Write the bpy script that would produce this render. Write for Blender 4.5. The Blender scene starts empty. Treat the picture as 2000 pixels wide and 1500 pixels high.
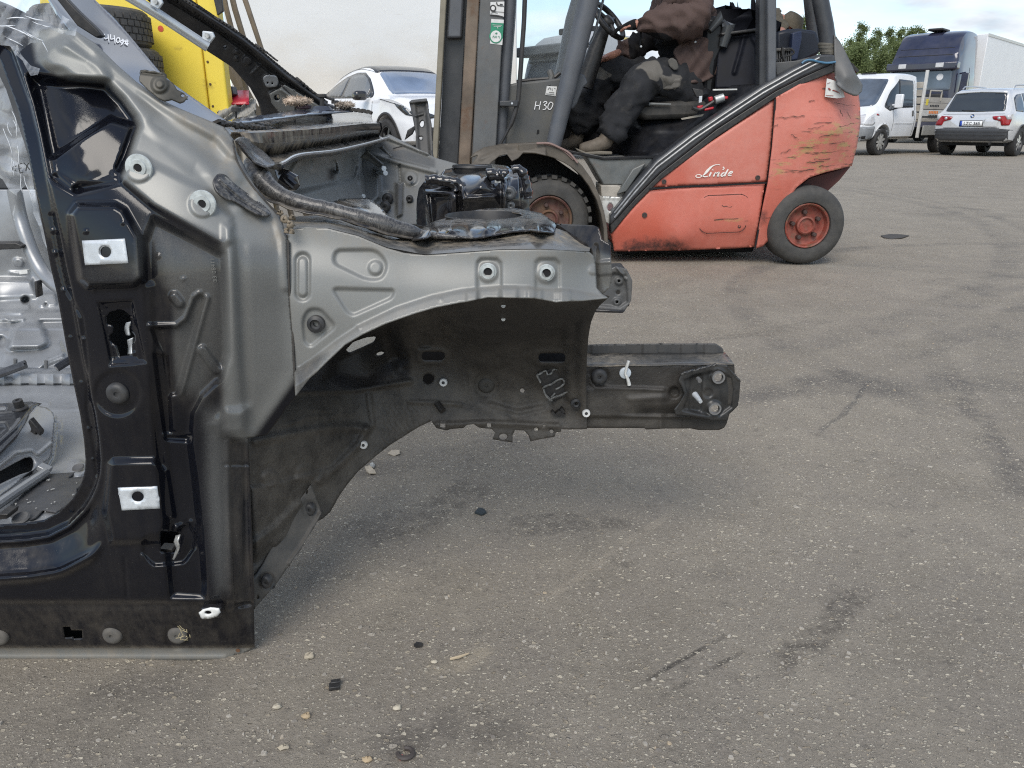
import bpy, bmesh, math, random
import numpy as np
from mathutils import Vector, Matrix, geometry, noise as mnoise
from mathutils.bvhtree import BVHTree
random.seed(7); RNG = np.random.default_rng(7)
SC = bpy.context.scene
COL = SC.collection
PI = math.pi; rad = math.radians

# ---------------------------------------------------------------- camera, sky, sun, exposure
FPX = 1502.0; CAMH = 0.82; HORIZON = 240.0
PITCH = math.atan2(750.0 - HORIZON, FPX)
cam = bpy.data.cameras.new('camera'); cam.sensor_width = 36.0; cam.lens = FPX / 2000.0 * 36.0
cam.clip_start = 0.02; cam.clip_end = 2000.0
cam_o = bpy.data.objects.new('camera', cam); COL.objects.link(cam_o)
cam_o.location = (0, 0, CAMH); cam_o.rotation_euler = (PI / 2 - PITCH, 0, 0)
SC.camera = cam_o
SC.view_settings.view_transform = 'Standard'; SC.view_settings.look = 'None'
SC.view_settings.exposure = 0.55; SC.view_settings.gamma = 1.0
SC.view_settings.use_curve_mapping = False
SC.cycles.use_denoising = False; SC.cycles.filter_width = 1.15; SC.cycles.sample_clamp_indirect = 4.0

SUN_EL, SUN_AZ = rad(47), rad(196)      # azimuth clockwise from +Y: the sun stands behind and left of the camera
world = bpy.data.worlds.new('World'); SC.world = world; world.use_nodes = True
wn, wl = world.node_tree.nodes, world.node_tree.links
wn.clear()
def wnode(t, **kw):
    n = wn.new(t)
    for k, v in kw.items(): setattr(n, k, v)
    return n
w_out = wnode('ShaderNodeOutputWorld'); w_bg = wnode('ShaderNodeBackground')
w_bg.inputs['Strength'].default_value = 0.125
sky = wnode('ShaderNodeTexSky', sky_type='NISHITA', sun_disc=False)
sky.sun_elevation = SUN_EL; sky.sun_rotation = SUN_AZ
sky.air_density = 1.0; sky.dust_density = 0.4
w_tc = wnode('ShaderNodeTexCoord'); w_sep = wnode('ShaderNodeSeparateXYZ')
wl.new(w_tc.outputs['Generated'], w_sep.inputs[0])
w_add = wnode('ShaderNodeMath', operation='ADD'); w_add.inputs[1].default_value = 0.22
w_abs = wnode('ShaderNodeMath', operation='ABSOLUTE'); wl.new(w_sep.outputs['Z'], w_abs.inputs[0])
wl.new(w_abs.outputs[0], w_add.inputs[0])
w_div = wnode('ShaderNodeVectorMath', operation='DIVIDE')
w_cmb = wnode('ShaderNodeCombineXYZ')
for i in range(3): wl.new(w_add.outputs[0], w_cmb.inputs[i])
wl.new(w_tc.outputs['Generated'], w_div.inputs[0]); wl.new(w_cmb.outputs[0], w_div.inputs[1])
w_n1 = wnode('ShaderNodeTexNoise'); w_n1.inputs['Scale'].default_value = 1.5; w_n1.inputs['Detail'].default_value = 7
w_n1.inputs['Roughness'].default_value = 0.55; w_n1.inputs['Distortion'].default_value = 0.4
w_map = wnode('ShaderNodeMapping'); w_map.inputs['Location'].default_value = (3.1, 1.7, 0.4)
wl.new(w_div.outputs[0], w_map.inputs[0]); wl.new(w_map.outputs[0], w_n1.inputs['Vector'])
w_r1 = wnode('ShaderNodeValToRGB'); w_r1.color_ramp.elements[0].position = 0.45; w_r1.color_ramp.elements[1].position = 0.64
w_r1.color_ramp.elements[0].color = (0.12, 0.12, 0.12, 1)
wl.new(w_n1.outputs['Fac'], w_r1.inputs['Fac'])
w_n2 = wnode('ShaderNodeTexNoise'); w_n2.inputs['Scale'].default_value = 2.3; w_n2.inputs['Detail'].default_value = 5
wl.new(w_div.outputs[0], w_n2.inputs['Vector'])
w_r2 = wnode('ShaderNodeValToRGB')
w_r2.color_ramp.elements[0].position = 0.36; w_r2.color_ramp.elements[0].color = (3.3, 3.8, 4.4, 1)
w_r2.color_ramp.elements[1].position = 0.60; w_r2.color_ramp.elements[1].color = (6.3, 6.45, 6.6, 1)
wl.new(w_n2.outputs['Fac'], w_r2.inputs['Fac'])
w_mix = wnode('ShaderNodeMix', data_type='RGBA')
wl.new(w_r1.outputs['Color'], w_mix.inputs['Factor']); wl.new(sky.outputs[0], w_mix.inputs['A']); wl.new(w_r2.outputs['Color'], w_mix.inputs['B'])
wl.new(w_mix.outputs['Result'], w_bg.inputs['Color']); wl.new(w_bg.outputs[0], w_out.inputs[0])

sun = bpy.data.lights.new('sun', 'SUN'); sun.energy = 1.8; sun.angle = rad(36); sun.color = (1.0, 0.94, 0.85)
sun_o = bpy.data.objects.new('sun', sun); COL.objects.link(sun_o)
sd = Vector((math.sin(SUN_AZ) * math.cos(SUN_EL), math.cos(SUN_AZ) * math.cos(SUN_EL), math.sin(SUN_EL)))
sun_o.rotation_euler = sd.to_track_quat('Z', 'Y').to_euler(); sun_o.location = sd * 40

# ---------------------------------------------------------------- measuring helpers
CP, SP = math.cos(PITCH), math.sin(PITCH)
def ray(px, py):
    u = (np.asarray(px, float) - 1000) / FPX; v = -(np.asarray(py, float) - 750) / FPX
    return u, CP + v * SP, -SP + v * CP
def P(px, py, Y):                        # the point seen at a photo pixel, at distance Y
    dx, dy, dz = ray(px, py); t = Y / dy
    return np.array((dx * t, Y + 0 * t, CAMH + dz * t))
def PZ(px, py, z):
    dx, dy, dz = ray(px, py); t = (z - CAMH) / dz
    return np.array((dx * t, dy * t, z + 0 * t))
def PX(px, py, X):
    dx, dy, dz = ray(px, py); t = X / dx
    return np.array((X + 0 * t, dy * t, CAMH + dz * t))
def Pa(xy, Y):
    dx, dy, dz = ray(xy[:, 0], xy[:, 1]); t = Y / dy
    return np.stack((dx * t, dy * t, CAMH + dz * t), 1)
def mpp(px, py, Y): return Y / float(ray(px, py)[1]) / FPX   # metres per photo pixel there
def L(pts, Y=None): return [P(p[0], p[1], p[2] if len(p) > 2 else Y) for p in pts]

def cr(pts, n=6, closed=False):          # Catmull-Rom through points
    p = np.array([tuple(q) for q in pts], float); N = len(p); out = []
    for i in range(N if closed else N - 1):
        g = lambda k: p[k % N] if closed else p[min(max(k, 0), N - 1)]
        a, b, c, d = g(i - 1), g(i), g(i + 1), g(i + 2)
        for j in range(n):
            t = j / n
            out.append(0.5 * (2 * b + (c - a) * t + (2 * a - 5 * b + 4 * c - d) * t * t + (3 * b - a - 3 * c + d) * t ** 3))
    if not closed: out.append(p[-1])
    return np.array(out)
def resample(pts, n):
    p = np.array([tuple(q) for q in pts], float)
    d = np.r_[0, np.cumsum(np.linalg.norm(np.diff(p, axis=0), axis=1))]
    t = np.linspace(0, d[-1], n)
    return np.stack([np.interp(t, d, p[:, k]) for k in range(p.shape[1])], 1)
def circ(cx, cy, rx, ry=None, n=24, rot=0.0):
    ry = rx if ry is None else ry; c, s = math.cos(rot), math.sin(rot); o = []
    for i in range(n):
        a = 2 * PI * i / n; x, y = rx * math.cos(a), ry * math.sin(a)
        o.append((cx + x * c - y * s, cy + x * s + y * c))
    return o
def rrect(x0, y0, x1, y1, r, n=4):
    o = []
    for cx, cy, a0 in ((x1 - r, y0 + r, -90), (x1 - r, y1 - r, 0), (x0 + r, y1 - r, 90), (x0 + r, y0 + r, 180)):
        for i in range(n + 1):
            a = rad(a0 + 90 * i / n); o.append((cx + r * math.cos(a), cy + r * math.sin(a)))
    return o
def rounded(poly, r, n=4):               # a polygon with its corners rounded
    p = [np.array(q, float) for q in poly]; N = len(p); o = []
    for i in range(N):
        a, b, c = p[i - 1], p[i], p[(i + 1) % N]
        da, dc = a - b, c - b; la, lc = np.linalg.norm(da), np.linalg.norm(dc)
        k = min(r, la * .45, lc * .45); s, e = b + da / la * k, b + dc / lc * k
        for j in range(n + 1):
            t = j / n; o.append(tuple((1 - t) ** 2 * s + 2 * t * (1 - t) * b + t * t * e))
    return o
def sst(x): x = np.clip(x, 0, 1); return x * x * (3 - 2 * x)
def sdpoly(xy, poly, closed=True):       # signed distance, negative inside
    p = np.array([tuple(q)[:2] for q in poly], float); N = len(p)
    d = np.full(len(xy), 1e9); ins = np.zeros(len(xy), bool)
    for i in range(N if closed else N - 1):
        a, b = p[i], p[(i + 1) % N]; e = b - a; w = xy - a
        t = np.clip((w @ e) / max(e @ e, 1e-9), 0, 1)
        d = np.minimum(d, np.hypot(*(w - t[:, None] * e).T))
        if closed:
            c = (a[1] <= xy[:, 1]) != (b[1] <= xy[:, 1])
            ins ^= c & (xy[:, 0] < a[0] + (xy[:, 1] - a[1]) / (b[1] - a[1] if b[1] != a[1] else 1e-9) * e[0])
    return np.where(ins, -d, d) if closed else d
def rbf(ctrl):                           # smooth depth through (px, py, Y) control points
    c = np.array(ctrl, float); S = 200.0
    X = c[:, :2] / S
    def U(r2): return np.where(r2 > 0, r2 * np.log(np.maximum(r2, 1e-12)), 0)
    n = len(c); A = np.zeros((n + 3, n + 3))
    A[:n, :n] = U(((X[:, None] - X[None]) ** 2).sum(-1)) + 1e-4 * np.eye(n)
    A[:n, n] = 1; A[:n, n + 1:] = X; A[n, :n] = 1; A[n + 1:, :n] = X.T
    w = np.linalg.solve(A, np.r_[c[:, 2], 0, 0, 0])
    def f(xy):
        q = np.asarray(xy, float)[:, :2] / S
        return U(((q[:, None] - X[None]) ** 2).sum(-1)) @ w[:n] + w[n] + q @ w[n + 1:]
    return f

# ---------------------------------------------------------------- object helpers
FRAME = {}
def setp(o, label=None, cat=None, group=None, kind=None):
    if label: o['label'] = label
    if cat: o['category'] = cat
    if group: o['group'] = group
    if kind: o['kind'] = kind
    return o
def thing(name, label, cat, loc=(0, 0, 0), group=None, rz=None):
    o = bpy.data.objects.new(name, None); COL.objects.link(o); o.empty_display_size = 0.1
    o.location = loc; setp(o, label, cat, group)
    if rz is None: FRAME[o.name] = np.array(loc, float)
    else: o.rotation_euler = (0, 0, rz); FRAME[o.name] = np.zeros(3)   # parts given in the thing's own axes
    return o
class MB:
    def __init__(s): s.v = []; s.f = []; s.at = {}
    def add(s, verts, faces):
        o = len(s.v); s.v += [tuple(float(c) for c in p) for p in verts]
        s.f += [tuple(i + o for i in f) for f in faces]; return s
    def box(s, c, size, R=None):
        c = np.array(c, float); h = np.array(size, float) / 2
        R = np.eye(3) if R is None else np.array(R)
        vs = [c + R @ (h * np.array((x, y, z))) for x in (-1, 1) for y in (-1, 1) for z in (-1, 1)]
        return s.add(vs, [(0, 1, 3, 2), (4, 6, 7, 5), (0, 4, 5, 1), (2, 3, 7, 6), (0, 2, 6, 4), (1, 5, 7, 3)])
    def prism(s, A, B):
        n = len(A)
        return s.add(list(A) + list(B), [tuple(range(n)), tuple(range(2 * n - 1, n - 1, -1))] +
                     [(i, i + n, (i + 1) % n + n, (i + 1) % n) for i in range(n)])
    def ext(s, poly, Y0, Y1):            # an outline met at distance Y0 carried straight back to Y1
        A = [P(p[0], p[1], Y0) for p in poly]; return s.prism(A, [a + np.array((0, Y1 - Y0, 0)) for a in A])
    def tube(s, pts, r, n=8, cap=True, u=False):
        p = [np.array(q, float) for q in pts]; N = len(p)
        r = [r] * N if np.isscalar(r) else list(r)
        t0 = p[1] - p[0]; up = np.array((0, 0, 1.0)) if abs(t0[2]) < .8 * np.linalg.norm(t0) else np.array((1.0, 0, 0))
        vs = []; prev = None
        for i in range(N):
            t = p[min(i + 1, N - 1)] - p[max(i - 1, 0)]; t = t / (np.linalg.norm(t) + 1e-12)
            a = (up if prev is None else prev); a = a - t * (a @ t); a = a / (np.linalg.norm(a) + 1e-12); prev = a
            b = np.cross(t, a)
            vs += [p[i] + r[i] * (math.cos(2 * PI * k / n) * a + math.sin(2 * PI * k / n) * b) for k in range(n)]
        fs = [(i * n + k, i * n + (k + 1) % n, (i + 1) * n + (k + 1) % n, (i + 1) * n + k) for i in range(N - 1) for k in range(n)]
        if cap: fs += [tuple(range(n - 1, -1, -1)), tuple((N - 1) * n + k for k in range(n))]
        return s.add(vs, fs)
    def lathe(s, prof, o=(0, 0, 0), axis=(0, 0, 1), n=24, sx=1.0):
        ax = np.array(axis, float); ax /= np.linalg.norm(ax); o = np.array(o, float)
        a = np.cross(ax, (0, 0, 1.0) if abs(ax[2]) < .9 else (1.0, 0, 0)); a /= np.linalg.norm(a); b = np.cross(ax, a)
        vs = [o + ax * h + r * (math.cos(2 * PI * k / n) * a * sx + math.sin(2 * PI * k / n) * b) for r, h in prof for k in range(n)]
        m = len(prof)
        fs = [(i * n + k, i * n + (k + 1) % n, (i + 1) * n + (k + 1) % n, (i + 1) * n + k) for i in range(m - 1) for k in range(n)]
        return s.add(vs, fs)
    def grid(s, rows, closed=False):
        n = len(rows[0]); vs = [q for r in rows for q in r]; m = n if closed else n - 1
        return s.add(vs, [(i * n + k, i * n + (k + 1) % n, (i + 1) * n + (k + 1) % n, (i + 1) * n + k) for i in range(len(rows) - 1) for k in range(m)])
    def build(s, name, mat, parent=None, smooth=35, bevel=0, solid=0, recalc=True, sub=0, label=None, attrs=None, seg=2):
        me = bpy.data.meshes.new(name)
        v = np.array(s.v, float).reshape(-1, 3)
        c = (v.min(0) + v.max(0)) / 2
        me.from_pydata((v - c).tolist(), [], s.f)
        if recalc:
            bm = bmesh.new(); bm.from_mesh(me); bmesh.ops.recalc_face_normals(bm, faces=bm.faces); bm.to_mesh(me); bm.free()
        if attrs:
            for k, a in attrs.items():
                at = me.attributes.new(k, 'FLOAT', 'POINT'); at.data.foreach_set('value', np.asarray(a, np.float32))
        me.polygons.foreach_set('use_smooth', [smooth > 0] * len(me.polygons))
        if 0 < smooth < 180: me.set_sharp_from_angle(angle=rad(smooth))
        me.materials.append(mat)
        o = bpy.data.objects.new(name, me); COL.objects.link(o)
        o.location = c - (FRAME[parent.name] if parent else 0); FRAME[o.name] = c
        if parent: o.parent = parent
        if solid:
            m = o.modifiers.new('solid', 'SOLIDIFY'); m.thickness = solid; m.offset = -1
        if bevel:
            m = o.modifiers.new('bevel', 'BEVEL'); m.width = bevel; m.segments = seg; m.limit_method = 'ANGLE'; m.angle_limit = rad(40)
            m.harden_normals = False
        if sub:
            m = o.modifiers.new('sub', 'SUBSURF'); m.levels = sub; m.render_levels = sub
        if label: o['label'] = label
        return o
def copytree(o, parent=None, label=None, loc=None):
    c = o.copy(); COL.objects.link(c); c.parent = parent
    if label: c['label'] = label
    if loc is not None: c.location = loc
    for ch in list(o.children): copytree(ch, c)
    return c

def bump_sum(xy, feats):
    d = np.zeros(len(xy))
    for ft in feats:
        k, geo, amt, w = ft[:4]
        if k == 'poly': d += amt * sst(0.5 - sdpoly(xy, geo) / w)
        elif k == 'line': d += amt * sst(1 - sdpoly(xy, geo, False) / w)
        elif k == 'caps': d += amt * sst(0.5 - (sdpoly(xy, geo, False) - ft[4]) / w)
        elif k == 'disc': d += amt * sst(0.5 - (np.hypot(xy[:, 0] - geo[0], xy[:, 1] - geo[1]) - geo[2]) / w)
        elif k == 'dome':
            r = np.hypot(xy[:, 0] - geo[0], xy[:, 1] - geo[1]) / geo[2]; d += amt * np.sqrt(np.clip(1 - r * r, 0, 1))
        elif k == 'fn': d += geo(xy)
    return d
def paint_sum(xy, base, layers):
    g = np.full(len(xy), float(base))
    for geo, val, w in layers:
        if callable(geo): f = geo(xy)
        elif len(geo) == 3 and np.isscalar(geo[0]): f = sst(0.5 - (np.hypot(xy[:, 0] - geo[0], xy[:, 1] - geo[1]) - geo[2]) / w)
        else: f = sst(0.5 - sdpoly(xy, geo) / w)
        g = g * (1 - f) + val * f
    return g
def sheet(name, outer, depth, mat, parent, feats=(), holes=(), s=4.0, paint=None, thick=0.0025, label=None, smooth=180):
    """pressed sheet metal: an outline in the side view, a depth for every point of it, and stamped relief"""
    loops = [np.array([tuple(q)[:2] for q in outer], float)] + [np.array([tuple(q)[:2] for q in h], float) for h in holes]
    dl = []
    for lp in loops:
        o = []
        for i in range(len(lp)):
            a, b = lp[i], lp[(i + 1) % len(lp)]; n = max(1, int(round(np.linalg.norm(b - a) / s)))
            o += [a + (b - a) * k / n for k in range(n)]
        dl.append(np.array(o))
    lo, hi = dl[0].min(0), dl[0].max(0)
    ys = np.arange(lo[1], hi[1], s * .87); pts = []
    for j, y in enumerate(ys):
        xs = np.arange(lo[0] + (s / 2 if j % 2 else 0), hi[0], s); pts.append(np.stack((xs, np.full(len(xs), y)), 1))
    pts = np.concatenate(pts); keep = np.ones(len(pts), bool)
    for i, lp in enumerate(dl):
        d = sdpoly(pts, lp); keep &= (d < -.6 * s) if i == 0 else (d > .6 * s)
    pts = pts[keep]
    V = np.concatenate(dl + [pts]); E = []; o = 0
    for lp in dl: E += [(o + k, o + (k + 1) % len(lp)) for k in range(len(lp))]; o += len(lp)
    r = geometry.delaunay_2d_cdt([Vector(q) for q in V], E, [], 0, 1e-5)
    V = np.array([tuple(q) for q in r[0]]); T = np.array([tuple(t) for t in r[2]])
    cen = V[T].mean(1); ok = sdpoly(cen, dl[0]) < 0
    for lp in dl[1:]: ok &= sdpoly(cen, lp) > 0
    T = T[ok]
    ab, ac = V[T[:, 1]] - V[T[:, 0]], V[T[:, 2]] - V[T[:, 0]]
    cr_ = ab[:, 0] * ac[:, 1] - ab[:, 1] * ac[:, 0]
    T[cr_ > 0] = T[cr_ > 0][:, ::-1]      # faces look at the viewer
    Y = depth(V) if callable(depth) else np.full(len(V), float(depth))
    Y = Y - bump_sum(V, feats)
    W = Pa(V, Y)
    mb = MB(); mb.v = W.tolist(); mb.f = [tuple(int(i) for i in t) for t in T]
    at = {k: paint_sum(V, b, lay) for k, (b, lay) in (paint or {}).items()}
    return mb.build(name, mat, parent, smooth=smooth, solid=thick, recalc=False, label=label, attrs=at)

# ---------------------------------------------------------------- material helpers
class NT:
    def __init__(s, name):
        s.m = bpy.data.materials.new(name); s.m.use_nodes = True
        s.t = s.m.node_tree; s.n = s.t.nodes; s.l = s.t.links
        s.b = s.n['Principled BSDF']; s.geo = None
    def node(s, t, **kw):
        n = s.n.new(t)
        for k, v in kw.items(): setattr(n, k, v)
        return n
    def put(s, sock, v):
        if hasattr(v, 'node'): s.l.new(v, sock)
        elif isinstance(v, (tuple, list)) and len(v) == 3 and sock.type == 'RGBA': sock.default_value = (*v, 1)
        else: sock.default_value = v
    def math(s, op, a, b=0.0, clamp=False):
        n = s.node('ShaderNodeMath', operation=op, use_clamp=clamp); s.put(n.inputs[0], a); s.put(n.inputs[1], b); return n.outputs[0]
    def mix(s, f, a, b, blend='MIX'):
        n = s.node('ShaderNodeMix', data_type='RGBA', blend_type=blend)
        s.put(n.inputs['Factor'], f); s.put(n.inputs['A'], a); s.put(n.inputs['B'], b); return n.outputs['Result']
    def mixf(s, f, a, b):
        n = s.node('ShaderNodeMix', data_type='FLOAT'); s.put(n.inputs[0], f); s.put(n.inputs[2], a); s.put(n.inputs[3], b); return n.outputs[0]
    def pos(s, kind='Object'):
        if kind == 'Position': return s.node('ShaderNodeNewGeometry').outputs['Position']
        return s.node('ShaderNodeTexCoord').outputs[kind]
    def map(s, v, scale=(1, 1, 1), loc=(0, 0, 0), rot=(0, 0, 0)):
        n = s.node('ShaderNodeMapping'); s.put(n.inputs['Vector'], v)
        n.inputs['Scale'].default_value = scale; n.inputs['Location'].default_value = loc; n.inputs['Rotation'].default_value = rot; return n.outputs[0]
    def noise(s, v, scale, detail=4, rough=.5, dist=0.0, out='Fac'):
        n = s.node('ShaderNodeTexNoise'); s.put(n.inputs['Vector'], v); n.inputs['Scale'].default_value = scale
        n.inputs['Detail'].default_value = detail; n.inputs['Roughness'].default_value = rough; n.inputs['Distortion'].default_value = dist; return n.outputs[out]
    def vor(s, v, scale, feature='F1', rnd=1.0):
        n = s.node('ShaderNodeTexVoronoi', feature=feature); s.put(n.inputs['Vector'], v); n.inputs['Scale'].default_value = scale
        n.inputs['Randomness'].default_value = rnd; return n.outputs
    def ramp(s, f, a, b, va=0.0, vb=1.0):
        n = s.node('ShaderNodeMapRange', interpolation_type='SMOOTHSTEP'); s.put(n.inputs[0], f)
        for i, q in enumerate((a, b, va, vb)): n.inputs[i + 1].default_value = q
        return n.outputs[0]
    def attr(s, name): return s.node('ShaderNodeAttribute', attribute_name=name).outputs['Fac']
    def bump(s, h, strength=.3, dist=.002):
        n = s.node('ShaderNodeBump'); s.put(n.inputs['Height'], h); n.inputs['Strength'].default_value = strength; n.inputs['Distance'].default_value = dist
        s.l.new(n.outputs[0], s.b.inputs['Normal']); return n.outputs[0]
    def done(s, **kw):
        for k, v in kw.items(): s.put(s.b.inputs[k.replace('_', ' ')], v)
        return s.m
MATS = {}
def pbr(name, col, rough=.5, metal=0.0, var=.12, vs=6.0, bump=0.0, bs=150.0, dust=0.0, dcol=(.30, .26, .21), ds=5.0, coat=0.0, spec=.5, rust=0.0, rs=8.0, up=0.0):
    """plain paint, plastic, rubber or metal with uneven colour and gloss, dust or rust spots"""
    if name in MATS: return MATS[name]
    t = NT(name); v = t.pos('Position')
    n1 = t.noise(v, vs, 5, .6)
    c = t.mix(t.ramp(n1, .25, .75), tuple(q * (1 - var) for q in col), tuple(min(1, q * (1 + var)) for q in col))
    r = t.mixf(n1, max(.02, rough - .12), min(1, rough + .12)); me = metal
    if rust:
        f = t.math('MULTIPLY', t.ramp(t.noise(t.map(v, loc=(3, 1, 2)), rs, 8, .65), .62 - rust * .3, .74 - rust * .25), min(1, .5 + rust))
        c = t.mix(f, c, (.11, .055, .028)); r = t.mixf(f, r, .85); me = t.mixf(f, metal, 0.0)
    if dust or up:
        dust *= .45 if max(col) > .06 else .28; up *= .6
        f = t.math('MULTIPLY', t.ramp(t.noise(t.map(v, loc=(1, 5, 2)), ds, 7, .65), .3, .75), dust)
        if up:
            nz = t.node('ShaderNodeSeparateXYZ'); t.l.new(t.node('ShaderNodeNewGeometry').outputs['Normal'], nz.inputs[0])
            f = t.math('ADD', f, t.math('MULTIPLY', t.ramp(nz.outputs['Z'], .45, .95), t.math('MULTIPLY', up, t.ramp(t.noise(v, ds * 6, 6, .7), .2, .7))), True)
        c = t.mix(f, c, dcol); r = t.mixf(f, r, .85); me = t.mixf(f, me, 0.0) if (metal or rust) else 0.0
    if bump: t.bump(t.noise(v, bs, 4, .6), min(1, bump), .0015 if bump <= 1 else .0015 * bump)
    MATS[name] = t.done(Base_Color=c, Roughness=r, Metallic=me, Coat_Weight=coat, Coat_Roughness=.08, Specular_IOR_Level=spec)
    return MATS[name]
def glass_mat(name, tint=(.8, .85, .85), alpha=.25, rough=.03, smear=0.0):
    t = NT(name); v = t.pos('Position')
    tr = t.node('ShaderNodeBsdfTransparent'); tr.inputs[0].default_value = (*tint, 1)
    mx = t.node('ShaderNodeMixShader'); f = alpha
    if smear: f = t.math('ADD', alpha, t.math('MULTIPLY', t.ramp(t.noise(v, 4, 6, .6), .35, .75), smear), True)
    t.put(mx.inputs[0], f); t.l.new(tr.outputs[0], mx.inputs[1]); t.l.new(t.b.outputs[0], mx.inputs[2])
    t.l.new(mx.outputs[0], t.n['Material Output'].inputs[0])
    t.done(Base_Color=(.02, .024, .028) if not smear else (.35, .36, .36), Roughness=rough, Specular_IOR_Level=.8)
    return t.m
# ---------------------------------------------------------------- the ground: one sheet of worn asphalt to the horizon
def rise(x, y):                          # the yard climbs a little towards the parked hatchback
    return 0.135 * sst((y - 7.0) / 3.0) * sst((-0.2 - x) / 1.6)
def make_asphalt():
    t = NT('worn_asphalt'); p = t.pos('Position')
    wob = t.node('ShaderNodeVectorMath', operation='ADD'); t.l.new(p, wob.inputs[0])
    ns = t.node('ShaderNodeVectorMath', operation='SCALE'); t.put(ns.inputs[0], t.noise(p, 70, 3, .6, out='Color')); ns.inputs['Scale'].default_value = .012
    t.l.new(ns.outputs[0], wob.inputs[1]); w = wob.outputs[0]
    n_big = t.noise(p, .55, 6, .6); n_mid = t.noise(p, 3.2, 7, .62); n_fine = t.noise(p, 140, 5, .7); n_hue = t.noise(t.map(p, loc=(9, 3, 0)), 6.5, 5, .6)
    c = t.mix(t.ramp(n_mid, .28, .72), (.246, .214, .170), (.362, .318, .255))
    c = t.mix(t.ramp(n_hue, .35, .7), c, (.285, .250, .206))
    c = t.mix(t.math('MULTIPLY', t.ramp(n_big, .45, .72), .5), c, (.36, .315, .25))          # dusty
    c = t.mix(t.math('MULTIPLY', t.ramp(t.noise(t.map(p, loc=(4, 8, 0)), .8, 8, .7), .57, .72), .55), c, (.062, .058, .056))   # oily stains
    def seg(a, b, w, col, k, gate):          # a soft streak of colour between two points of the yard
        A, B = PZ(*a, 0.0), PZ(*b, 0.0); d = B - A; ln = float(np.hypot(d[0], d[1])); d = d / ln; q = t.map(p, loc=(-A[0], -A[1], 0)); wv = t.node('ShaderNodeVectorMath', operation='DOT_PRODUCT'); t.l.new(q, wv.inputs[0]); wv.inputs[1].default_value = tuple(d)
        wn_ = t.node('ShaderNodeVectorMath', operation='DOT_PRODUCT'); t.l.new(q, wn_.inputs[0]); wn_.inputs[1].default_value = (-d[1], d[0], 0)
        off = t.math('ABSOLUTE', t.math('ADD', wn_.outputs['Value'], t.math('MULTIPLY', t.math('SUBTRACT', t.noise(p, 3.5, 4), .5), w * 5)))
        al = t.math('MULTIPLY', t.ramp(wv.outputs['Value'], 0, ln * .2), t.ramp(wv.outputs['Value'], ln * .8, ln, 1, 0))
        f = t.math('MULTIPLY', t.math('MULTIPLY', t.ramp(off, w * .3, w, 1, 0), al), t.math('MULTIPLY', gate, k)); return t.mix(f, c, col)
    g1 = t.ramp(t.noise(p, 26, 6, .7), .36, .60)
    for a, b, wd_, col, k in (((1020, 1210), (1330, 985), .014, (.40, .345, .27), .6), ((830, 1330), (960, 1250), .030, (.42, .36, .27), .7), ((1470, 1320), (1720, 1140), .040, (.07, .06, .052), .65), ((1230, 1350), (1430, 1235), .006, (.05, .045, .04), .8), ((1270, 1375), (1460, 1265), .006, (.05, .045, .04), .7),
                            ((1588, 858), (1725, 728), .014, (.10, .095, .09), .8), ((960, 1030), (1260, 1020), .06, (.09, .08, .072), .55), ((640, 1060), (1010, 960), .09, (.085, .075, .066), .55), ((1850, 700), (2010, 1010), .05, (.10, .09, .085), .6), ((700, 1500), (1050, 1400), .06, (.09, .08, .07), .5), ((1100, 700), (1700, 620), .05, (.12, .105, .09), .4), ((1150, 560), (1400, 530), .10, (.33, .29, .22), .6)):
        c = seg(a, b, wd_, col, k, g1)
    # tyre marks
    for cx, cy, R, wd, k in ((3.4, 3.2, 2.35, .10, .55), (4.5, 1.2, 3.1, .12, .45), (4.6, 1.2, 3.4, .07, .45), (-3.0, 9.0, 7.4, .13, .5), (-3.1, 9.0, 7.75, .08, .5), (1.0, 12.0, 9.6, .16, .5), (9, 16, 13.2, .2, .5), (2.6, -.6, 2.1, .08, .5)):
        d = t.node('ShaderNodeVectorMath', operation='DISTANCE'); t.l.new(p, d.inputs[0]); d.inputs[1].default_value = (cx, cy, 0)
        q = t.math('ABSOLUTE', t.math('SUBTRACT', d.outputs['Value'], R))
        q = t.math('MULTIPLY', t.ramp(q, wd * .3, wd, 1, 0), t.math('MULTIPLY', t.ramp(n_mid, .38, .68), k))
        c = t.mix(q, c, (.085, .080, .078))
    grit = t.noise(p, 95, 8, .82); c = t.mix(t.math('MULTIPLY', t.ramp(grit, .50, .70), .85), c, (.42, .375, .315)); c = t.mix(t.math('MULTIPLY', t.ramp(grit, .46, .30), .75), c, (.070, .062, .055))
    c = t.mix(t.math('MULTIPLY', t.ramp(t.noise(t.map(p, loc=(2, 6, 0)), 24, 7, .75), .52, .70), .40), c, (.075, .068, .062)); c = t.mix(t.math('MULTIPLY', t.ramp(t.noise(t.map(p, loc=(7, 1, 0), scale=(1, 1.8, 1), rot=(0, 0, .5)), 1.7, 8, .7), .54, .70), .6), c, (.34, .30, .245))
    c = t.mix(t.ramp(t.noise(p, 330, 3, .7), .60, .74), c, (.045, .042, .040))
    bumps = t.math('ADD', t.math('MULTIPLY', n_fine, .5), t.math('MULTIPLY', grit, .9))
    seps = t.node('ShaderNodeSeparateXYZ'); t.l.new(p, seps.inputs[0])
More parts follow.
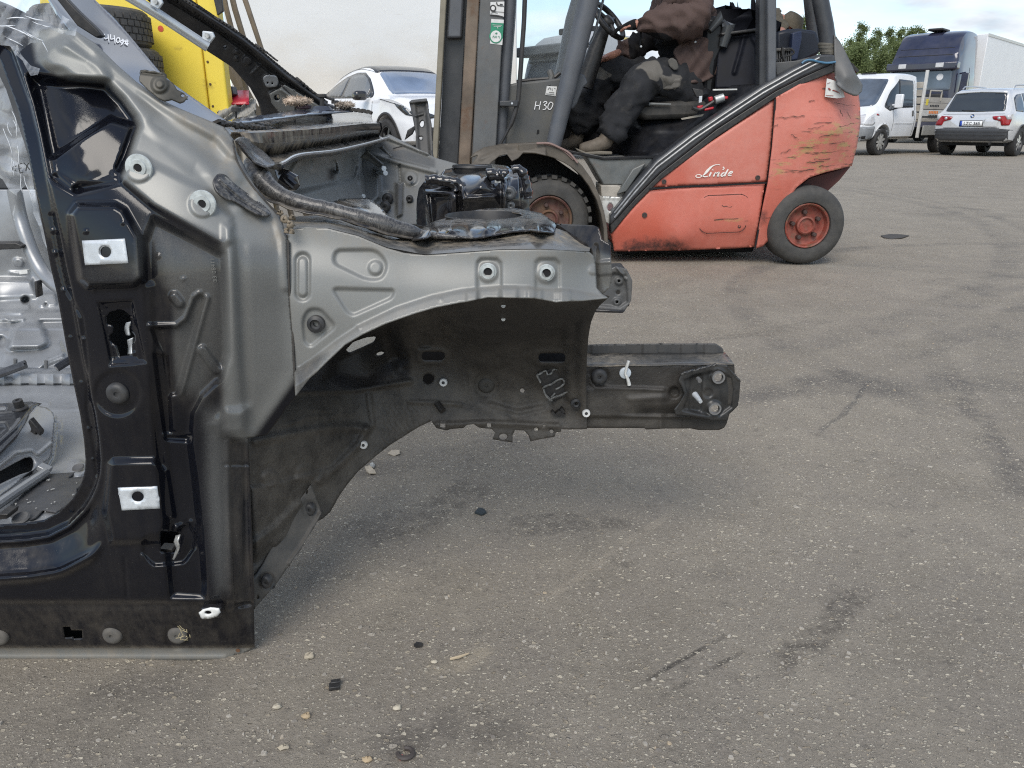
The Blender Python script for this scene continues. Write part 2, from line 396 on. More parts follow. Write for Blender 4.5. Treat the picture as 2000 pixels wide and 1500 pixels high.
    for i, (sc, thr, rr, soft, ca, cb) in enumerate(((230, .50, .38, .12, (.42, .37, .29), (.74, .67, .54)), (120, .58, .34, .08, (.46, .40, .31), (.80, .73, .58)),
                                  (62, .72, .30, .06, (.36, .30, .22), (.76, .68, .53)), (31, .88, .24, .04, (.32, .28, .23), (.58, .52, .43)))):
        ang = (.5, 2.1, 1.0, 2.7)[i]
        vo = t.vor(t.map(w, scale=(1.0, 1.55, .4), rot=(0, 0, ang), loc=(i * 3.7, i, 0)), sc)
        sp = t.node('ShaderNodeSeparateColor'); t.l.new(vo['Color'], sp.inputs[0])
        on = t.math('GREATER_THAN', sp.outputs[0], t.math('ADD', thr, t.math('MULTIPLY', t.math('SUBTRACT', .5, t.noise(t.map(p, loc=(5, 2, 0)), 2.6, 6, .75)), 1.1)))
        m = t.math('MULTIPLY', t.ramp(vo['Distance'], rr - soft, rr, 1, 0), on)
        c = t.mix(t.math('MULTIPLY', m, .86), c, t.mix(sp.outputs[1], ca, cb))
        bumps = t.math('ADD', bumps, t.math('MULTIPLY', m, .6))
    t.bump(bumps, 1.0, .006)
    return t.done(Base_Color=c, Roughness=t.mixf(n_mid, .78, .92), Specular_IOR_Level=.3)
M_ASPH = make_asphalt()
def make_ground():
    xs = np.r_[-900, -300, -100, -40, np.arange(-20, 20.1, .5), 40, 100, 300, 900]
    ys = np.r_[-900, -300, -60, -10, np.arange(-2, 24.1, .5), 40, 100, 300, 900]
    X, Yy = np.meshgrid(xs, ys)
    Z = rise(X, Yy)
    mb = MB(); mb.grid([[(X[j, i], Yy[j, i], Z[j, i]) for i in range(len(xs))] for j in range(len(ys))])
    setp(mb.build('ground', M_ASPH, smooth=180), kind='structure', label='worn grey brown asphalt yard strewn with pale chippings')
make_ground()
# loose chippings on top of it
def make_gravel():
    mb = MB(); N = 14000
    cols = []
    for i in range(N):
        y = .55 + 5.2 * random.random() ** 1.8; x = random.uniform(-1.0, 1.15) * (y * .72 + .25)
        if mnoise.noise((x * 2.2, y * 2.2, 3)) + .5 * mnoise.noise((x * 7, y * 7, 5)) < random.uniform(-.55, .35): continue
        s = .0013 + .0045 * random.random() ** 3.6; n = random.choice((4, 5, 5, 6)); a0 = random.random() * 6.3; el = random.uniform(.35, .9); th = random.random() * 3.2
        A = []; h = s * random.uniform(.25, .6)
        for k in range(n):
            a = a0 + 2 * PI * k / n; r = s * random.uniform(.7, 1.15); q = (r * math.cos(a), r * math.sin(a) * el)
            A.append((x + q[0] * math.cos(th) - q[1] * math.sin(th), y + q[0] * math.sin(th) + q[1] * math.cos(th)))
        o = len(mb.v); tilt = random.uniform(-.3, .3)
        mb.v += [(p[0], p[1], -.001) for p in A] + [(x + (p[0] - x) * .75, y + (p[1] - y) * .75, h + (p[0] - x) * tilt) for p in A]
        mb.f += [tuple(o + n + k for k in range(n))] + [(o + k, o + (k + 1) % n, o + n + (k + 1) % n, o + n + k) for k in range(n)]
        cols += [random.random()] * (2 * n)
    t = NT('stone_chips'); a = t.attr('g')
    c = t.mix(t.ramp(a, 0, .8), (.13, .12, .105), (.56, .52, .44)); c = t.mix(t.ramp(a, .9, 1), c, (.60, .46, .28))
    t.done(Base_Color=t.mix(t.noise(t.pos('Position'), 300, 3), c, (.25, .22, .19)), Roughness=.85)
    setp(mb.build('gravel', t.m, smooth=0, attrs={'g': cols}), kind='stuff', label='pale stone chippings loose on the asphalt')
make_gravel()
# ---------------------------------------------------------------- the stripped front of a black car body, lying on the yard
def make_shell_paint():
    t = NT('shell_paint'); v = t.pos('Position'); g = t.attr('g'); d = t.attr('dust')
    n = t.noise(v, 14, 6, .6); nf = t.noise(v, 900, 2, .6); n2 = t.noise(t.map(v, scale=(1, 1, .25)), 60, 5, .65)
    grey = t.mix(n, (.190, .193, .184), (.246, .248, .237))
    grey = t.mix(t.ramp(nf, .45, .75, 0, .22), grey, (.33, .33, .31))
    spray = t.ramp(t.math('ADD', g, t.math('MULTIPLY', t.math('SUBTRACT', nf, .5), .30)), .08, .98)
    c = t.mix(spray, (.0045, .0052, .0085), grey)
    df = t.math('MULTIPLY', t.math('POWER', d, 1.35), t.ramp(t.math('ADD', t.math('MULTIPLY', n2, .6), t.math('MULTIPLY', t.noise(v, 40, 7, .7), .5)), .38, .78), True)
    c = t.mix(df, c, t.mix(n, (.21, .175, .13), (.33, .285, .22)))
    speck = t.math('MULTIPLY', t.ramp(t.noise(v, 420, 2, .8), .70, .76), t.math('ADD', .10, d))
    c = t.mix(speck, c, (.38, .36, .31))
    r = t.mixf(spray, t.mixf(t.ramp(n2, .4, .7), .06, .15), t.mixf(n, .36, .48)); r = t.mixf(df, r, .9)
    t.bump(t.math('ADD', t.math('MULTIPLY', nf, .25), t.math('MULTIPLY', df, t.noise(v, 260, 4, .7))), .12, .0012)
    return t.done(Base_Color=c, Roughness=r, Metallic=t.math('MULTIPLY', spray, .25), Specular_IOR_Level=t.mixf(spray, .30, .5), Coat_Weight=t.mixf(spray, .25, .0), Coat_Roughness=.05)
def make_undercoat():
    t = NT('undercoat'); v = t.pos('Position'); d = t.attr('dust')
    n = t.noise(v, 22, 6, .65); nf = t.noise(v, 420, 4, .7)
    c = t.mix(n, (.016, .015, .014), (.044, .040, .036))
    df = t.math('MULTIPLY', d, t.ramp(t.math('ADD', t.math('MULTIPLY', n, .7), t.math('MULTIPLY', nf, .3)), .25, .7), True)
    c = t.mix(df, c, (.140, .126, .106)); c = t.mix(t.ramp(t.noise(v, 350, 2, .8), .71, .76, 0, .6), c, (.30, .28, .24))
    t.bump(t.math('ADD', t.math('MULTIPLY', nf, .6), t.noise(v, 90, 5, .6)), .55, .0022)
    return t.done(Base_Color=c, Roughness=t.mixf(n, .38, .6), Specular_IOR_Level=.4)
M_SHELL, M_UNDER = make_shell_paint(), make_undercoat()
M_SILV = pbr('cabin_silver', (.31, .32, .33), .34, .4, .14, 9, bump=.12, bs=60, dust=.25, dcol=(.22, .21, .19), ds=22)
M_GLOSS = pbr('black_gloss', (.008, .009, .013), .12, 0, .3, 20, dust=.25, ds=40, coat=.5)
M_BLKP = pbr('black_plastic', (.018, .018, .019), .45, 0, .25, 30, dust=.3, ds=60)
M_RUB = pbr('plug_rubber', (.030, .031, .033), .5, 0, .25, 40, dust=.3, ds=60)
M_ZINC = pbr('zinc_plate', (.60, .63, .65), .42, .35, .12, 40, bump=.15, bs=300)
M_WHITE = pbr('white_nylon', (.72, .72, .69), .45, 0, .1, 60)
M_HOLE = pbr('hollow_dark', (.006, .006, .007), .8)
M_SEAM = pbr('seam_sealer', (.030, .028, .026), .7, dust=.5, ds=70)
M_SILVTUBE = pbr('silver_tube', (.55, .57, .57), .32, .6, .1, 30)
M_CLAMP = pbr('bare_torn_metal', (.45, .45, .43), .4, .5, .4, 120)

shell = thing('car_body_shell', 'stripped black and grey front end of a car body lying on the asphalt', 'car body', tuple(P(250, 1285, 1.02)))
OPENING = [(-30, 95), (0, 115), (16, 160), (35, 213), (48, 267), (61, 333), (75, 400), (88, 465), (100, 527), (111, 573), (130, 680), (143, 747), (157, 813), (164, 860),
           (167, 897), (166, 918), (161, 938), (152, 958), (141, 975), (116, 1000), (85, 1016), (47, 1022), (0, 1025), (-40, 1025)]
side_out = OPENING + [(-40, 1293), (0, 1293), (200, 1292), (440, 1291), (452, 1288), (458, 1278), (470, 1279), (497, 1266), (496, 1200), (492, 1100), (488, 1000), (485, 900), (483, 856),
            (521, 850), (543, 821), (560, 797), (578, 776), (575, 720), (571, 651), (566, 590), (563, 540), (560, 464), (552, 436), (544, 418), (520, 392), (497, 362), (478, 325), (462, 296),
            (456, 272), (437, 248), (405, 234), (373, 221), (345, 209), (320, 197), (267, 160), (227, 125), (187, 85), (149, 61), (110, 52), (60, 30), (20, 10), (-30, -10)]
side_Y = rbf([(0, 1290, 1.022), (250, 1290, 1.022), (440, 1290, 1.024), (495, 1268, 1.04), (490, 1000, 1.04), (485, 860, 1.042), (250, 1200, .998), (250, 1050, .988), (0, 1160, .993), (250, 760, .984),
              (250, 450, .996), (150, 250, 1.04), (40, 140, 1.09), (-20, 40, 1.12), (100, 80, 1.10), (230, 130, 1.105), (300, 190, 1.10), (440, 250, 1.11), (380, 320, 1.05), (460, 290, 1.10), (544, 418, 1.08),
              (560, 464, 1.062), (470, 480, 1.018), (430, 560, .998), (560, 600, 1.042), (576, 740, 1.046), (100, 500, 1.012), (130, 700, 1.006), (160, 900, 1.004), (80, 1018, 1.008), (430, 1150, 1.0)])
def door_band(xy):
    d = sdpoly(xy, OPENING, False); w = sst((xy[:, 1] - 930) / 90.) * sst((210 - xy[:, 0]) / 40.)
    a = -.012 + .012 * sst((d - 24) / 9.)
    b = -.034 + .014 * sst((d - 24) / 9.) + .020 * sst((d - 34) / 75.) ** .8 + .010 * np.exp(-((d - 34) / 7.) ** 2) + .011 * np.exp(-((d - 106) / 9.) ** 2)
    return a * (1 - w) + b * w
LBOX = [(137, 418), (150, 400), (225, 400), (242, 410), (272, 462), (279, 545), (262, 557), (172, 560), (156, 545), (146, 480)]
CUT = [(213, 610), (228, 606), (240, 606), (255, 618), (255, 645), (263, 655), (263, 667), (258, 672), (258, 694), (232, 696), (226, 676), (217, 668), (214, 655), (219, 650), (219, 637), (209, 632), (208, 618)]
BRK = [(313, 1037), (350, 1040), (349, 1080), (313, 1078)]
SLOT = [(122, 1224), (137, 1224), (139, 1231), (160, 1231), (161, 1248), (143, 1249), (141, 1246), (126, 1247)]
LRECESS = [(300, 428), (437, 497), (441, 560), (444, 690), (430, 738), (395, 772), (376, 808), (372, 870), (380, 930), (396, 1080), (402, 1170), (335, 1165), (320, 1000), (306, 850), (296, 690), (285, 560), (284, 470)]
VSHAPE = [(293, 640), (345, 638), (364, 624), (378, 583), (390, 573), (403, 583), (352, 768), (330, 772), (318, 690)]
HOLLOW = [(60, 150), (110, 158), (160, 158), (205, 164), (240, 195), (263, 228), (268, 246), (240, 330), (228, 352), (150, 372), (103, 345), (88, 280), (75, 215)]
FACET = [(100, 312), (160, 268), (215, 233), (260, 246), (228, 330), (228, 352), (140, 366), (105, 340)]
feats = [('fn', door_band, 0, 0),
    ('poly', LBOX, .017, 19), ('poly', [(213, 908), (222, 900), (300, 899), (322, 920), (336, 1005), (312, 1058), (218, 1060), (206, 1000)], .010, 18),
    ('poly', [(192, 592), (258, 588), (284, 706), (216, 713)], -.006, 9), ('poly', [(202, 600), (258, 598), (268, 700), (218, 702)], -.003, 6),
    ('disc', (230, 768, 45), -.004, 12), ('poly', LRECESS, -.012, 22), ('poly', VSHAPE, -.006, 10),
    ('line', [(293, 637), (345, 636), (362, 622), (380, 580), (390, 573)], .004, 8), ('line', [(403, 583), (352, 766)], .005, 11),
    ('caps', [(340, 580), (350, 592)], .006, 8, 9), ('caps', [(395, 684), (423, 722)], .006, 9, 9),
    ('poly', [(222, 338), (262, 300), (300, 320), (400, 372), (452, 425), (452, 470), (437, 482), (300, 404)], .007, 18), ('disc', (271, 328, 27), .004, 8), ('disc', (396, 398, 26), .004, 8),
    ('poly', [(437, 440), (455, 440), (470, 700), (480, 800), (470, 1190), (447, 1190), (445, 860), (430, 760), (447, 700)], .007, 20),
    ('poly', [(400, 860), (412, 812), (440, 794), (480, 798), (486, 845), (450, 870), (446, 1180), (404, 1175)], .006, 46), ('poly', [(412, 830), (440, 800), (484, 800), (484, 846), (430, 850)], .005, 24),
    ('poly', [(448, 862), (480, 858), (492, 1180), (458, 1190), (450, 1000)], -.007, 10), ('line', [(440, 907), (484, 907)], -.003, 4), ('line', [(440, 858), (484, 858)], -.002, 4),
    ('poly', rounded([(278, 1048), (345, 1042), (364, 1016), (382, 1030), (386, 1066), (364, 1102), (300, 1106), (280, 1088)], 20), -.005, 12),
    ('line', [(345, 1030), (372, 1020), (384, 1045), (380, 1075), (360, 1102), (300, 1107), (278, 1085)], .003, 6),
    ('poly', [(-60, 1176), (500, 1176), (500, 1400), (-60, 1400)], -.008, 14), ('poly', [(-60, 1266), (450, 1266), (470, 1262), (520, 1258), (520, 1400), (-60, 1400)], -.007, 7),
    ('line', [(-60, 1284), (440, 1284)], .003, 7),
    ('poly', HOLLOW, -.026, 28), ('poly', FACET, .016, 15), ('poly', rounded([(78, 112), (95, 85), (130, 80), (150, 95), (200, 125), (217, 156), (150, 158), (122, 136), (95, 132)], 16), .012, 22),
    ('line', [(130, 85), (180, 105), (215, 145), (250, 190), (300, 245), (400, 320), (470, 400)], .006, 26), ('line', [(150, 70), (270, 172), (330, 212), (430, 270), (456, 300)], .007, 17),
    ('poly', [(300, 240), (420, 268), (445, 320), (380, 330), (330, 285)], -.008, 40), ('disc', (452, 340, 22), .006, 24), ('disc', (160, 330, 30), .004, 40),
    ('line', [(243, 1090), (248, 1165)], -.002, 5), ('line', [(292, 560), (300, 690), (318, 860), (338, 1010), (345, 1040)], .004, 12), ('line', [(320, 849), (368, 849)], .004, 6),
    ('line', [(100, 420), (118, 520), (128, 560), (160, 620), (172, 720), (170, 800), (185, 880), (190, 930)], -.003, 5),
    ('poly', [(300, 690), (326, 695), (336, 842), (372, 850), (372, 862), (322, 858)], -.006, 10),
    ('disc', (220, 1240, 24), .003, 8), ('disc', (347, 1242, 26), -.004, 8), ('line', [(500, 380), (540, 430), (552, 470), (558, 560)], .004, 14), ('line', [(470, 480), (474, 640), (478, 780)], -.003, 22)]
for q in ((107, 494), (123, 567), (137, 660), (158, 748), (172, 838), (180, 898), (174, 950), (142, 996), (183, 567), (163, 663), (168, 452), (295, 955), (105, 450), (358, 545), (262, 690), (310, 500), (240, 435)):
    feats.append(('disc', (q[0], q[1], 3.2), .0022, 4))
grey = [([(60, 60), (150, 50), (240, 120), (310, 180), (450, 240), (475, 330), (570, 460), (590, 720), (480, 870), (438, 835), (443, 560), (436, 470), (300, 395), (236, 345), (262, 250), (205, 165), (120, 150), (72, 120)], 1.0, 26),
        ([(270, 440), (300, 425), (442, 490), (445, 700), (400, 780), (330, 770), (310, 690), (330, 600), (300, 520)], .40, 70), ([(446, 470), (556, 470), (572, 720), (480, 860), (445, 830)], .62, 60), ([(392, 800), (452, 790), (456, 1000), (450, 1150), (420, 1170), (390, 950)], .42, 66), ([(335, 870), (392, 850), (402, 1170), (350, 1150)], .10, 50),
        ([(150, 520), (270, 510), (276, 560), (165, 562)], .22, 26), ([(262, 440), (280, 470), (282, 540), (262, 545)], .34, 18), ([(200, 600), (290, 700), (300, 830), (210, 850)], .10, 50), (HOLLOW, .0, 26), (FACET, .10, 20), ([(455, 860), (486, 860), (498, 1270), (460, 1180)], .20, 20),
        ([(-60, 1266), (500, 1266), (500, 1300), (-60, 1300)], 1.0, 6), ([(-60, 1178), (480, 1178), (480, 1196), (-60, 1196)], .16, 14), ([(295, 560), (330, 570), (345, 840), (318, 845)], .05, 20)]
dustl = [([(300, 200), (460, 235), (480, 330), (570, 460), (575, 520), (530, 480), (430, 330)], .75, 50), ([(-60, 1180), (500, 1170), (500, 1262), (-60, 1262)], .24, 30), ([(-60, 1262), (500, 1262), (500, 1300), (-60, 1300)], .75, 10),
         ([(440, 850), (500, 850), (500, 1200), (440, 1200)], .22, 30), ([(0, 1060), (90, 1060), (150, 1050), (80, 1120), (-40, 1128)], .22, 18), ([(280, 430), (450, 480), (450, 800), (300, 800)], .16, 60), ([(120, 690), (300, 690), (320, 1160), (190, 1160)], .07, 50)]
side = sheet('side_panel', side_out, side_Y, M_SHELL, shell, feats, [CUT, BRK, SLOT], 3.6, {'g': (.015, grey), 'dust': (.02, dustl)}, label='glossy black door pillar and sill fading to satin grey at the front')

def side_pt(px, py, off=0.0): return P(px, py, float(side_Y(np.array([[px, py]]))[0]) - float(bump_sum(np.array([[px, py]], float), feats)[0]) - off)
def plate(name, poly, depth, mat, parent, holes=(), thick=.003, off=.0, feats=(), s=4.0, label=None, attrs=None):
    f = (lambda V: depth(V) - off) if callable(depth) else depth - off
    return sheet(name, poly, f, mat, parent, feats, holes, s, attrs, thick, label)
def plug(px, py, r, Y, parent, mat=M_RUB, name='rubber_plug', ry=None, h=.006, n=22, dome=True):
    """a round rubber bung with a dimple in its middle"""
    c = P(px, py, Y); m = mpp(px, py, Y); R = r * m; k = 1.0 if ry is None else ry / r
    prof = [(0, h * .45), (R * .16, h * .45), (R * .22, h * .8), (R * .55, h), (R * .85, h * .8), (R, h * .25), (R, -.004)] if dome else [(R * .3, -.004), (R * .3, h * .5), (R * .55, h * .6), (R * .62, h), (R, h * .7), (R, -.004)]
    mb = MB(); mb.lathe(prof, c, (0, -1, 0), n)
    if k != 1: mb.v = [(q[0], q[1], c[2] + (q[2] - c[2]) * k) for q in mb.v]
    return mb.build(name, mat, parent, smooth=50)
def dark_back(poly, Y, parent, dY=.03, name='cavity_liner'):
    return sheet(name, poly, Y + dY, M_HOLE, parent, s=12)
side_disp = lambda V: side_Y(V) - bump_sum(V, feats)
plate('hinge_plate', [(160, 470), (243, 466), (250, 514), (166, 518)], side_disp, M_ZINC, shell, [circ(206, 492, 11)], .002, .0015, s=6, label='bright zinc upper hinge plate')
plate('hinge_plate', [(230, 953), (307, 950), (313, 993), (238, 997)], side_disp, M_ZINC, shell, [circ(269, 970, 12, 10)], .002, .0015, s=6, label='bright zinc lower hinge plate')
for (x, y) in ((206, 492), (269, 970)):
    c = side_pt(x, y, .0012); mb = MB(); mb.lathe([(.0085, .0), (.0085, -.012), (.0, -.013)], c, (0, -1, 0), 16); mb.build('threaded_hole', M_HOLE, shell)
for (x, y) in ((271, 328), (396, 398)):
    c = side_pt(x, y, .0005); mb = MB(); mb.lathe([(.0175, 0), (.0165, .0015), (.011, .002), (.010, .0035), (.0055, .0035), (.005, -.006), (0, -.006)], c, (0, -1, 0), 28); st = mb.build('weld_stud', pbr('stud_ring', (.46, .49, .48), .5, .3, .25, 90), shell)
    mb = MB(); mb.lathe([(.0044, .0026), (0, .0026)], c, (0, -1, 0), 12); mb.build('stud_hole', M_HOLE, st)
plug(230, 768, 22, float(side_disp(np.array([[230., 768.]]))[0]) - .002, shell, h=.007)
for x, y in ((220, 1240), (347, 1240), (-2, 1243)): plug(x, y, 19, float(side_disp(np.array([[float(x), float(y)]]))[0]) - .001, shell, pbr('dusty_rubber', (.075, .072, .066), .75, dust=.6, ds=40), h=.006)
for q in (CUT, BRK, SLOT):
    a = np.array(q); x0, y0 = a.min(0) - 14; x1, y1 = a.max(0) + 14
    mb = MB(); Y = float(side_disp(a).max()) + .004; mb.ext([(x0, y0), (x1, y0), (x1, y1), (x0, y1)], Y + .05, Y + .055); mb.build('hole_shade', M_HOLE, shell, smooth=0)  # near-black sheets stand in for the shade inside the openings
mb = MB(); mb.grid(cr([P(256, 628, 1.006), P(250, 640, 1.01), P(252, 655, 1.01)], 4)[None].repeat(1, 0).tolist() + cr([P(246, 630, 1.02), P(243, 642, 1.024), P(246, 655, 1.02)], 4)[None].tolist()); mb.build('latch_tab', M_ZINC, shell, solid=.002)
mb = MB(); mb.grid([cr([P(258, 660, 1.006), P(257, 676, 1.01), P(256, 692, 1.006)], 4).tolist(), cr([P(248, 664, 1.02), P(250, 678, 1.026), P(249, 692, 1.02)], 4).tolist()]); mb.build('latch_tab', M_ZINC, shell, solid=.002)
# torn white tab and inner frame of the strap bracket
mb = MB(); Yb = .998
mb.grid([L([(345, 1046, Yb), (341, 1058, Yb), (346, 1070, Yb), (341, 1086, Yb), (338, 1092, Yb)]), L([(353, 1044, Yb - .006), (349, 1057, Yb - .01), (352, 1068, Yb - .008), (347, 1082, Yb - .006), (341, 1093, Yb - .004)])]); mb.build('torn_tab', M_CLAMP, shell, solid=.0015)
mb = MB(); mb.ext([(311, 1072), (336, 1073), (336, 1080), (311, 1079)], Yb + .012, Yb + .03); mb.build('bracket_step', M_BLKP, shell, bevel=.0008)
mb = MB(); Yt = .985
outer = [(388, 1197), (396, 1190), (412, 1186), (428, 1188), (431, 1196), (424, 1204), (408, 1209), (393, 1208)]
br = sheet('jacking_tab', outer, lambda V: Yt + (V[:, 1] - 1186) * .0001, M_WHITE, shell, [('poly', outer, .004, 8)], [circ(406, 1197, 7, 4)], 3, None, .003, label='pale torn jacking tab standing off the sill')
mb = MB(); mb.ext([(392, 1188), (430, 1188), (432, 1206), (394, 1212)], .992, 1.01); mb.build('tab_base', M_GLOSS, shell, bevel=.002)
mb = MB()
for i in range(13):
    p0 = P(362 + random.gauss(0, 7), 1243 + random.gauss(0, 9), .985); d = np.array((random.gauss(0, .004), random.gauss(0, .002), random.gauss(0, .004)))
    mb.tube([p0, p0 + d, p0 + d * 1.6 + np.array((0, 0, random.gauss(0, .003)))], .0005, 4)
setp(mb.build('straw_wisp', pbr('dry_straw', (.45, .38, .22), .8), shell), label='wisp of dry straw stuck to a sill plug')
mb = MB(); mb.lathe([(.0035, 0), (.0035, .001), (0, .001)], side_pt(465, 1270, .001), (0, -1, 0), 12); mb.build('rivet', pbr('rust_brown', (.12, .06, .03), .8), shell)
mb = MB(); mb.tube([side_pt(x, y, .0004) for x, y in cr([(563, 470), (564, 540), (567, 590), (572, 651), (575, 719), (578, 770)], 4)], .0017, 6); mb.build('seam_bead', M_SEAM, shell)
mb = MB(); mb.tube([side_pt(x, y, .0004) for x, y in cr([(456, 285), (463, 315), (480, 345), (500, 372), (522, 397), (543, 418)], 4)], .0015, 6); mb.build('seam_bead', M_SEAM, shell)

# ---- apron: the grey upper rail above the wheel arch
LIPT = [(574, 723), (616, 694), (661, 660), (707, 630), (775, 598), (843, 576), (900, 564), (975, 557), (1030, 557), (1052, 561), (1112, 562), (1167, 573)]
LIPB = [(1187, 581), (1140, 587), (1085, 589), (1044, 582), (1000, 581), (953, 580), (909, 589), (900, 590), (850, 600), (809, 612), (752, 632), (707, 653), (673, 673), (639, 705), (605, 739), (580, 771)]
ATOP = [(566, 448), (600, 444), (640, 446), (700, 461), (755, 484), (790, 494), (829, 498), (892, 494), (975, 488), (1057, 487), (1120, 489), (1151, 492), (1160, 500), (1164, 520), (1165, 562), (1176, 574)]
apron_Y = rbf([(560, 464, 1.062), (575, 720, 1.046), (566, 590, 1.042), (640, 450, 1.07), (800, 500, 1.074), (1100, 490, 1.095), (1100, 560, 1.09), (1164, 520, 1.135), (1165, 570, 1.12), (900, 560, 1.066), (700, 620, 1.05), (760, 520, 1.066), (950, 510, 1.076), (1187, 581, 1.12), (600, 745, 1.048)])
def lip(xy):
    yl = np.interp(xy[:, 0], *np.array(LIPT).T); d = (xy[:, 1] - yl)
    w = sst(d / 10.) * .003 + np.clip(d / 28, 0, 1.2) * .013
    sc = np.interp(xy[:, 0], [900, 908, 914, 932, 938, 972, 978, 1008, 1014, 1026, 1032, 1056, 1062, 1082, 1088, 1112, 1118, 1200], [0, 0, 1, 1, 0, 0, 1, 1, 0, 0, 1, 1, 0, 0, 1, 1, 0, 0])
    return np.where(d > 0, w + sc * .004 * sst(d / 8), 0)
BOSS = lambda x: [(x - 21, 590), (x - 21, 512), (x - 14, 505), (x + 18, 505), (x + 26, 514), (x + 27, 590)]
afeats = [('fn', lip, 0, 0), ('caps', [(591, 508), (591, 573)], -.005, 7, 14), ('caps', [(591, 512), (591, 570)], .0045, 5, 9), ('poly', rounded([(655, 488), (735, 487), (758, 515), (747, 546), (715, 546), (650, 514)], 22), -.005, 7),
          ('disc', (733, 523, 13), .004, 5), ('poly', rounded([(648, 563), (771, 566), (766, 582), (690, 616), (678, 610)], 12), -.005, 7), ('poly', rounded([(590, 625), (602, 603), (626, 603), (657, 637), (606, 678), (594, 668)], 12), -.005, 7),
          ('poly', BOSS(953), -.005, 7), ('poly', BOSS(1067), -.005, 7), ('disc', (953, 531, 19), .004, 8), ('disc', (1067, 533, 19), .004, 8), ('disc', (1158, 528, 8), .004, 8), ('line', [(570, 470), (760, 505), (900, 515), (1140, 512)], -.003, 60),
          ('disc', (583, 720, 3), .002, 4), ('disc', (700, 640, 4), .002, 4), ('disc', (860, 585, 4), .0015, 4), ('disc', (555, 830, 4), .002, 4)]
adust = [([(560, 440), (700, 450), (830, 490), (900, 488), (1160, 485), (1160, 502), (900, 508), (760, 500), (570, 470)], .45, 20), (LIPT + LIPB, .35, 8), ([(820, 560), (930, 540), (900, 500), (760, 520), (740, 600)], .18, 60), ([(560, 440), (600, 440), (590, 760), (560, 760)], .2, 30)]
sheet('apron_panel', ATOP + LIPB + [(577, 774), (574, 719), (571, 651), (566, 590), (563, 540), (561, 470)], apron_Y, M_SHELL, shell, afeats, [], 3.4,
      {'g': (.93, [(LIPT + LIPB, .80, 10), ([(574, 723), (616, 694), (640, 690), (600, 750), (580, 771)], .45, 20)]), 'dust': (.10, adust)}, thick=.002, label='satin grey wheel arch panel pressed with shallow triangles')
for x, y in ((953, 531), (1067, 533)):
    Y = float((apron_Y(np.array([[x, y]])) - bump_sum(np.array([[x, y]], float), afeats))[0]); c = P(x, y, Y - .0005)
    mb = MB(); mb.lathe([(.0125, 0), (.0115, .0012), (.010, .0012), (.0095, .003), (.0065, .0035), (.006, -.006), (0, -.006)], c, (0, -1, 0), 28); st = mb.build('weld_stud', pbr('stud_ring', (.46, .49, .48), .5, .3, .25, 90), shell)
    mb = MB(); mb.lathe([(.0055, .001), (0, .001)], c, (0, -1, 0), 14); mb.build('stud_hole', M_HOLE, st)
plug(618, 632, 17, float((apron_Y(np.array([[618, 632]])) - bump_sum(np.array([[618., 632.]]), afeats))[0]) - .001, shell, dome=False, h=.008)
# flat top of the apron
A = resample([(566, 447), (640, 445), (700, 460), (755, 483), (829, 497), (892, 493), (975, 487), (1057, 486), (1151, 491)], 40)
B = resample([(556, 424), (640, 420), (700, 436), (760, 455), (820, 461), (880, 460), (1000, 449), (1085, 446), (1160, 468)], 40)
rows = []
for k in range(9):
    f = k / 8; q = A * (1 - f) + B * f; Y = apron_Y(A) + f * .115 + .001
    h = -.0035 * (f < .3) * (k > 0) + .002 * np.sin(np.linspace(0, 40, 40) + k) * (k > 2)
    rows.append([P(q[i, 0], q[i, 1] + h[i] * 400, Y[i]) for i in range(40)])
mb = MB(); mb.grid(rows); n = len(mb.v)
mb.build('apron_ledge', M_SHELL, shell, smooth=180, attrs={'g': np.tile(np.interp(np.arange(40), [0, 8, 30, 39], [.8, .5, .25, .8]), 9), 'dust': np.repeat([.25, .3, .8, 1, 1.2, 1.3, 1.3, 1.1, .9], 40)}, label='dusty blue black ledge on top of the arch panel')
# sealed ridge running over the tower
rd = cr([(492, 318, 1.20, 16), (500, 335, 1.185, 22), (515, 358, 1.17, 22), (540, 378, 1.16, 18), (575, 393, 1.15, 16), (610, 402, 1.145, 15), (650, 411, 1.145, 15), (700, 425, 1.145, 16), (745, 438, 1.15, 18), (790, 451, 1.16, 17), (825, 458, 1.17, 10), (850, 460, 1.145, 7), (890, 463, 1.14, 4), (925, 465, 1.14, 2)], 7)
mb = MB(); rr = [max(.001, q[3] * mpp(q[0], q[1], q[2])) * (1 + .025 * math.sin(i * .7) + random.gauss(0, .03)) for i, q in enumerate(rd)]
mb.tube([P(*q[:3]) for q in rd], rr, 16); u = np.repeat(np.arange(len(rd)) / len(rd), 16)
def make_sealant():
    t = NT('wrinkled_sealer'); u = t.attr('u'); v = t.pos('Position')
    cmb = t.node('ShaderNodeCombineXYZ'); t.put(cmb.inputs[0], t.math('ADD', t.math('MULTIPLY', u, 150), t.math('MULTIPLY', t.noise(v, 18, 3), 26))); t.put(cmb.inputs[1], t.math('MULTIPLY', t.noise(v, 40, 2), 9))
    n = t.noise(cmb.outputs[0], 1.0, 5, .7); n2 = t.noise(v, 60, 6, .65)
    c = t.mix(t.ramp(n, .35, .72), (.022, .021, .021), (.15, .142, .13)); c = t.mix(t.ramp(n2, .5, .72, 0, .85), c, (.008, .009, .014))  # grey streaks put the wrinkles' highlights into the colour
    t.bump(t.math('ADD', n, t.math('MULTIPLY', n2, .8)), .4, .003)
    return t.done(Base_Color=c, Roughness=t.mixf(n2, .14, .5), Coat_Weight=.35)
M_SEALER = make_sealant()
mb.build('seal_ridge', M_SEALER, shell, smooth=180, attrs={'u': u}, label='wrinkled grey sealed ridge along the inner wing')
